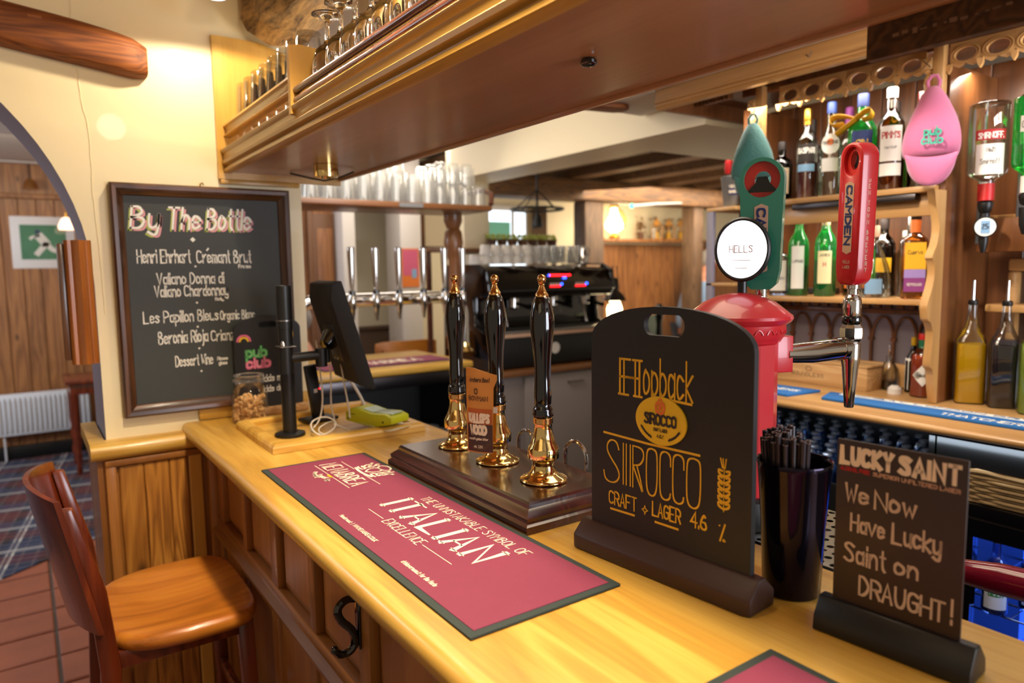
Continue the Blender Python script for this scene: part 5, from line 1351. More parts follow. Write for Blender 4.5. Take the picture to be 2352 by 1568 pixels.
# gothic arcade under the lower shelf
inw(G().box((2.48, 1.072, 1.105), (2.49, 1.698, 1.40))).build('arcade_back', 'mauve_paint', wb, smooth=False)
for k in range(8):
    y0 = 1.075+.078*k; g = G(); R_ = .036
    for sg in (-1, 1):
        g.tube([(2.474, y0+.039+sg*(R_-R_*1.0*(1-math.cos(a))*.95)*1.0, 1.27+.075*math.sin(a)) for a in [PI/2*i/6 for i in range(7)]], .0045, 6)
    g.box((2.468, y0-.004, 1.15), (2.480, y0+.004, 1.27)); g.box((2.466, y0-.009, 1.26), (2.482, y0+.009, 1.272))
    inw(g).build('gothic_arch', 'backbar', wb)
    inw(G().box((2.466, y0+.010, 1.375), (2.480, y0+.030, 1.398))).build('dentil', 'backbar', wb, smooth=False)
    inw(G().box((2.466, y0+.048, 1.375), (2.480, y0+.068, 1.398))).build('dentil', 'backbar', wb, smooth=False)
inw(G().box((2.466, 1.072, 1.355), (2.480, 1.698, 1.372))).build('arcade_moulding', 'backbar', wb, bevel=.003)
inw(G().box((2.45, 1.072, 1.105), (2.482, 1.698, 1.185))).build('skirting_board', 'backbar_light', wb, bevel=.004)
# frieze: oval fretwork with trefoil lower edge and leaf drops
def fret(y, w=.0815, z=2.118):
    g = G(); hy = w/2
    bottom = [(y+hy, z-.016), (y+hy*.80, z-.028), (y+hy*.45, z-.036), (y+hy*.18, z-.031), (y, z-.026), (y-hy*.18, z-.031), (y-hy*.45, z-.036), (y-hy*.80, z-.028), (y-hy, z-.016)]
    ol = [(y-hy, z+.034), (y+hy, z+.034)][::-1]
    poly = [(y+hy, z+.034)]+[(y-hy, z+.034)]+[(a, b) for a, b in bottom[::-1]]
    hole = [(y+hy*.70*math.cos(a), z-.002+.0190*math.sin(a)) for a in [2*PI*(k+.5)/16 for k in range(16)]]
    g.prism(poly, 2.232, 2.242, 'YZ', holes=[hole]); o1 = inw(g).build('fretwork', 'backbar_light', wb, angle=.4)
    g = G()
    for r_, xx in ((.74, 2.2315), (.90, 2.2300)):
        g.tube([(xx, y+hy*r_*math.cos(a), z-.002+.0270*r_*math.sin(a)) for a in [2*PI*k/18 for k in range(18)]], .0017, 5, closed=True)
    inw(g).build('oval_bead', 'backbar_light_z', o1.parent)
    g = G(); g.prism([(y+hy-.009, z-.024), (y+hy+.009, z-.024), (y+hy+.006, z-.040), (y+hy, z-.050), (y+hy-.006, z-.040)][::-1], 2.224, 2.236, 'YZ'); inw(g).build('leaf_drop', 'backbar_light_z', wb)
for k in range(6): fret(1.092+.0815*k)
for k in range(8): fret(.945-.0815*k)
inw(G().box((2.236, .30, 2.145), (2.255, 1.70, 2.175))).build('frieze_board', 'backbar', wb, bevel=.002)
for y0 in (1.005, 1.605):
    inw(G().box((2.205, y0-.014, 1.985), (2.235, y0+.014, 2.165))).build('post', 'backbar_light_z', wb, bevel=.002)
    inw(G().box((2.204, y0+.015, 2.088), (2.234, y0+.046, 2.122))).build('cross_block', 'backbar_light_z', wb, bevel=.002)
    g = G(); g.tube([(2.2035, y0+.018, 2.092), (2.2035, y0+.043, 2.118)], .0012, 5); inw(g).build('carved_cross', 'frame_brown', wb)
    g = G(); g.tube([(2.2035, y0+.043, 2.092), (2.2035, y0+.018, 2.118)], .0012, 5); inw(g).build('carved_cross', 'frame_brown', wb)
    g = G(); g.lathe([(.004, 2.000), (.009, 2.006), (.005, 2.012), (.010, 2.030), (.013, 2.050), (.011, 2.066), (.006, 2.076), (.011, 2.082), (.011, 2.0875)][::1], (2.219, y0+.030, 0), 16); inw(g).build('turned_baluster', 'backbar_light_z', wb)
# canopy and cornice
cn = thing('carved_cornice', 'light pine cornice board with grooved lower edge above the back bar', 'cornice', (2.2, 1.0, 2.12))
def inc(g): return inr(g, (2.2, 1.0, 2.12))
prof = [(2.050, 2.120), (2.024, 2.120), (2.018, 2.124), (2.022, 2.129), (2.014, 2.132), (2.014, 2.137), (2.019, 2.140), (2.010, 2.144), (2.010, 2.149), (2.016, 2.152), (2.016, 2.216), (2.050, 2.216)]
g = G(); g.prism(prof, -.9, 1.925, 'XZ'); inc(g).build('front_board', 'backbar_light', cn, angle=.5)
inc(G().box((2.05, -.9, 2.178), (2.60, 1.925, 2.186))).build('canopy_underside', 'backbar', cn, smooth=False)
inc(G().box((2.05, 1.905, 2.120), (2.60, 1.925, 2.178))).build('end_board', 'backbar', cn, smooth=False)
inc(G().box((2.10, -.5, 2.150), (2.13, 1.90, 2.178))).build('inner_moulding', 'backbar_light', cn, bevel=.008)
inc(G().box((2.16, -.5, 2.160), (2.19, 1.90, 2.178))).build('inner_moulding', 'backbar', cn, bevel=.008)
for k in range(9): inc(G().box((2.21, 1.74+.018*k, 2.150), (2.235, 1.75+.018*k, 2.178))).build('dentil', 'backbar', cn, smooth=False)
g = G(); g.tube([(2.014, 1.302, 2.168), (2.013, 1.290, 2.158)], .0012, 5); inc(g).build('wire_hook', 'dark_steel', cn)
g = G(); g.tube([(2.013, 1.290, 2.158), (2.014, 1.282, 2.172)], .0012, 5); inc(g).build('wire_hook', 'dark_steel', cn)
# narrow side shelf at the far end with bucket
ss = thing('narrow_side_shelf', 'small pink-edged side shelf beyond the shelving, holding the grey bucket', 'shelf', (2.35, 1.82, ZB+.001))
def ins(g): return inr(g, (2.35, 1.82, ZB+.001))
ins(G().box((2.24, 1.725, 1.742), (2.45, 1.86, 1.756))).build('shelf_board', 'backbar_light', ss, bevel=.002)
ins(G().box((2.24, 1.725, 1.452), (2.45, 1.86, 1.464))).build('shelf_board', 'backbar_light', ss, bevel=.002)
ins(G().box((2.24, 1.83, ZB+.001), (2.26, 1.86, 1.742)).box((2.45, 1.725, ZB+.001), (2.46, 1.86, 1.80))).build('upright', 'mauve_paint', ss, bevel=.002)
ins(G().box((2.40, 1.73, 1.465), (2.449, 1.828, 1.74))).build('dark_back', 'dark_beam_z', ss, smooth=False)
bu = thing('grey_tool_bucket', 'grey metal bucket with dark label on the narrow side shelf', 'bucket', (2.30, 1.782, 1.7565))
g = G(); g.lathe([(.034, 0), (.036, .003), (.046, .112), (.048, .115), (.0465, .117), (.044, .112), (.034, .006)], seg=28); g.build('wall', 'bucket_grey', bu)
g = G(); patch(g, .0425, math.radians(-142), .42, .045, .09); g.xf(Matrix.Identity(4)); g.build('dark_label', 'print_navy', bu)
text_on('label_lettering', 'WING', .012, 'print_cream', bu, Matrix.Identity(4), w=.030, wv=.002, align='C', mp=lambda x, y: cylmap(.0435, math.radians(-142), .070)(x, y))
text_on('label_lettering', 'BUCKET', .010, 'print_cream', bu, Matrix.Identity(4), w=.030, wv=.0018, align='C', mp=lambda x, y: cylmap(.0435, math.radians(-142), .052)(x, y))
for i, (x, y) in enumerate([(2.285, 1.80), (2.31, 1.768)]):
    t = thing('bottle_opener_tool', ['red handled tool leaning left in the grey bucket', 'red handled tool on the right in the grey bucket'][i], 'tool', (x, y, 1.765), 0, 'red tools in the bucket')
    t.rotation_euler = (.10-.12*i, -.10, 0)
    g = G(); g.tube([(0, 0, 0), (0, 0, .12)], .006, 8); g.build('shaft', 'black_satin', t)
    g = G(); g.tube([(0, 0, .12), (0, 0, .14), (0, 0, .165), (0, 0, .172)], [.010, .014, .013, .006], 12); g.build('grip', 'tool_red', t)
o = G().box((0, 0, 0), (.012, .022, .17)).build('yellow_card', 'yellow_sign', bevel=.001, loc=(2.452+.01, 1.80, 1.757)); o.location = (2.39, 1.838, 1.757); tag(o, 'upright yellow card standing behind the grey bucket', 'card')

# ---- caps
def cap(loc, az, mat, label, text=None):
    t = thing('baseball_cap', label, 'cap', loc, az, 'caps hung on the posts')
    # local: +x towards the viewer, z down from the hook
    rings = [(0, .010, .008, .0), (-.010, .020, .014, .0), (-.030, .033, .026, .004), (-.060, .045, .036, .008), (-.095, .060, .046, .012), (-.130, .070, .052, .014), (-.165, .0745, .052, .012), (-.188, .072, .044, .004), (-.198, .068, .034, -.004), (-.202, .060, .024, -.008)]
    g = G(); seg = 32; n = len(rings)
    for j, (z, w, d, cx) in enumerate(rings):
        for k in range(seg):
            a = 2*PI*k/seg; x, y = d*math.cos(a)+cx, w*math.sin(a)
            f = 1+.022*math.sin(3*a+j*.9)
            dent = -.010*math.exp(-((z+.155)/.022)**2-((y)/.045)**2) if x > 0 else 0
            g.v.append((x*f+dent, y*f, z))
    for j in range(n-1):
        for k in range(seg): k2 = (k+1) % seg; g.f.append((j*seg+k, j*seg+k2, (j+1)*seg+k2, (j+1)*seg+k)[::-1]); g.mi.append(0)
    g.f.append(tuple(range(seg))); g.f.append(tuple(range((n-1)*seg, n*seg))[::-1]); g.mi += [0, 0]
    g.build('crown', mat, t, sub=1, angle=3)
    g = G(); nx = 20; rows = 8
    for l, off in ((0, 0), (1, -.004)):
        for j in range(rows+1):
            v = j/rows
            for i in range(nx+1):
                u = -1+2*i/nx; hw = .064; end = math.sqrt(max(0, 1-abs(u)**2.6))
                zz = -.190-.014*(1-u*u)-(.078)*v*end; yy = u*(hw+.003*math.sin(PI*v))
                xx = .052-.030*u*u+.022*v-.038*v*v+off
                g.v.append((xx, yy, zz))
    row = nx+1; lay = row*(rows+1)
    for l in (0, 1):
        for j in range(rows):
            for i in range(nx):
                a = l*lay+j*row+i; q = (a, a+1, a+row+1, a+row); g.f.append(q); g.mi.append(0)
    for i in range(nx):
        for j in (0, rows): a = j*row+i; g.f.append((a, a+1, lay+a+1, lay+a)); g.mi.append(0)
    g.fix = True; g.build('brim', mat, t, angle=1.2)
    g = G(); g.sphere((.047, 0, -.085), .0075, 12, 8, sc=(.6, 1, 1)); g.build('button', mat, t)
    g = G(); g.tube([(-.004, -.012, -.012), (.006, -.016, .012), (.008, -.006, .026), (.008, .006, .026), (.006, .014, .010), (-.004, .010, -.012)], [.005]*6, 8); g.build('strap', mat, t)
    for k, yy in enumerate((-.028, .028)):
        g = G(); g.tube([(.052-.010*s_*s_, yy*(.2+.8*s_), -.088-.10*s_) for s_ in [i/8 for i in range(9)]], .0012, 5); g.build('seam', mat, t)
    if text:
        for tx, z0, w in (('pub', -.146, .040), ('club', -.170, .050)):
            text_on('embroidered_lettering', tx, .022, 'print_teal', t, Matrix.Translation((.0655, 0, z0)) @ frame4((0, 0, 0), (0, 1, 0), (.02, 0, 1)), w=w, wv=.0036, align='C')
    return t
cap((2.165, .995, 2.030), math.radians(206), 'cap_pink', 'pink baseball cap embroidered pub club hanging from the right post', True)
cap((2.175, 1.605, 2.035), math.radians(228), 'cap_teal', 'dark teal baseball cap hanging from the left post of the back bar')

# ---- bottles
SHAPES = {
 'spirit': [(.92, 0), (1, .012), (1, .60), (.96, .66), (.72, .72), (.42, .765), (.36, .80), (.36, .93)],
 'wine': [(.92, 0), (1, .012), (1, .55), (.97, .60), (.80, .66), (.50, .72), (.37, .78), (.35, .93)],
 'square': [(.94, 0), (1, .012), (1, .66), (.94, .70), (.60, .745), (.40, .77), (.38, .93)],
 'round': [(.90, 0), (1, .03), (1, .45), (.92, .54), (.66, .64), (.42, .72), (.34, .80), (.34, .93)],
 'syrup': [(.94, 0), (1, .012), (1, .56), (.94, .60), (.70, .66), (.45, .74), (.32, .84), (.28, .93), (.30, .95)],
 'decanter': [(.92, 0), (1, .03), (1, .25), (.90, .40), (.62, .58), (.34, .72), (.25, .80), (.25, .90)],
 'squat': [(.95, 0), (1, .02), (1, .60), (.90, .68), (.45, .74), (.36, .78), (.36, .90)],
}
FACE = math.radians(-152)
def bottle(label, x, y, z, H, r, shape, glass, liquid=None, level=.5, cap='print_dark', caph=.10, labels=(), az=FACE, group='spirit bottles on the back bar shelves', name='spirit_bottle', seg=28, square=False, capr=None, neck=None, texts=()):
    t = thing(name, label, 'bottle', (x, y, z), az, group)
    P_ = [(a*r, b*H) for a, b in SHAPES[shape]]
    def sq(g):
        if square:
            for i, v in enumerate(g.v):
                rr = math.hypot(v[0], v[1]); 
                if rr < r*.55: continue
                a = math.atan2(v[1], v[0]); k = (abs(math.cos(a))**6+abs(math.sin(a))**6)**(-1/6); k = 1+(k-1)*min(1, (rr/r-.55)/.3)
                g.v[i] = (v[0]*k, v[1]*k, v[2])
        return g
    sq(G().lathe(P_, seg=seg, cap1=False)).build('glass_body', glass, t, angle=.9)
    if liquid:
        L = [(max(.001, a-.0025), max(b, .004)) for a, b in P_ if b < level*H]
        # interpolate the radius at the level
        for (a0, b0), (a1, b1) in zip(P_, P_[1:]):
            if b0 <= level*H < b1: rr = a0+(a1-a0)*(level*H-b0)/(b1-b0); L.append((rr-.0025, level*H)); break
        sq(G().lathe(L, seg=seg)).build('liquid', liquid, t, angle=.9)
    nr = P_[-1][0]; cr = capr or nr*1.12
    if cap:
        G().lathe([(cr*.96, H*(1-caph)), (cr, H*(1-caph)+.002), (cr, H-.003), (cr*.9, H)], seg=20).build('cap', cap, t, angle=.6)
    if neck: 
        G().lathe([(nr*1.06, H*neck[0]), (nr*1.06, H*neck[1])], seg=20, cap0=False, cap1=False).build('neck_foil', neck[2], t)
    rl = r*1.012; made = []
    for lb in labels:
        z0, z1, half, mt = lb[:4]
        if square: G().add([(rl, -rl*half, z0*H), (rl, rl*half, z0*H), (rl, rl*half, z1*H), (rl, -rl*half, z1*H)], [(0, 1, 2, 3)]).build('paper_label', mt, t, smooth=False)
        else: patch(G(), rl, 0, half, z0*H, z1*H).build('paper_label', mt, t)
        made.append((z0, z1, [c for c in t.children if c.name.startswith('paper_label')][-1]))
    for k, (tx, zc, h, w, mt, wv) in enumerate(texts):
        SURF.pop(t, None)
        for z0_, z1_, ob_ in made:
            if z0_ <= zc <= z1_: SURF[t] = ob_
        if square: text_on('label_lettering', tx, h, mt, t, Matrix.Translation((rl+.0006, 0, zc*H)) @ frame4((0, 0, 0), (0, 1, 0), (0, 0, 1)), w=w, wv=wv, align='C')
        else: text_on('label_lettering', tx, h, mt, t, Matrix.Identity(4), w=w, wv=wv, align='C', mp=(lambda rr, zz: (lambda a, b: cylmap(rr, 0, zz)(a, b)))(rl+.0006, zc*H))
    return t
ZU = 1.7635; ZL = 1.4195
bottle('short dark liqueur bottle with pink-white label at the left end of the upper shelf', 2.33, 1.590, ZU, .215, .036, 'squat', 'bottle_dark', 'liquid_brown', .6, 'print_dark', .14, [(.12, .55, .85, 'aged_label')], texts=[('BARTONELLE', .46, .008, .045, 'print_red', .0012)])
bottle('tall bottle with black and blue labels and red spirit below them', 2.33, 1.490, ZU, .315, .036, 'spirit', 'bottle_clear', 'liquid_red', .40, 'brass_matte', .14, [(.40, .60, .85, 'print_dark'), (.30, .38, .85, 'poster_blue')], neck=(.82, .88, 'brass_matte'), texts=[('GASPARI', .50, .018, .058, 'label_white', .0030)])
bottle('dark slim bottle with black cap half hidden behind the red spirit bottle', 2.45, 1.545, ZU, .300, .034, 'wine', 'bottle_dark', 'liquid_brown', .6, 'print_dark', .16)
bottle('clear vermouth bottle with round white label and blue cap', 2.33, 1.400, ZU, .320, .040, 'round', 'bottle_clear', 'liquid_lime' if False else None, .5, 'label_navy', .12, [(.26, .40, .7, 'label_white')], texts=[('MARTINO', .55, .010, .050, 'print_dark', .0020)])
mt_ = bpy.context.scene.collection.objects
o = COL.objects[-1]
# round emblem label
rb = [c for c in bpy.data.objects if c.get('label', '').startswith('clear vermouth')][0]
g = G(); P_ = [(.031*math.cos(a), .031*math.sin(a)*1.1) for a in [2*PI*k/28 for k in range(28)]]; cm_ = cylmap(.0406, 0, .175)
g.add([cm_(0, 0)]+[cm_(a, b) for a, b in P_], [(0, i+1, (i+1) % 28+1) for i in range(28)]); g.build('round_label', 'label_white', rb)
g = G(); P_ = [(.011*math.cos(a), .011*math.sin(a)) for a in [2*PI*k/20 for k in range(20)]]; cm2 = cylmap(.0411, 0, .182)
g.add([cm2(0, 0)]+[cm2(a, b) for a, b in P_], [(0, i+1, (i+1) % 20+1) for i in range(20)]); g.build('label_disc', 'label_orange', rb)
bottle('large emerald gin bottle with dark cap and yellow bow on the upper shelf', 2.33, 1.290, ZU, .325, .044, 'spirit', 'bottle_green', None, .5, 'print_navy', .13, [(.30, .62, .75, 'label_navy')], texts=[('GIN', .46, .022, .034, 'badge_yellow', .003)])
bottle('green glass bottle standing just behind the emerald gin bottle', 2.43, 1.235, ZU, .300, .040, 'spirit', 'bottle_green', None, .5, 'print_dark', .12)
bottle('slim bottle with dark red cap behind the clear vermouth bottle', 2.44, 1.400, ZU, .315, .034, 'wine', 'bottle_clear', None, .5, 'label_purple', .20)
bottle('pink-capped bottle beside the yellow bow on the upper shelf', 2.41, 1.335, ZU, .305, .034, 'spirit', 'bottle_green', None, .5, 'liquid_red', .14)
bottle('amber bottle with red-lettered white label and white cap on the upper shelf', 2.33, 1.195, ZU, .325, .040, 'spirit', 'bottle_amberglass', 'liquid_red', .30, 'label_white', .10, [(.14, .26, .85, 'label_white'), (.28, .62, .85, 'label_white')], neck=(.80, .88, 'steel'), texts=[("PIMM'S", .50, .020, .055, 'print_red', .0030), ('No.1 CUP', .40, .007, .035, 'print_dark', .001)])
bottle('dark wine-red bottle standing between the white-labelled bottle and the pink cap', 2.36, 1.115, ZU, .300, .036, 'wine', 'bottle_dark', 'liquid_red', .6, 'liquid_red', .16, [(.2, .5, .8, 'label_cream')])
bottle('white-capped clear bottle partly behind the pink cap', 2.44, 1.14, ZU, .305, .034, 'spirit', 'bottle_clear', None, .5, 'label_white', .12)
# bow
bw = thing('yellow_ribbon_bow', 'wide yellow gauze ribbon bow tied round the green bottle neck', 'ribbon', (2.300, 1.29, ZU+.240))
for nm, pts in (('loop', [(-.01, .0, .0), (-.012, .05, .02), (-.01, .09, .018), (-.008, .09, -.012), (-.01, .04, -.010)]), ('loop', [(-.01, .0, .0), (-.012, -.03, .02), (-.012, -.055, .022), (-.01, -.05, -.004), (-.01, -.02, -.006)]), ('tail', [(-.01, 0, 0), (-.014, .03, -.02), (-.012, .07, -.04)])):
    g = G(); P3 = chaik3(pts, 2); o_ = 0
    for p in P3: g.v += [(p.x-.010, p.y, p.z+.006), (p.x+.012, p.y, p.z-.006)]
    for i in range(len(P3)-1): g.f.append((2*i, 2*i+1, 2*i+3, 2*i+2)); g.mi.append(0)
    ob = g.build(nm, 'yellow_sign', bw)
    sd = ob.modifiers.new('t', 'SOLIDIFY'); sd.thickness = .0012
# lower shelf
bottle('square pale blue gin bottle at the left end of the lower shelf', 2.33, 1.590, ZL, .205, .033, 'square', 'bottle_blueglass', None, .5, 'print_dark', .14, [(.08, .62, .8, 'label_white')], square=True, texts=[('TANNOCH', .28, .009, .044, 'print_navy', .0012)])
bottle('green whisky bottle with tall white label and white cap', 2.33, 1.512, ZL, .312, .036, 'wine', 'bottle_green', 'bottle_dkgreen', .35, 'label_white', .18, [(.08, .57, .62, 'label_white')], texts=[('LAPHAIG', .38, .010, .036, 'print_dark', .0012)])
bottle('green whiskey bottle with cream label and dark red cap', 2.33, 1.408, ZL, .315, .036, 'wine', 'bottle_green', 'bottle_dkgreen', .4, 'liquid_red', .14, [(.14, .50, .66, 'label_cream')], neck=(.72, .86, 'label_cream'), texts=[('JAMES', .44, .008, .034, 'print_dark', .0012), ('H', .33, .014, .008, 'print_red', .0024)])
bottle('small brown bottle with tan label between the two green whiskey bottles', 2.42, 1.462, ZL, .250, .030, 'spirit', 'bottle_clear', 'liquid_amber', .5, 'label_cream', .10, [(.12, .50, .8, 'aged_label')])
bottle('bottle with bright yellow and orange label left of the red tap handle', 2.40, 1.338, ZL, .270, .040, 'round', 'bottle_amberglass', 'liquid_brown', .30, 'print_dark', .12, [(.14, .50, .9, 'label_yellow'), (.10, .14, .9, 'label_orange')], texts=[('NERI', .36, .012, .04, 'label_orange', .002)])
bottle('dark brown bottle with black cap behind the clear pear-shaped bottle', 2.43, 1.255, ZL, .270, .036, 'spirit', 'bottle_dark', 'liquid_brown', .7, 'print_dark', .16, [(.30, .48, .7, 'label_yellow')])
tb = bottle('clear pear-shaped bottle with a green stem inside, right of the red tap handle', 2.33, 1.234, ZL, .235, .052, 'decanter', 'bottle_clear', None, .5, 'label_tan', .16, [(.05, .26, .5, 'poster_blue')])
for q in ([(0, 0, .02), (.004, .004, .08), (.002, .0, .14)], [(0, .01, .02), (.006, -.010, .07), (.002, .0, .13)], [(.0, -.012, .02), (.0, .0, .09), (0, .0, .16)]):
    G().tube(chaik3(q, 2), .0024, 6).build('green_stem', 'stem_green', tb)
bottle('tequila bottle with silver, lilac and blue label beside the yellow-labelled one', 2.42, 1.158, ZL, .265, .036, 'square', 'bottle_clear', None, .5, 'steel', .22, [(.30, .62, .8, 'label_white'), (.22, .34, .8, 'label_lilac'), (.10, .23, .8, 'label_navy')], texts=[('Cuervo', .50, .012, .034, 'print_dark', .0012), ('BLANCA', .15, .007, .028, 'label_white', .001)], square=True)
yb_ = bottle('tequila bottle with arched yellow and purple label and steel pourer', 2.33, 1.105, ZL, .265, .036, 'square', 'bottle_amberglass', None, .16, 'black_satin', .07, [(.34, .66, .8, 'label_yellow'), (.24, .345, .8, 'label_lilac'), (.08, .245, .8, 'label_purple')], square=True, neck=(.78, .93, 'label_orange'), texts=[('Cuervo', .52, .013, .040, 'print_dark', .0013), ('REPOSADO', .15, .008, .040, 'label_white', .001)])
G().tube([(0, 0, .262), (0, 0, .300), (.004, 0, .325)], .0036, 10).build('steel_pourer', 'chrome', yb_)
bottle('small clear bottle in the shadow behind the silver-capped tequila', 2.47, 1.20, ZL, .22, .032, 'spirit', 'bottle_clear', None, .5, 'label_white', .1)
bk_ = thing('dark_book', 'dark book with gold lettering lying on the lower shelf behind the green whisky bottle', 'book', (2.47, 1.55, ZL))
G().box((-.05, -.09, .0), (.05, .09, .022)).build('cover', 'print_dark', bk_, bevel=.002)

# ---- things on the back counter
def mat_runner(label, P4, txt):
    t = thing('blue_bar_mat', label, 'bar mat', (P4[0][0], P4[0][1], ZB+.0005), 0, 'blue bar mats on the back counter')
    b = P4[0]; g = G(); g.prism([(x-b[0], y-b[1]) for x, y in P4], 0, .008, 'XY'); g.build('rubber_mat', 'blue_mat', t, bevel=.0015)
    return t
m1 = mat_runner('long blue rubber bar mat with raised white lettering on the back counter', [(2.071, 1.250), (2.071, .30), (2.190, .30), (2.190, 1.290)][::-1], '')
m1b = Matrix.Translation((-2.071-.119, -1.290, .0085)) if False else None
loc = m1.location
def onmat(m_, x, y): return Matrix.Translation((x-m_.location.x, y-m_.location.y, .0085)) @ frame4((0, 0, 0), (0, -1, 0), (1, 0, 0))
g = G(); g.box((2.155-loc.x, .55-loc.y, .008), (2.182-loc.x, 1.24-loc.y, .0092)); g.build('white_band', 'mat_white', m1, smooth=False)
text_on('raised_lettering', 'BOMBAY LONDON DRY GIN', .016, 'blue_mat', m1, Matrix.Translation((0, 0, .0012)) @ onmat(m1, 2.161, 1.22), w=.60, wv=.0030)
text_on('raised_lettering', 'THATCHERS', .030, 'mat_white', m1, onmat(m1, 2.085, .905), w=.22, wv=.0052)
m2 = mat_runner('short blue rubber bar mat left of the chrome beer tap', [(2.03, 1.345), (2.03, 1.75), (2.17, 1.75), (2.19, 1.325)], '')
m2.location.z = ZB+.0005
text_on('raised_lettering', 'THATCHERS', .030, 'mat_white', m2, onmat(m2, 2.10, 1.56), w=.20, wv=.0052)
bx = thing('wooden_gift_box', 'pale wooden gift box with burnt lettering lying on the back counter', 'box', (2.36, 1.36, ZB+.0005), math.radians(-3))
G().box((-.045, -.13, 0), (.055, .27, .078)).build('box_body', 'gift_box_pine', bx, bevel=.002)
G().box((-.047, -.132, .0785), (.057, .272, .086)).build('lid', 'gift_box_pine', bx, bevel=.002)
text_on('burnt_lettering', 'BOUNDLESS', .012, 'walnut_foot', bx, Matrix.Translation((-.0456, .16, .028)) @ frame4((0, 0, 0), (0, -1, 0), (0, 0, 1)), w=.13, wv=.0012, align='L')
g = G(); ribbon(g, [(.012*math.cos(a), .008*math.sin(a)) for a in [2*PI*k/14 for k in range(15)]], .0014); g.build('burnt_emblem', 'walnut_foot', bx, mat4=Matrix.Translation((-.0456, .09, .055)) @ frame4((0, 0, 0), (0, -1, 0), (0, 0, 1)), smooth=False)
# small items
gl = thing('shot_glass_with_pourer', 'small clear bottle of dark bitters with steel pourer next to the gift box', 'bottle', (2.42, 1.215, ZB+.0005))
G().lathe([(.026, 0), (.028, .003), (.028, .07), (.020, .085), (.011, .10), (.011, .115)], seg=24, cap1=False).build('glass_body', 'bottle_clear', gl, angle=.8)
G().lathe([(.024, .004), (.0255, .006), (.0255, .032)], seg=24).build('liquid', 'liquid_brown', gl)
G().tube([(0, 0, .112), (0, 0, .140), (-.004, 0, .155)], .003, 8).build('steel_pourer', 'chrome', gl)
sa = thing('salt_cellar', 'small clear salt pot with white base in front of the bitters bottles', 'salt pot', (2.35, 1.160, ZB+.0005))
G().lathe([(.022, 0), (.021, .018), (.013, .026), (.011, .028)], seg=20).build('white_base', 'cup_white', sa)
G().lathe([(.011, .028), (.012, .06), (.010, .072)], seg=18, cap0=False).build('glass_body', 'clear_glass', sa)
bottle('bitters bottle with oversized white wrapper and yellow cap', 2.425, 1.140, ZB+.0005, .185, .024, 'syrup', 'bottle_dark', 'liquid_brown', .5, 'badge_yellow', .15, [(.05, .62, 2.6, 'label_white')], group='sauces on the back counter', name='bitters_bottle', neck=(.66, .84, 'label_white'))
tb = bottle('hot sauce bottle with orange-red sauce, diamond label, green neck and red cap', 2.367, 1.084, ZB+.0005, .205, .034, 'spirit', 'bottle_clear', 'liquid_hot', .66, 'tool_red', .10, [], group='sauces on the back counter', name='hot_sauce_bottle', neck=(.76, .905, 'stem_green'))
for c_ in tb.children:
    if c_.name.startswith('neck_foil'): c_.data.materials[0] = plain('neck_green', '#0f5a36', .5)
cmd = cylmap(.0350, 0, .072); g = G(); D = .034
pts = [(0, -D), (D*.5, -D/2), (D, 0), (D*.5, D/2), (0, D), (-D*.5, D/2), (-D, 0), (-D*.5, -D/2)]
g.add([cmd(0, 0)]+[cmd(a*.92, b*1.05) for a, b in pts], [(0, i+1, (i+1) % 8+1) for i in range(8)]); g.build('diamond_label', 'label_white', tb)
text_on('label_lettering', 'TABASCO', .008, 'print_dark', tb, Matrix.Identity(4), w=.036, wv=.0011, align='C', mp=lambda a, b: cylmap(.0358, 0, .068)(a, b))
def syrup(lbl, x, y, liquid, level, glass='bottle_clear'):
    t = bottle(lbl, x, y, ZB+.0005, .325, .040, 'syrup', glass, liquid, level, None, .1, group='syrup bottles with pourers', name='syrup_bottle', square=True)
    G().lathe([(.0125, .300), (.0135, .304), (.0135, .312), (.010, .316)], seg=16).build('pourer_cork', 'black_satin', t)
    G().tube([(0, 0, .314), (0, 0, .345), (.003, 0, .375)], [.0045, .004, .0032], 10).build('steel_pourer', 'chrome', t)
    return t
syrup('square bottle of bright yellow syrup with steel pourer', 2.375, .949, 'liquid_yellow', .56)
syrup('square bottle of dark purple syrup with steel pourer', 2.375, .858, 'liquid_purple', .62)
syrup('square bottle of lime green syrup at the right edge of the picture', 2.335, .765, 'liquid_lime', .66, 'bottle_clear')

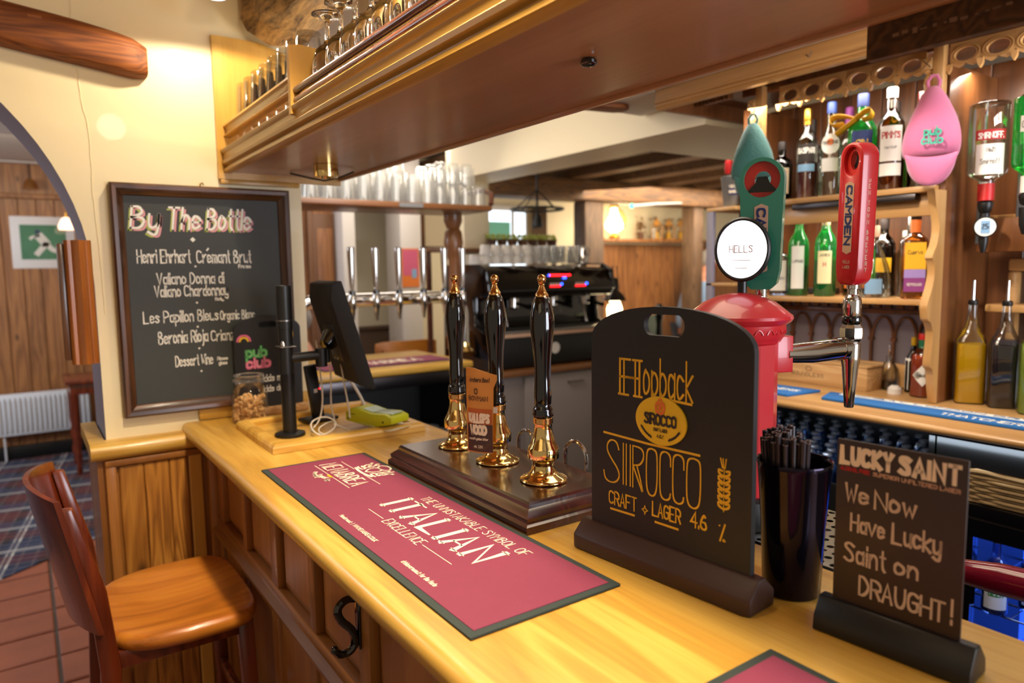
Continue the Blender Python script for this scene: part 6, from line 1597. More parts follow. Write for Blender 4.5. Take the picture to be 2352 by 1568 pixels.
# ---- optics: inverted bottles in brackets
def optic(lbl, x, y, ztop, H, r, glass, liquid, level, labels, texts, capmat, lens=True):
    t = thing('inverted_spirit_bottle', lbl, 'bottle', (x, y, ztop), FACE, 'inverted bottles on the optic rail')
    P_ = [(a*r, -b*H) for a, b in SHAPES['square' if r > .04 else 'wine']]
    G().lathe(P_[::-1], seg=32, cap0=False).build('glass_body', glass, t, angle=.9)
    L = [(a-.003, b) for a, b in P_ if -b > (1-level)*H and -b < .9*H]
    L = [(r-.003, -(1-level)*H)]+L
    if liquid: G().lathe(L[::-1], seg=32).build('liquid', liquid, t, angle=.9)
    G().lathe([(.36*r*1.15, -.97*H), (.36*r*1.15, -.80*H)], seg=22).build('neck_foil', capmat, t)
    G().lathe([(.010, -1.10*H), (.016, -1.08*H), (.020, -1.02*H), (.020, -.99*H), (.012, -.97*H)], seg=20).build('optic_collar', 'black_satin', t)
    for z0, z1, half, mt in labels: patch(G(), r*1.012, 0, half, -z0*H, -z1*H).build('paper_label', mt, t)
    for tx, zc, h, w, mt, wv in texts: text_on('label_lettering', tx, h, mt, t, Matrix.Identity(4), w=w, wv=wv, align='C', mp=(lambda zz: (lambda a, b: cylmap(r*1.03, 0, zz)(a, b)))(-zc*H))
    if lens:
        g = G(); g.lathe([(.030, 0), (.030, .010), (.027, .013)], axis='X', seg=30); g.build('measure_rim', 'black_satin', t, mat4=Matrix.Translation((.012, 0, -1.24*H)))
        g = G(); g.lathe([(.0265, .0132), (.001, .0142)], axis='X', seg=30, cap0=False); g.build('measure_face', 'label_white', t, mat4=Matrix.Translation((.012, 0, -1.24*H)))
        G().box((.0265, -.011, -1.24*H-.018), (.0275, .011, -1.24*H+.018)).build('measure_window', 'poster_blue', t)
        text_on('measure_lettering', '25', .014, 'print_dark', t, Matrix.Translation((.0282, 0, -1.26*H)) @ frame4((0, 0, 0), (0, 1, 0), (0, 0, 1)), w=.014, wv=.002, align='C')
        G().lathe([(.006, -1.50*H), (.009, -1.46*H), (.013, -1.38*H), (.013, -1.10*H)], seg=16).build('optic_spout', 'black_satin', t)
    else:
        G().lathe([(.008, -1.40*H), (.016, -1.30*H), (.018, -1.12*H)], seg=20).build('optic_spout', 'black_satin', t)
        G().lathe([(.0165, -1.24*H), (.0165, -1.16*H)], seg=20).build('optic_chamber', 'ice_glass', t)
    g = G(); g.box((-.085, -.012, -1.40*H), (-.075, .012, -.72*H)); g.tube([(-.08, 0, -1.02*H), (-.012, 0, -1.02*H)], .006, 8); g.build('steel_bracket', 'steel', t)
    g = G(); g.tube([(-.08, 0, -.74*H), (-.08, 0, .02), (-.05, -.01, .018), (-.03, -.02, .006)], .005, 8); g.build('top_clamp', 'chrome', t)
    return t
optic('big clear vodka bottle turned upside down, with red band and white label', 2.335, .915, 1.985, .285, .0520, 'bottle_clear', None, .3, [(.28, .38, .75, 'print_red'), (.42, .72, .70, 'label_white')], [('SMIRNOFF.', .365, .016, .064, 'label_white', .0026), ('Smirnoff', .62, .016, .050, 'print_dark', .0010), ('No.21', .50, .012, .02, 'print_dark', .0012)], 'tool_red')
optic('emerald green gin bottle turned upside down at the right edge of the picture', 2.345, .815, 1.985, .270, .0420, 'bottle_green', None, .3, [(.20, .36, .75, 'label_white')], [("Gordon's", .32, .018, .055, 'print_dark', .0014)], 'label_white', lens=False)

# ---- under the back counter: bottle fridge area, basket, fridge
cr8 = thing('bottle_crate', 'black crate packed with capped bottles in the dark under the back counter', 'crate', (2.28, 1.28, .76))
G().box((-.27, -.38, 0), (.30, .56, .02)).box((-.28, -.38, 0), (-.27, .56, .10)).box((-.27, .55, .02), (.30, .56, .25)).box((-.27, -.38, .02), (.30, -.37, .10)).box((-.2, -.3, -.76), (-.15, -.25, 0)).box((-.2, .45, -.76), (-.15, .50, 0)).build('tray', 'black_satin', cr8, smooth=False)
bb0 = thing('small_mixer_bottle', 'small dark mixer bottle with crown cap in the crate under the back counter', 'bottle', (2.05, .95, .781), 0, 'mixer bottles under the back counter')
G().lathe([(.024, 0), (.026, .003), (.026, .09), (.022, .105), (.012, .130), (.011, .150)], seg=14, cap1=False).build('glass_body', 'bottle_blueglass', bb0)
G().lathe([(.0235, .004), (.0235, .085), (.018, .105)], seg=14).build('liquid', 'crate_blue', bb0)
G().lathe([(.0145, .150), (.0145, .155), (.012, .158)], seg=14).build('crown_cap', 'cap_metal', bb0)
k = 0
for i in range(9):
    for j in range(13):
        x, y = 2.045+.058*i, .965+.061*j+(.02 if i % 2 else 0)
        if y > 1.80: continue
        if k == 0: bb0.location = (x, y, .781); bb0['label'] = 'dark mixer bottle under the back counter, first row, first from the right'
        else: dup(bb0, (x, y, .781), label='dark mixer bottle under the back counter, %s row, %s from the right' % (ORD[i], ORD[j]))
        k += 1
bs = thing('wicker_basket', 'grey-brown wicker basket of steel measures under the right of the back counter', 'basket', (2.14, .60, .905))
w_, d_ = .30, .13
for j in range(9):
    g = G(); z = .006+.0085*j; P_ = []
    for i in range(96):
        a = 2*PI*i/96; c, s_ = math.cos(a), math.sin(a)
        ex = .35
        k = 1+.12*j/8
        x = d_*k*math.copysign(abs(c)**ex, c); y = w_/1.15*k*math.copysign(abs(s_)**ex, s_)
        off = .0035*math.sin(24*a+PI*(j % 2)); P_.append((x+off*c, y+off*s_, z))
    g.tube(P_, .0042, 6, closed=True); g.build('woven_rod', 'wicker', bs)
g = G(); g.tube([(p[0]*1.0, p[1]*1.0, .085+.004*math.sin(i)) for i, p in enumerate(P_)], .008, 8, closed=True); g.build('rim', 'wicker', bs)
G().box((-d_, -w_/1.15, 0), (d_, w_/1.15, .006)).build('base', 'wicker', bs, smooth=False)
for i, (x, y, rx, ry, lb) in enumerate([(2.06, .735, .25, -.3, 'steel measure tilted at the left of the wicker basket'), (2.07, .655, 1.1, -1.0, 'steel measure lying with orange peel inside in the wicker basket'), (2.06, .575, -.5, -.5, 'steel measure tilted at the right of the wicker basket'), (2.15, .70, .7, .3, 'steel measure at the back of the wicker basket')]):
    t = thing('steel_measure', lb, 'cup', (x, y, .995+(.008 if i != 1 else 0)), 0, 'steel measures in the basket'); t.rotation_euler = (rx, ry, 0)
    G().lathe([(.016, -.04), (.014, -.04), (.027, .032), (.028, .032), (.0165, -.042)], seg=24, cap0=False, cap1=False).build('cup_wall', 'chrome', t)
    G().lathe([(.0150, -.036), (.001, -.036)], seg=20, cap0=False).build('cup_base', 'steel', t)
    if i == 1: G().sphere((0, 0, 0), .018, 12, 8).build('orange_peel', 'label_orange', t)
fr = thing('bottle_fridge', 'black glass-fronted fridge glowing blue inside under the back counter', 'fridge', (2.25, .42, 0))
FX = 2.00-2.25
G().box((FX, -.46, .86), (.33, .44, .902)).build('top_panel', 'black_gloss', fr, bevel=.003)
G().box((FX+.02, .42, .04), (.33, .44, .859)).build('side_panel', 'black_satin', fr, smooth=False)
G().box((FX+.02, -.46, .04), (.33, -.44, .859)).build('side_panel', 'black_satin', fr, smooth=False)
G().box((.31, -.44, .04), (.33, .42, .859)).build('back_wall', 'fridge_glow', fr, smooth=False)
G().box((FX+.04, -.44, .04), (.31, .42, .06)).build('floor_panel', 'black_satin', fr, smooth=False)
# door frame
d = [((FX, .35, .06), (FX+.03, .435, .859)), ((FX, .02, .06), (FX+.03, .245-.16, .859)), ((FX, .085, .815), (FX+.03, .35, .859)), ((FX, .085, .06), (FX+.03, .35, .12)), ((FX, -.46, .06), (FX+.03, .02, .859))]
g = G()
for a, b in d[:4]: g.box(a, b)
g.build('door_frame', 'black_gloss', fr, smooth=False)
G().box(*d[4]).build('second_door', 'black_gloss', fr, bevel=.004)
G().box((FX+.012, .085, .12), (FX+.016, .35, .815)).build('door_glass', 'clear_glass', fr, smooth=False)
G().box((.0, .05, .835), (.02, .40, .85)).build('light_tube', 'fridge_tube', fr, bevel=.003)
for z in (.60, .33):
    for k in range(6): G().tube([(FX+.06+.09*k, -.44, z), (FX+.06+.09*k, .42, z)], .003, 6).build('shelf_wire', 'steel', fr)
    for k in range(14): G().tube([(FX+.06, -.42+.063*k, z+.004), (.29, -.42+.063*k, z+.004)], .0016, 5).build('shelf_wire', 'steel', fr)
light('fridge_light', 'AREA', (2.18, .64, .80), 1.6, (.25, .42, 1), (2.2, .64, .3), shape='RECTANGLE', size=.1, size_y=.26)
def fb(lbl, x, y, z, lab, tx, tm):
    t = bottle(lbl, x, y, z, .20, .030, 'wine', 'bottle_blueglass', 'label_navy', .62, 'cap_metal', .06, [(.08, .56, .95, lab)], group='bottles in the glowing fridge', name='fridge_bottle', texts=tx, az=math.radians(-155))
fb('fridge bottle with pale GIFT BEER label and a bird', 2.06, .735, .607-.0, 'label_white', [('GIFT', .42, .016, .034, 'stem_green', .0026), ('BEER', .26, .016, .034, 'stem_green', .0026)], None)
fb('fridge bottle with blue White label', 2.06, .615, .607, 'label_blue', [('WHITE', .40, .014, .040, 'label_white', .0024), ('Beer', .26, .010, .03, 'label_white', .0014)], None)
fb('fridge bottle with white neck at the back of the upper wire shelf', 2.15, .68, .607, 'label_white', [], None)
fb('fridge bottle at the left of the lower wire shelf', 2.06, .74, .337, 'label_blue', [('LAGER', .36, .012, .036, 'label_white', .002)], None)
fb('fridge bottle at the right of the lower wire shelf', 2.06, .60, .337, 'label_navy', [('ALE', .36, .014, .026, 'label_white', .002)], None)
# dark red lever blurred in front of the fridge
rl_ = thing('dark_red_tap_lever', 'blurred dark red acrylic bar crossing in front of the glowing fridge', 'lever', (1.23, .38, 1.038))
G().tube([(.0, -.16, .012), (.0, .05, -.004), (.0, .105, -.010)], [.025, .025, .020], 16).build('lever_bar', 'liquid_red', rl_)
rl_.children[0].data.materials[0] = plain('acrylic_red', '#8c1434', .15, coat=.8)
G().lathe([(.012, -1.038), (.012, -.02)], (0, -.16, 0), seg=12).build('lever_post', 'dark_steel', rl_)

# ================================================================== FAR SIDE OF THE BAR
fb_ = thing('far_bar_counter', 'far oak bar counter with a dark open underside beyond the till', 'bar counter', (1.2, 3.25, 0))
def inf(g, o=(1.2, 3.25, 0)): return g.xf(Matrix.Translation((-o[0], -o[1], -o[2])))
inf(G().box((.80, 2.95, 1.045), (1.82, 3.56, 1.0795))).build('countertop', 'honey_oak_x', fb_, bevel=.010, seg=3)
inf(G().box((.80, 3.45, 0), (1.80, 3.50, 1.044))).build('customer_front', 'black_satin', fb_, smooth=False)
inf(G().box((.80, 2.98, .60), (1.80, 3.45, .615)).box((1.77, 2.98, 0), (1.80, 3.45, 1.044)).box((.80, 2.98, 0), (.83, 3.45, 1.044))).build('under_shelf', 'black_satin', fb_, smooth=False)
inf(G().box((.83, 2.955, .985), (1.77, 2.975, 1.043))).build('steel_edge', 'dark_steel', fb_, bevel=.003)
# bar runner on the far counter
t = thing('bar_runner', 'far purple-red bar runner with white lettering on the far counter', 'bar mat', (1.42, 3.16, ZC+.0004))
G().box((-.33, -.115, 0), (.33, .115, .004)).build('rubber_base', 'runner_navy', t, smooth=False)
G().box((-.32, -.105, .0041), (.32, .105, .0046)).build('printed_fabric', 'runner_red', t, smooth=False)
text_on('printed_lettering', 'MENABREA', .09, 'print_cream', t, Matrix.Translation((-.20, -.045, .0052)), w=.40, wv=.012)
gr = random.Random(77)
t0 = thing('glass_under_counter', 'upturned glass on the shelf under the far counter', 'glass', (.95, 3.1, .616), 0, 'glasses under the far counter')
G().lathe([(.030, 0), (.034, .12), (.033, .12), (.029, .004)], seg=14, cap0=False).build('glass_wall', 'ice_glass', t0)
k = 0
for i in range(11):
    for j in range(2):
        p = (.90+.078*i, 3.04+.10*j, .616)
        lb = 'glass in the dark under the far counter, %s row, %s from the left' % (['front', 'back'][j], ORD[i])
        if k == 0: t0.location = p; t0['label'] = lb
        else: dup(t0, p, label=lb)
        k += 1
# tap tower: arch of chrome tube with six taps
tw = thing('chrome_tap_tower', 'wide chrome T-bar beer tower with six upright taps on the far counter', 'beer tower', (1.55, 3.33, ZC+.0005))
g = G(); zb = .308; P_ = [(-.50, 0, .0), (-.50, 0, .20)]+[(-.50+.10*(1-math.cos(a)), 0, .20+.105*math.sin(a)) for a in [PI/2*k/8 for k in range(1, 9)]]+[(-.2, 0, .305), (.2, 0, .305)]+[(.44-.10+.10*math.sin(a), 0, .20+.105*math.cos(a)) for a in [PI/2*k/8 for k in range(9)]]+[(.44, 0, 0)]
g.tube(P_, .034, 20); g.build('arched_tube', 'chrome', tw, angle=1)
for x in (-.50, .44): G().lathe([(.060, 0), (.062, .004), (.055, .012), (.038, .030), (.036, .05)], (x, 0, 0), seg=28).build('brass_foot', 'brass', tw)
for x in (-.237, -.112, .012, .150, .275, .385):
    G().tube([(x, -.03, .300), (x, -.085, .300)], .012, 12).build('tap_shank', 'chrome', tw)
    G().lathe([(.006, .205), (.010, .235), (.014, .262), (.018, .27), (.018, .33), (.012, .342), (.008, .35)], (x, -.095, 0), seg=16).build('tap_body', 'chrome', tw)
    G().lathe([(.012, .333), (.017, .337), (.017, .352), (.012, .356)], (x, -.095, 0), seg=14).build('black_collar', 'black_gloss', tw)
    G().lathe([(.009, .356), (.013, .40), (.019, .545), (.019, .56), (.015, .565)], (x, -.095, 0), seg=16).build('tap_handle', 'chrome', tw)
# glass shelf over the far counter
gs = thing('far_glass_shelf', 'brown wooden shelf of upturned glasses above the far counter with turned end post', 'shelf unit', (1.55, 3.35, ZC+.0005))
def ig(g): return inf(g, (1.55, 3.35, ZC+.0005))
ig(G().box((1.00, 3.18, 1.838), (2.10, 3.56, 1.868))).build('shelf_board', 'shelf_brown', gs, bevel=.008)
g = G(); g.tube([(2.095, 3.19, 1.875), (2.115, 3.21, 1.93), (2.125, 3.30, 1.96), (2.12, 3.45, 1.96), (2.10, 3.54, 1.93)], .014, 10); ig(g).build('curved_end_rail', 'rail_brown', gs)
ig(G().box((1.55, 3.175, 1.842), (1.68, 3.18, 1.862))).build('paper_notice', 'bucket_grey', gs, smooth=False)
g = G(); g.lathe([(.050, 0), (.050, .10), (.032, .12), (.028, .30), (.034, .38), (.030, .50), (.045, .54), (.055, .60), (.048, .66), (.036, .68), (.052, .72), (.052, .757)], (1.995-1.55+.03, 3.475-3.35, .0), seg=24); g.build('turned_post', 'shelf_brown', gs)
def tumbler(name, lbl, r, h, grp, cat='glass', r0=None, mat='clear_glass', inv=False, seg=20, base=True):
    t = thing(name, lbl, cat, (0, 0, 0), 0, grp)
    r0 = r0 or r*.82
    P_ = [(r0*.9, 0), (r0, .003), (r, h), (r-.0018, h), (r0-.003, .012), (.001, .010)]
    if inv: P_ = [(a, h-b) for a, b in P_][::-1]
    G().lathe(P_, seg=seg, cap0=not inv, cap1=inv).build('glass_wall', mat, t, angle=.9)
    return t
ga = tumbler('pint_glass', 'clear pint glass upside down on the far glass shelf', .043, .150, 'glasses on the far shelf', mat='ice_glass', inv=True)
gb = tumbler('half_pint_glass', 'shorter clear glass stacked on the right of the far glass shelf', .036, .105, 'short glasses on the far shelf', mat='ice_glass', inv=True)
k = 0; rnd = random.Random(9)
for j in range(3):
    for i in range(11):
        x, y = 1.04+.088*i+.02*(j % 2), 3.235+.098*j
        if x > 1.62+.0*j and i > 6: 
            if x > 1.75: continue
        lb = 'clear pint glass on the far shelf, %s row, %s from the left' % (['front', 'middle', 'back'][j], ORD[i])
        if k == 0: ga.location = (x, y, 1.8685); ga['label'] = lb
        else: dup(ga, (x, y, 1.8685), label=lb)
        k += 1
k = 0
for j in range(3):
    for i in range(4):
        for l in range(2):
            p = (1.815+.078*i, 3.235+.10*j, 1.8685+.1065*l)
            if l and j == 0 and i == 3: continue
            lb = 'shorter clear glass right of far shelf, %s row, %s layer, %s from left' % (['front', 'middle', 'back'][j], ['lower', 'upper'][l], ORD[i])
            if k == 0: gb.location = p; gb['label'] = lb
            else: dup(gb, p, label=lb)
            k += 1
# upper tier of glasses at the middle of the shelf
k = 0
for j in range(2):
    for i in range(5):
        p = (1.22+.088*i, 3.26+.10*j, 2.0200)
        dup(ga, p, label='clear pint glass in upper tier of far shelf, %s row, %s from left' % (['front', 'back'][j], ORD[i]), group='upper tier of glasses on the far shelf')
t = thing('sparkling_ornament', 'dark purple beaded ornament among the glasses on the far shelf', 'ornament', (1.10, 3.20, 2.0205))
g = G(); rnd = random.Random(3)
for q in range(26): g.sphere((rnd.uniform(0, .10), rnd.uniform(-.0, .05), rnd.uniform(.012, .06)), .012, 7, 5)
g.build('beads', 'label_purple', t); t.children[0]['kind'] = 'stuff'

# back counter with grey cupboard and coffee machine
kc = thing('grey_cupboard_counter', 'grey cupboard with wooden worktop under the coffee machine', 'cupboard', (2.7, 3.6, 0))
def ik(g): return inf(g, (2.7, 3.6, 0))
ik(G().box((2.02, 3.29, .905), (3.6, 3.95, .94))).build('worktop', 'shelf_brown', kc, bevel=.005)
ik(G().box((2.06, 3.34, 0), (3.56, 3.93, .905))).build('body', 'cabinet_grey', kc, smooth=False)
for x0, x1 in ((2.40, 3.00), (3.02, 3.54)):
    dr = ik(G().box((x0, 3.318, .08), (x1, 3.339, .89))).build('door', 'cabinet_grey', kc, bevel=.003)
    g = ik(G().tube([(x1-.28, 3.300, .835), (x1-.16, 3.300, .835)], .007, 8)); g.box((x1-.28-2.7, 3.30-3.6, .828), (x1-.27-2.7, 3.32-3.6, .842)); g.build('handle', 'chrome', dr)
cm = thing('espresso_machine', 'large black espresso machine with red and blue lights on the grey counter', 'coffee machine', (2.58, 3.60, .9405))
def icm(g): return inf(g, (2.58, 3.60, .9405))
icm(G().box((2.12, 3.34, .945), (3.06, 3.86, 1.16))).build('lower_body', 'black_satin', cm, bevel=.02, seg=3)
icm(G().box((2.14, 3.54, 1.155), (3.04, 3.86, 1.40))).build('back_body', 'black_gloss', cm, bevel=.01)
g = G(); g.prism([(3.36, 1.36), (3.34, 1.40), (3.38, 1.52), (3.44, 1.55), (3.86, 1.55), (3.86, 1.36)], 2.12, 3.06, 'YZ'); icm(g).build('upper_hood', 'black_gloss', cm, bevel=.008)
for x in (2.10, 3.05):
    g = G(); g.prism([(3.33, .95), (3.33, 1.14), (3.50, 1.20), (3.52, 1.36), (3.34, 1.40), (3.36, 1.52), (3.44, 1.56), (3.87, 1.56), (3.87, .95)], x, x+.025, 'YZ'); icm(g).build('side_cheek', 'black_gloss', cm, bevel=.006)
icm(G().box((2.13, 3.30, 1.158), (3.05, 3.53, 1.172))).build('drip_grate', 'steel', cm, bevel=.003)
icm(G().box((2.13, 3.298, 1.135), (3.05, 3.303, 1.156))).build('front_trim', 'label_tan', cm, smooth=False)
icm(G().box((2.55, 3.5385, 1.27), (2.72, 3.5395, 1.32))).build('name_plate', 'steel', cm, smooth=False)
g = G(); g.lathe([(.035, 3.331), (.033, 3.338)], (2.57, 0, 1.05), 24, 'Y'); icm(g).build('pressure_dial', 'cup_white', cm)
def onh(x, z, w, h, mat, nm): 
    y = 3.34+(z-1.40)*.333-.0045
    return icm(G().box((x, y-.003, z), (x+w, y+.002, z+h))).build(nm, mat, cm, smooth=False)
for k in range(13): onh(2.545+.0135*k, 1.484, .010, .009, 'led_blue' if k == 0 else 'led_red', 'status_light')
onh(2.655, 1.466, .022, .010, 'led_blue', 'status_light')
for b0 in (2.545, 2.745):
    for k in range(5): onh(b0+.021*k, 1.428, .011, .013, 'led_blue' if k == 4 else 'cup_white', 'button'); 
    for k in range(4): onh(b0+.021*k, 1.418, .011, .007, 'led_red', 'status_light')
for x in (2.36, 2.66, 2.92):
    G2 = icm(G().lathe([(.036, 1.34), (.036, 1.36), (.030, 1.37)], (x, 3.47, 0), 20)).build('group_head', 'chrome', cm)
    g = G(); g.tube([(x, 3.47, 1.325), (x, 3.42, 1.32), (x+.01, 3.30, 1.30)], [.012, .011, .014], 12); icm(g).build('portafilter_handle', 'black_gloss', cm)
    icm(G().lathe([(.010, 1.285), (.034, 1.300), (.034, 1.338)], (x, 3.47, 0), 20)).build('portafilter', 'chrome', cm)
for x in (2.20, 2.80, 3.02):
    g = G(); g.tube([(x, 3.40, 1.38), (x, 3.35, 1.33), (x+.01, 3.32, 1.20)], .005, 8); icm(g).build('steam_wand', 'chrome', cm)
cm.location.x += .07
c0 = tumbler('coffee_cup', 'white coffee cup upturned on top of the espresso machine', .036, .058, 'cups on the espresso machine', 'cup', mat='cup_white', inv=True)
k = 0
for l in range(2):
    for i in range(6):
        for j in range(2):
            if l and (i in (0,) or j): continue
            p = (2.24+.078*i, 3.60+.10*j, 1.5605+.0585*l)
            lb = 'white coffee cup on the espresso machine, %s row, %s layer, %s from the left' % (['front', 'back'][j], ['lower', 'upper'][l], ORD[i])
            if k == 0: c0.location = p; c0['label'] = lb
            else: dup(c0, p, label=lb)
            k += 1
w0 = tumbler('water_glass', 'clear tall glass standing on the right of the espresso machine', .030, .115, 'glasses on the espresso machine', mat='ice_glass')
k = 0
for i in range(5):
    for j in range(3):
        p = (2.73+.066*i, 3.56+.08*j, 1.5605)
        lb = 'clear glass right of the cups on the espresso machine, %s row, %s from the left' % (['front', 'middle', 'back'][j], ORD[i])
        if k == 0: w0.location = p; w0['label'] = lb
        else: dup(w0, p, label=lb)
        k += 1
for i, x in enumerate((2.99, 2.995)):
    t = thing('steel_milk_jug', ['steel milk jug at the right end of the espresso machine', 'second steel milk jug behind the first on the espresso machine'][i], 'jug', (3.06+.0*i, 3.56+.11*i, 1.5605), 0, 'milk jugs')
    G().lathe([(.036, 0), (.038, .01), (.036, .06), (.028, .09), (.030, .115), (.028, .113)], seg=20, cap1=False).build('jug_body', 'chrome', t)
    G().tube([(.030, 0, .10), (.055, 0, .09), (.055, 0, .05), (.037, 0, .035)], .004, 8).build('handle', 'chrome', t)
# shelf of pots above/behind the machine
ps = thing('high_pot_shelf', 'brown shelf of small pots behind the espresso machine', 'shelf', (2.7, 4.13, 1.70))
inf(G().box((2.10, 3.885, 1.640), (3.16, 3.975, 1.665)), (2.7, 4.13, 1.70)).build('shelf_board', 'shelf_brown', ps, bevel=.004)
inf(G().box((2.11, 3.955, 0), (2.14, 3.975, 1.640)).box((3.12, 3.955, 0), (3.15, 3.975, 1.640)), (2.7, 4.13, 1.70)).build('upright', 'rail_brown', ps, smooth=False)
pt = thing('herb_pot', 'small clay pot with yellow-green leaves on the high pot shelf', 'pot', (0, 0, 0), 0, 'herb pots on the high shelf')
G().lathe([(.026, 0), (.036, .055), (.038, .062), (.034, .060)], seg=16, cap1=True).build('clay_wall', 'frame_brown', pt)
g = G(); rnd = random.Random(5)
for q in range(16): g.sphere((rnd.uniform(-.03, .03), rnd.uniform(-.03, .03), rnd.uniform(.062, .095)), .010, 6, 4, sc=(1, .6, 1))
o = g.build('leaves', 'chalk_lime', pt); o['kind'] = 'stuff'
for k in range(7):
    p = (2.58+.085*k, 3.93, 1.6655)
    lb = 'small clay herb pot on the high shelf, %s from the left' % ORD[k]
    if k == 0: pt.location = p; pt['label'] = lb
    else: dup(pt, p, label=lb)

# ---- room beyond: low timbered ceiling, plank wall, shelf with lanterns, window
G().box((2.60, 5.30, 0), (7.2, 5.40, 2.45)).build('wall_back', 'cream_paint', smooth=False, kind='structure')
lower = bpy.data.objects['wall_back']
pm = G().box((0, -.014, 0), (.145, 0, 1.76)).build('plank', 'room_plank', lower, bevel=.003, seg=1)
for i in range(16):
    o = pm if i == 0 else pm.copy()
    if i: COL.objects.link(o)
    o.location = (4.80+.15*i, 5.299, 0)
for i in range(9):
    x0 = 2.75+.52*i
    g = G(); g.box((x0, 2.55, 2.27), (x0+.16, 5.28, 2.42)); o = g.build('ceiling_beam', 'dark_beam', smooth=False, bevel=.01); tag(o, 'dark old ceiling beam %s over the room behind the espresso machine' % ['at the far left', 'second from the left', 'third from the left', 'fourth from the left', 'fifth from the left', 'sixth from the left', 'seventh from the left', 'eighth from the left', 'at the far right'][i], 'beam', 'ceiling beams of the room beyond')
g = G(); g.box((2.75, 4.55, 2.10), (7.1, 4.80, 2.268)); o = g.build('cross_beam', 'dark_beam', bevel=.015); tag(o, 'long grey-brown cross beam under the ceiling beams of the room beyond', 'beam')
for i, (x, w, lb) in enumerate([(3.98, .22, 'dark timber post left of the glowing oil lamp'), (5.36, .14, 'brown timber post right of the lantern shelf')]):
    g = G(); g.box((x, 4.60, 0), (x+w, 4.76, 2.099)); o = g.build('timber_post', 'dark_beam_z', bevel=.015); tag(o, lb, 'post')
lsf = thing('lantern_shelf', 'long wooden wall shelf with lanterns and dried plants in the back room', 'shelf', (5.3, 5.2, 1.80))
G().box((-.75, -.10, -.02), (1.35, .094, .01)).build('shelf_board', 'room_plank', lsf, bevel=.004)
lsz = 1.8105
def lantern(x, y, s, lbl, lit=False):
    t = thing('oil_lamp' if lit else 'candle_lantern', lbl, 'lamp' if lit else 'lantern', (x, y, lsz), 0, None)
    if lit:
        G().lathe([(.05, 0), (.055, .01), (.05, .03), (.02, .045), (.02, .06)], seg=20).build('base', 'brass_matte', t)
        G().lathe([(.03, .06), (.085, .10), (.09, .14), (.06, .20), (.035, .25), (.03, .30)], seg=24).build('glass_globe', 'lamp_white', t)
        G().lathe([(.035, .30), (.05, .31), (.03, .34), (.01, .36)], seg=16).build('cap', 'brass_matte', t)
        G().tube([(.04, 0, .10), (.13, 0, .12), (.15, 0, .20), (.10, 0, .27), (.035, 0, .30)], .010, 8).build('handle', 'brass_matte', t)
    else:
        G().box((-.05*s, -.05*s, 0), (.05*s, .05*s, .015)).build('base', 'lantern_tan', t)
        for sx in (-1, 1):
            for sy in (-1, 1): G().tube([(sx*.042*s, sy*.042*s, .015), (sx*.042*s, sy*.042*s, .17*s)], .005, 6).build('corner_post', 'lantern_tan', t)
        G().lathe([(.07*s, .17*s), (.05*s, .20*s), (.015, .24*s), (.01, .25*s)], seg=4).build('roof', 'lantern_tan', t, smooth=False)
        G().lathe([(.020, .016), (.020, .09*s)], seg=12).build('candle', 'chalk_yellow', t)
    return t
lantern(4.83, 5.15, 1.0, 'glowing oil lamp with bulbous glass on the lantern shelf', True)
lantern(4.62, 5.17, 1.1, 'tan lantern left of the glowing oil lamp')
light('oil_lamp_glow', 'POINT', (4.83, 4.98, 2.0), 6, WARM, shadow_soft_size=.08)
for i, x in enumerate((5.42, 5.60, 5.78)): lantern(x, 5.145, .85, ['small lantern left of the dried plants', 'small lantern in the middle of the dried plants', 'small lantern near the right end of the lantern shelf'][i])
rnd = random.Random(12)
for k, x in enumerate((5.28, 5.50, 5.70, 5.92)):
    g = G()
    for q in range(60):
        a = rnd.uniform(0, 2*PI); r = rnd.uniform(0, .07); z = rnd.uniform(.06, .24); d = rnd.uniform(.012, .025)
        p = Vector((r*math.cos(a), r*math.sin(a)*.6, z)); n_ = Vector((rnd.uniform(-1, 1), rnd.uniform(-1, 1), rnd.uniform(-1, 1))).normalized(); u = n_.orthogonal().normalized()*d; v = n_.cross(u).normalized()*d*.5
        g.add([p-u, p-v, p+u, p+v], [(0, 1, 2, 3)])
    t = thing('dried_plant', ['dried plant at the left of the shelf bouquet', 'dried plant second from the left on the lantern shelf', 'dried plant third from the left on the lantern shelf', 'dried plant at the right end of the lantern shelf'][k], 'plant', (x, 5.235, lsz), 0, 'dried plants on the lantern shelf')
    o = g.build('leaves', 'leaf_dry', t, smooth=False); o['kind'] = 'stuff'
    G().lathe([(.028, 0), (.034, .07), (.030, .075)], seg=12).build('pot', 'frame_brown', t)
gb2 = tumbler('shelf_glass', 'clear glass standing in the row on the lantern shelf', .026, .11, 'glasses on the lantern shelf', mat='ice_glass')
for k in range(6):
    p = (5.33+.07*k, 5.115 if 0 else 5.045+.0, lsz)
    if k == 0: gb2.location = (5.36, 5.125-.0, lsz)
p0 = [(5.15, 5.15), (5.20, 5.12), (5.36, 5.125)]
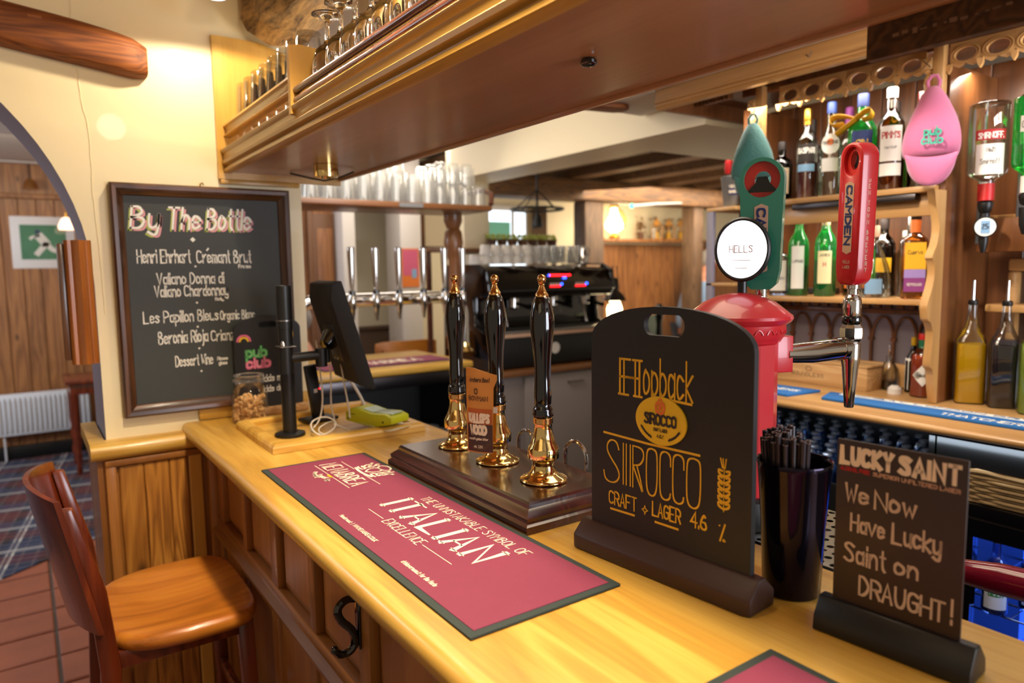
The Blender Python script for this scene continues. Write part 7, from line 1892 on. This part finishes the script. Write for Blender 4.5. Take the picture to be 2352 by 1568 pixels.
# window
wf = G().box((3.36, 5.27, 1.36), (3.86, 5.299, 2.10)).build('window_1', 'white_paint', smooth=False, kind='structure')
G().box((3.39, 5.262, 1.41), (3.83, 5.2695, 2.05)).build('pane', 'pane_bright', wf, smooth=False)
for x in (3.67,): G().box((x, 5.25, 1.41), (x+.03, 5.2615, 2.05)).build('glazing_bar', 'white_paint', wf, bevel=.003)
G().box((3.39, 5.25, 1.72), (3.83, 5.2615, 1.745)).build('glazing_bar', 'white_paint', wf, bevel=.003)
G().box((3.42, 5.2605, 1.78), (3.66, 5.2618, 1.95)).build('garden_view', 'garden_green', wf, smooth=False)
for i, x in enumerate((3.88, 3.96)):
    g = G(); n = 14
    for k in range(n+1): g.v += [(x+.012*k, 5.22+.012*(k % 2), 1.20), (x+.012*k, 5.22+.012*(k % 2), 2.10)]
    for k in range(n): g.f.append((2*k, 2*k+2, 2*k+3, 2*k+1)); g.mi.append(0)
    if i == 0:
        o = g.build('curtain', 'curtain_brown'); o.modifiers.new('t', 'SOLIDIFY').thickness = .003; tag(o, 'grey-brown curtain gathered right of the bright far window', 'curtain')
# iron chandelier by the window
ch = thing('iron_candle_ring', 'black wrought iron candle ring hanging near the bright far window', 'chandelier', (3.28, 4.35, 1.98))
g = G(); g.tube([(.20*math.cos(a), .20*math.sin(a), 0) for a in [2*PI*k/28 for k in range(28)]], .010, 8, closed=True); g.build('ring', 'black_satin', ch)
for k in range(4): a = PI/2*k; G().tube([(.2*math.cos(a), .2*math.sin(a), 0), (0, 0, .15)], .005, 6).build('arm', 'black_satin', ch)
G().tube([(0, 0, .15), (0, 0, .288)], .008, 8).build('chain', 'black_satin', ch)
G().lathe([(.04, -.14), (.045, -.12), (.03, -.05), (.01, -.03), (.01, .15)], seg=16).build('hanging_bell', 'black_satin', ch)
# pendant lantern glowing white by the plank wall
pl2 = thing('white_glass_lamp', 'glowing white glass table lamp with black metal top by the plank wall', 'lamp', (3.62, 3.75, .9405+.0))
pl2.location = (3.40, 3.62, .9405)
G().lathe([(.05, 0), (.055, .02), (.05, .05), (.048, .22), (.055, .30), (.035, .36)], seg=24).build('glass_body', 'lamp_white', pl2)
G().lathe([(.085, .36), (.060, .40), (.030, .43), (.026, .50), (.012, .52)], seg=20).build('metal_top', 'dark_steel', pl2)
G().tube([(-.04, 0, .44), (-.02, 0, .60), (.02, 0, .60), (.04, 0, .44)], .004, 6).build('wire_handle', 'dark_steel', pl2)
gg = thing('glass_screen', 'pale green glass screen standing on the grey counter beside the espresso machine', 'screen', (3.30, 3.42, .9405))
G().box((-.16, -.004, 0), (.30, .004, .26)).build('glass_sheet', 'lcd', gg, bevel=.001)
for x in (-.15, .29): G().box((x-.01, -.03, 0), (x+.01, .03, .02)).build('foot', 'steel', gg)
pe = thing('pepper_mill', 'black pepper mill beside the glowing white lamp', 'pepper mill', (3.56, 3.35, .9405))
G().lathe([(.030, 0), (.034, .02), (.024, .08), (.020, .20), (.028, .26), (.030, .30), (.016, .34)], seg=20).build('body', 'black_gloss', pe)
ex = thing('ceiling_camera', 'small grey ceiling fitting with a green light on the cross beam', 'sensor', (4.42, 4.48, 2.06))
G().tube([(0, .0, 0), (.30, .0, .03), (.62, 0, .05)], [.016, .013, .010], 12).build('arm', 'bucket_grey', ex)
G().sphere((-.012, -.0, 0), .017, 12, 8).build('indicator', 'led_green', ex)
# right side of the dining area left of the column
rw = G().box((1.28, 6.0, 0), (7.0, 6.1, 2.45)).build('wall_dining', 'cream_paint', smooth=False, kind='structure')
G().box((1.20, 5.2, 0), (1.97, 5.26, 2.45)).build('wall_timber_side', 'room_plank', smooth=False, kind='structure')
pws = bpy.data.objects['wall_timber_side']
for k in range(5): G().box((1.21+.152*k, 5.188, 0), (1.21+.152*k+.148, 5.1995, 2.44)).build('plank', 'room_plank', pws, bevel=.003, seg=1)
dd = G().box((1.80, 5.15, 0), (1.965, 5.187, 1.96)).build('door_1', 'door_paint', bevel=.004, kind='structure')
G().box((1.825, 5.142, 1.05), (1.945, 5.1495, 1.85)).build('door_panel', 'room_plank', dd, bevel=.006)
G().box((1.825, 5.142, .15), (1.945, 5.1495, .95)).build('door_panel', 'room_plank', dd, bevel=.006)
G().box((1.76, 5.14, 0), (1.80, 5.187, 2.04)).build('trim_10', 'door_paint', bevel=.006, kind='structure')
G().box((2.44, 5.0, 0), (2.62, 5.26, 2.449)).build('trim_11', 'white_paint', bevel=.006, kind='structure')
G().box((1.971, 5.0, 0), (2.07, 5.26, 2.449)).build('trim_14', 'white_paint', bevel=.006, kind='structure')
G().box((2.07, 5.0, 2.18), (2.44, 5.26, 2.449)).build('trim_12', 'white_paint', smooth=False, kind='structure')
G().box((2.11, 5.96, 1.0), (2.9, 5.999, 1.03)).box((2.11, 5.985, .2), (2.9, 5.999, 1.0)).build('trim_13', 'curtain_brown', smooth=False, kind='structure')
pc1 = thing('small_poster', 'small orange and pink poster hung on the white pillar behind the taps', 'poster', (2.515, 4.995, 1.40))
G().box((-.075, -.004, 0), (.075, .0, .30)).build('sheet', 'poster_orange', pc1, smooth=False)
G().box((-.065, -.0055, .09), (.065, -.0042, .29)).build('picture_area', 'poster_pink', pc1, smooth=False)
G().box((.01, -.007, .07), (.05, -.0056, .14)).build('blue_spot', 'poster_blue', pc1, smooth=False)
pc2 = thing('small_blue_picture', 'small pale blue picture behind the leftmost chrome tap', 'picture', (2.28, 5.95, 1.50))
G().box((-.06, 0, 0), (.10, .02, .32)).build('frame', 'white_paint', pc2, bevel=.003)
G().box((-.045, -.002, .02), (.085, -.0005, .30)).build('picture_area', 'poster_blue', pc2, smooth=False)
fc_ = thing('dining_chair', 'orange-brown wooden chair back showing over the far counter', 'chair', (1.98, 3.98, 0))
g = G(); n = 10
for l, off in ((0, 0), (1, .018)):
    for i in range(n+1):
        u = -1+2*i/n
        for z in (.86, 1.09): g.v.append((u*.21, .03*(u*u)+off, z-.012*abs(u)**6*(1 if z > 1 else 0)))
for i in range(n):
    a = 2*i; g.f += [(a, a+2, a+3, a+1), (22+a, 22+a+1, 22+a+3, 22+a+2), (a+1, a+3, 22+a+3, 22+a+1), (a, 22+a, 22+a+2, a+2)]; g.mi += [0]*4
g.f += [(0, 1, 23, 22), (20, 42, 43, 21)]; g.mi += [0, 0]; g.fix = True
g.build('backrest', 'stool_seat', fc_)
for sx in (-1, 1):
    G().tube([(sx*.17, .03, 0), (sx*.17, .035, 1.04)], .016, 8).build('leg', 'stool_wood', fc_); G().tube([(sx*.17, .42, 0), (sx*.17, .42, .45)], .016, 8).build('leg', 'stool_wood', fc_)
G().box((-.21, .0, .44), (.21, .44, .47)).build('seat', 'stool_seat', fc_, bevel=.008)
dk = thing('framed_map', 'speckled beige map in a dark frame on the cream wall behind the turned post', 'picture', (2.93, 5.275, 1.70))
G().box((-.16, 0, 0), (.16, .02, .35)).build('frame', 'frame_brown', dk, bevel=.004); G().box((-.13, -.003, .03), (.13, -.0005, .32)).build('sheet', 'aged_label', dk, smooth=False)

# ---- people
def skin_mesh(name, verts, edges, radii, mat, parent, sub=2, root=0):
    me = bpy.data.meshes.new(name); me.from_pydata(verts, edges, []); me.materials.append(M[mat])
    o = bpy.data.objects.new(name, me); COL.objects.link(o); o.parent = parent
    md = o.modifiers.new('skin', 'SKIN'); md.use_smooth_shade = True
    for i, v in enumerate(me.skin_vertices[0].data):
        r = radii[i]; v.radius = r if isinstance(r, tuple) else (r, r); v.use_root = (i == root); v.use_loose = False
    sb = o.modifiers.new('sub', 'SUBSURF'); sb.levels = sub; sb.render_levels = sub
    return o
def person(label, loc, rz, top, trousers, hair, hl, pose='stand', lean=0.0):
    t = thing('person', label, 'person', loc, rz)
    sit = pose == 'sit'; hz = .50 if sit else .92
    def q(x, y, z): return (x+lean*max(0, z-hz), y, z-lean*.25*max(0, z-hz))
    V = [q(0, 0, hz), q(0, 0, hz+.18), q(0, 0, hz+.36), q(.01, 0, hz+.48), q(.015, 0, hz+.56), q(.035, 0, hz+.66), q(.03, 0, hz+.74)]
    Rr = [(.13, .16), (.11, .145), (.115, .17), (.075, .12), .052, .075, .070]
    E_ = [(i, i+1) for i in range(6)]
    def add(ch, rr, start):
        p = start
        for c, r in zip(ch, rr): V.append(c); Rr.append(r); E_.append((p, len(V)-1)); p = len(V)-1
    for s in (-1, 1):
        if sit: add([(.05, s*.10, hz-.01), (.44, s*.11, hz), (.45, s*.11, .09), (.55, s*.11, .045)], [.09, .065, .045, .035], 0)
        else: add([(0, s*.10, hz-.10), (.02, s*.11, .50), (-.02, s*.11, .10), (.12, s*.12, .045)], [.095, .062, .045, .038], 0)
        add([q(0, s*.19, hz+.46), q(.02, s*.235, hz+.20), (lean*.5+.22, s*.20, hz+.12), (lean*.5+.30, s*.19, hz+.13)], [.058, .044, .034, .026], 3)
        p0 = len(V)-1
        for k in range(4):
            add([(lean*.5+.345, s*(.17+.016*k), hz+.13-.004*k), (lean*.5+.385-.006*abs(k-1), s*(.17+.017*k), hz+.115)], [.0095, .008], p0)
        add([(lean*.5+.325, s*.155, hz+.14)], [.010], p0)
    skin_mesh('body', V, E_, Rr, 'skin', t, sub=2)
    # shirt and trousers follow the same joints, slightly larger
    SV = [q(0, 0, hz-.10), V[1], V[2], V[3]]; SR = [(.165, .195)]+[tuple(a+.022 for a in Rr[i]) for i in range(1, 4)]; SE = [(0, 1), (1, 2), (2, 3)]
    for s in (-1, 1):
        b = len(SV); SV += [q(0, s*.19, hz+.46), q(.02, s*.235, hz+.20), (lean*.5+.18, s*.205, hz+.12)]; SR += [.074, .060, .050]; SE += [(3, b), (b, b+1), (b+1, b+2)]
    skin_mesh('shirt', SV, SE, SR, top, t, sub=2)
    TV = [(0, 0, hz+.02)]; TR = [(.145, .175)]; TE = []
    for s in (-1, 1):
        b = len(TV)
        TV += [(.05, s*.10, hz-.01), (.44, s*.11, hz), (.45, s*.11, .12)] if sit else [(0, s*.10, hz-.10), (.02, s*.11, .50), (-.02, s*.11, .12)]
        TR += [.105, .080, .062]; TE += [(0, b), (b, b+1), (b+1, b+2)]
    skin_mesh('trousers', TV, TE, TR, trousers, t, sub=2)
    hx, hy, hz2 = q(.035, 0, hz+.70)
    g = G(); g.sphere((hx-.012, 0, hz2+.025), .098, 20, 14, sc=(1.0, .86, 1.05))
    for i, v in enumerate(g.v):
        if v[0] > hx+.045 and v[2] < hz2+.055: g.v[i] = (hx+.035, v[1]*.9, max(v[2], hz2+.05))
        if v[2] < hz2-.055: g.v[i] = (v[0]*.96, v[1]*.9, hz2-.055)
    g.build('hair', hair, t)
    for s in (-1, 1):
        G().sphere((hx+.076, s*.028, hz2+.008), .009, 10, 8).build('eye', 'cup_white', t); G().sphere((hx+.083, s*.028, hz2+.008), .0045, 8, 6).build('iris', 'print_dark', t)
        G().sphere((hx+.0, s*.080, hz2-.005), .018, 10, 8, sc=(.6, .4, 1.2)).build('ear', 'skin', t)
    G().tube([(hx+.074, 0, hz2+.012), (hx+.094, 0, hz2-.018), (hx+.078, 0, hz2-.024)], [.006, .011, .006], 8).build('nose', 'skin', t)
    G().tube([(hx+.072, -.022, hz2-.046), (hx+.081, 0, hz2-.046), (hx+.072, .022, hz2-.046)], .005, 8).build('mouth', 'tool_red', t)
    return t
person('grey-haired person in a dark top sitting beyond the chrome tap tower', (1.50, 4.60, 0), math.radians(150), 'shirt_dark', 'shirt_dark', 'hair_grey', 0, 'sit')
person('person in a light blue shirt leaning forward, mostly hidden behind the brown post', (5.72, 4.97, 0), math.radians(-35), 'shirt_blue', 'shirt_dark', 'hair_grey', 0, 'stand', lean=.25)
# seat for the sitting person
sc_ = thing('dining_chair', 'dark wooden dining chair under the grey-haired person', 'chair', (1.50, 4.60, 0), math.radians(150))
G().box((-.20, -.21, .36), (.24, .21, .385)).build('seat', 'stool_wood', sc_, bevel=.006)
for x in (-.18, .22):
    for y in (-.19, .19): G().box((x-.016, y-.016, 0), (x+.016, y+.016, .36)).build('leg', 'stool_wood', sc_)
for y in (-.19, .19): G().box((-.235, y-.014, .36), (-.207, y+.014, .86)).build('back_post', 'stool_wood', sc_)
G().box((-.233, -.19, .72), (-.213, .19, .86)).build('backrest', 'stool_wood', sc_, bevel=.004)

# ================================================================== GLASSES ON THE GANTRY
zg = 1.8625
pg = tumbler('pint_glass', 'tall clear tumbler on the lower gantry shelf behind the fascia', .038, .075, 'glasses on the lower gantry shelf', inv=True, seg=24)
k = 0
for i in range(8):
    p = (.585+.0*i, 1.66+.078*i, zg)
    lb = 'short clear tumbler on the lower gantry shelf, %s from the divider' % ORD[i]
    if k == 0: pg.location = p; pg['label'] = lb
    else: dup(pg, p, label=lb)
    k += 1
tg = tumbler('pint_glass', 'tall clear pint glass on the upper gantry shelf by the end panel', .036, .118, 'pint glasses on the upper gantry shelf', inv=True, seg=24, r0=.030)
k = 0
for j in range(3):
    for i in range(8):
        p = (.592+.080*j, 1.665+.077*i, 1.9665)
        if i == 0 and j == 0: p = (p[0], p[1], p[2])
        lb = 'tall clear pint glass on the upper gantry shelf, %s row, %s from the divider' % (['front', 'middle', 'back'][j], ORD[i])
        if k == 0: tg.location = p; tg['label'] = lb
        else: dup(tg, p, label=lb)
        k += 1
# stemmed glasses standing upside down behind the brown rails
sg = thing('stemmed_beer_glass', 'stemmed beer glass upside down behind the brown gantry rails', 'glass', (0, 0, 0), 0, 'stemmed glasses on the gantry')
g = G(); g.lathe([(.0300, .000), (.0335, .020), (.0355, .050), (.0340, .075), (.0260, .098), (.0100, .112), (.0055, .122), (.0048, .150), (.0065, .162), (.0150, .168), (.0330, .1720), (.0335, .1735), (.0325, .1745), (.0010, .1745)], seg=30, cap0=False, cap1=True)
g.lathe([(.0288, .000), (.0318, .020), (.0338, .050), (.0322, .074), (.0245, .095), (.0080, .106), (.0005, .108)], seg=30, cap0=False, cap1=False)
g.build('glass_bowl_and_foot', 'stem_glass', sg, angle=.9)
o = len(bpy.data.objects)
k = 0
for j in range(2):
    for i in range(17):
        y = 1.550-.079*i-(.03 if j else 0)
        p = (.594+.088*j, y, 1.9185)
        lb = 'upside-down stemmed glass on the gantry, %s row, %s from the divider' % (['front', 'back'][j], ORD[i])
        if k == 0: sg.location = p; sg['label'] = lb
        else: dup(sg, p, label=lb)
        k += 1

# ================================================================== THROUGH THE ARCH
pf = thing('cricket_picture', 'framed green picture of a cricketer in white with a pale mount', 'picture', (.18, 7.085, 1.59))
G().box((-.225, 0, 0), (.225, .014, .43)).build('frame', 'white_paint', pf, bevel=.006)
G().box((-.16, -.003, .075), (.16, -.0005, .36)).build('picture_area', 'picture_green', pf, smooth=False)
F = Matrix.Translation((0, -.0036, 0)) @ frame4((0, 0, 0), (1, 0, 0), (0, 0, 1))
for nm, pts, w in (('torso', [(-.035, .275), (-.005, .235), (.02, .20)], .048), ('leg', [(.02, .205), (-.02, .16), (-.055, .115)], .030), ('leg', [(.02, .205), (.06, .15), (.12, .135)], .028), ('arm', [(-.03, .27), (-.075, .262), (-.09, .245)], .016), ('head', [(-.04, .292), (-.036, .312)], .026)):
    g = G(); ribbon(g, chaikin(pts, 2), w, ext=.006); g.build('figure_'+nm, 'cup_white' if nm != 'head' else 'print_navy', pf, mat4=F, smooth=False)
g = G(); ribbon(g, [(-.13, .30), (-.05, .275)], .006); g.build('figure_bat', 'picture_green', pf, mat4=F, smooth=False)
G().box((-.158, -.0048, .077), (.158, -.0040, .358)).build('picture_glazing', 'clear_glass', pf, smooth=False)
ra = thing('radiator', 'white panel radiator under the cricket picture', 'radiator', (.08, 7.0, .22))
G().box((-.32, 0, 0), (.34, .05, .345)).build('panel', 'radiator_white', ra, bevel=.008)
rb0 = None
for k in range(19):
    x = -.30+.0345*k
    if rb0 is None: rb0 = G().tube([(0, -.004, .03), (0, -.010, .05), (0, -.010, .295), (0, -.004, .315)], .008, 8).build('rib', 'radiator_white', ra); rb0.location = (x, 0, 0)
    else: o = rb0.copy(); COL.objects.link(o); o.location = (x, 0, 0)
for x in (-.28, .30): G().tube([(x, .025, 0), (x, .025, -.205)], .008, 8).build('pipe', 'radiator_white', ra)
ct = thing('console_table', 'dark red table with turned legs standing behind the arch', 'table', (.405, 6.39, .010))
G().box((-.19, -.25, .70), (.5, .25, .735)).build('tabletop', 'stool_wood', ct, bevel=.008)
G().box((-.16, -.22, .62), (.46, .22, .70)).build('apron', 'stool_wood', ct, bevel=.003)
for x in (-.135, .43):
    for y in (-.19, .19): G().lathe([(.014, 0), (.022, .03), (.016, .08), (.028, .14), (.018, .18), (.032, .26), (.020, .32), (.030, .38), (.030, .62)], (x, y, 0), seg=16).build('leg', 'stool_wood', ct, angle=.9)
bl = thing('service_bell', 'small dark bell hanging on the plank wall above the cricket picture', 'bell', (.12, 7.03, 2.24))
G().lathe([(.055, 0), (.05, .02), (.035, .06), (.012, .08)], seg=20).build('bell_body', 'copper_knob', bl)
G().tube([(0, 0, .08), (0, .02, .209)], .005, 6).build('cord', 'black_satin', bl)
G().tube([(0, .0, .06), (0, .067, .06)], .005, 6).build('wall_arm', 'black_satin', bl)
wl = thing('pink_wall_lamp', 'small glowing pink glass lamp beside the cricket picture', 'lamp', (.335, 6.75, 1.895))
G().lathe([(.055, 0), (.06, .03), (.035, .085), (.015, .10)], seg=20).build('glass_shade', 'lamp_pink' if 'lamp_pink' in M else 'skin', wl)
wl.children[0].data.materials[0] = plain('lamp_pink', '#ffc8a8', .5, emit=2.2)
G().tube([(0, 0, .10), (0, .0, .13), (0, .345, .13)], .006, 6).build('wall_arm', 'brass_matte', wl)
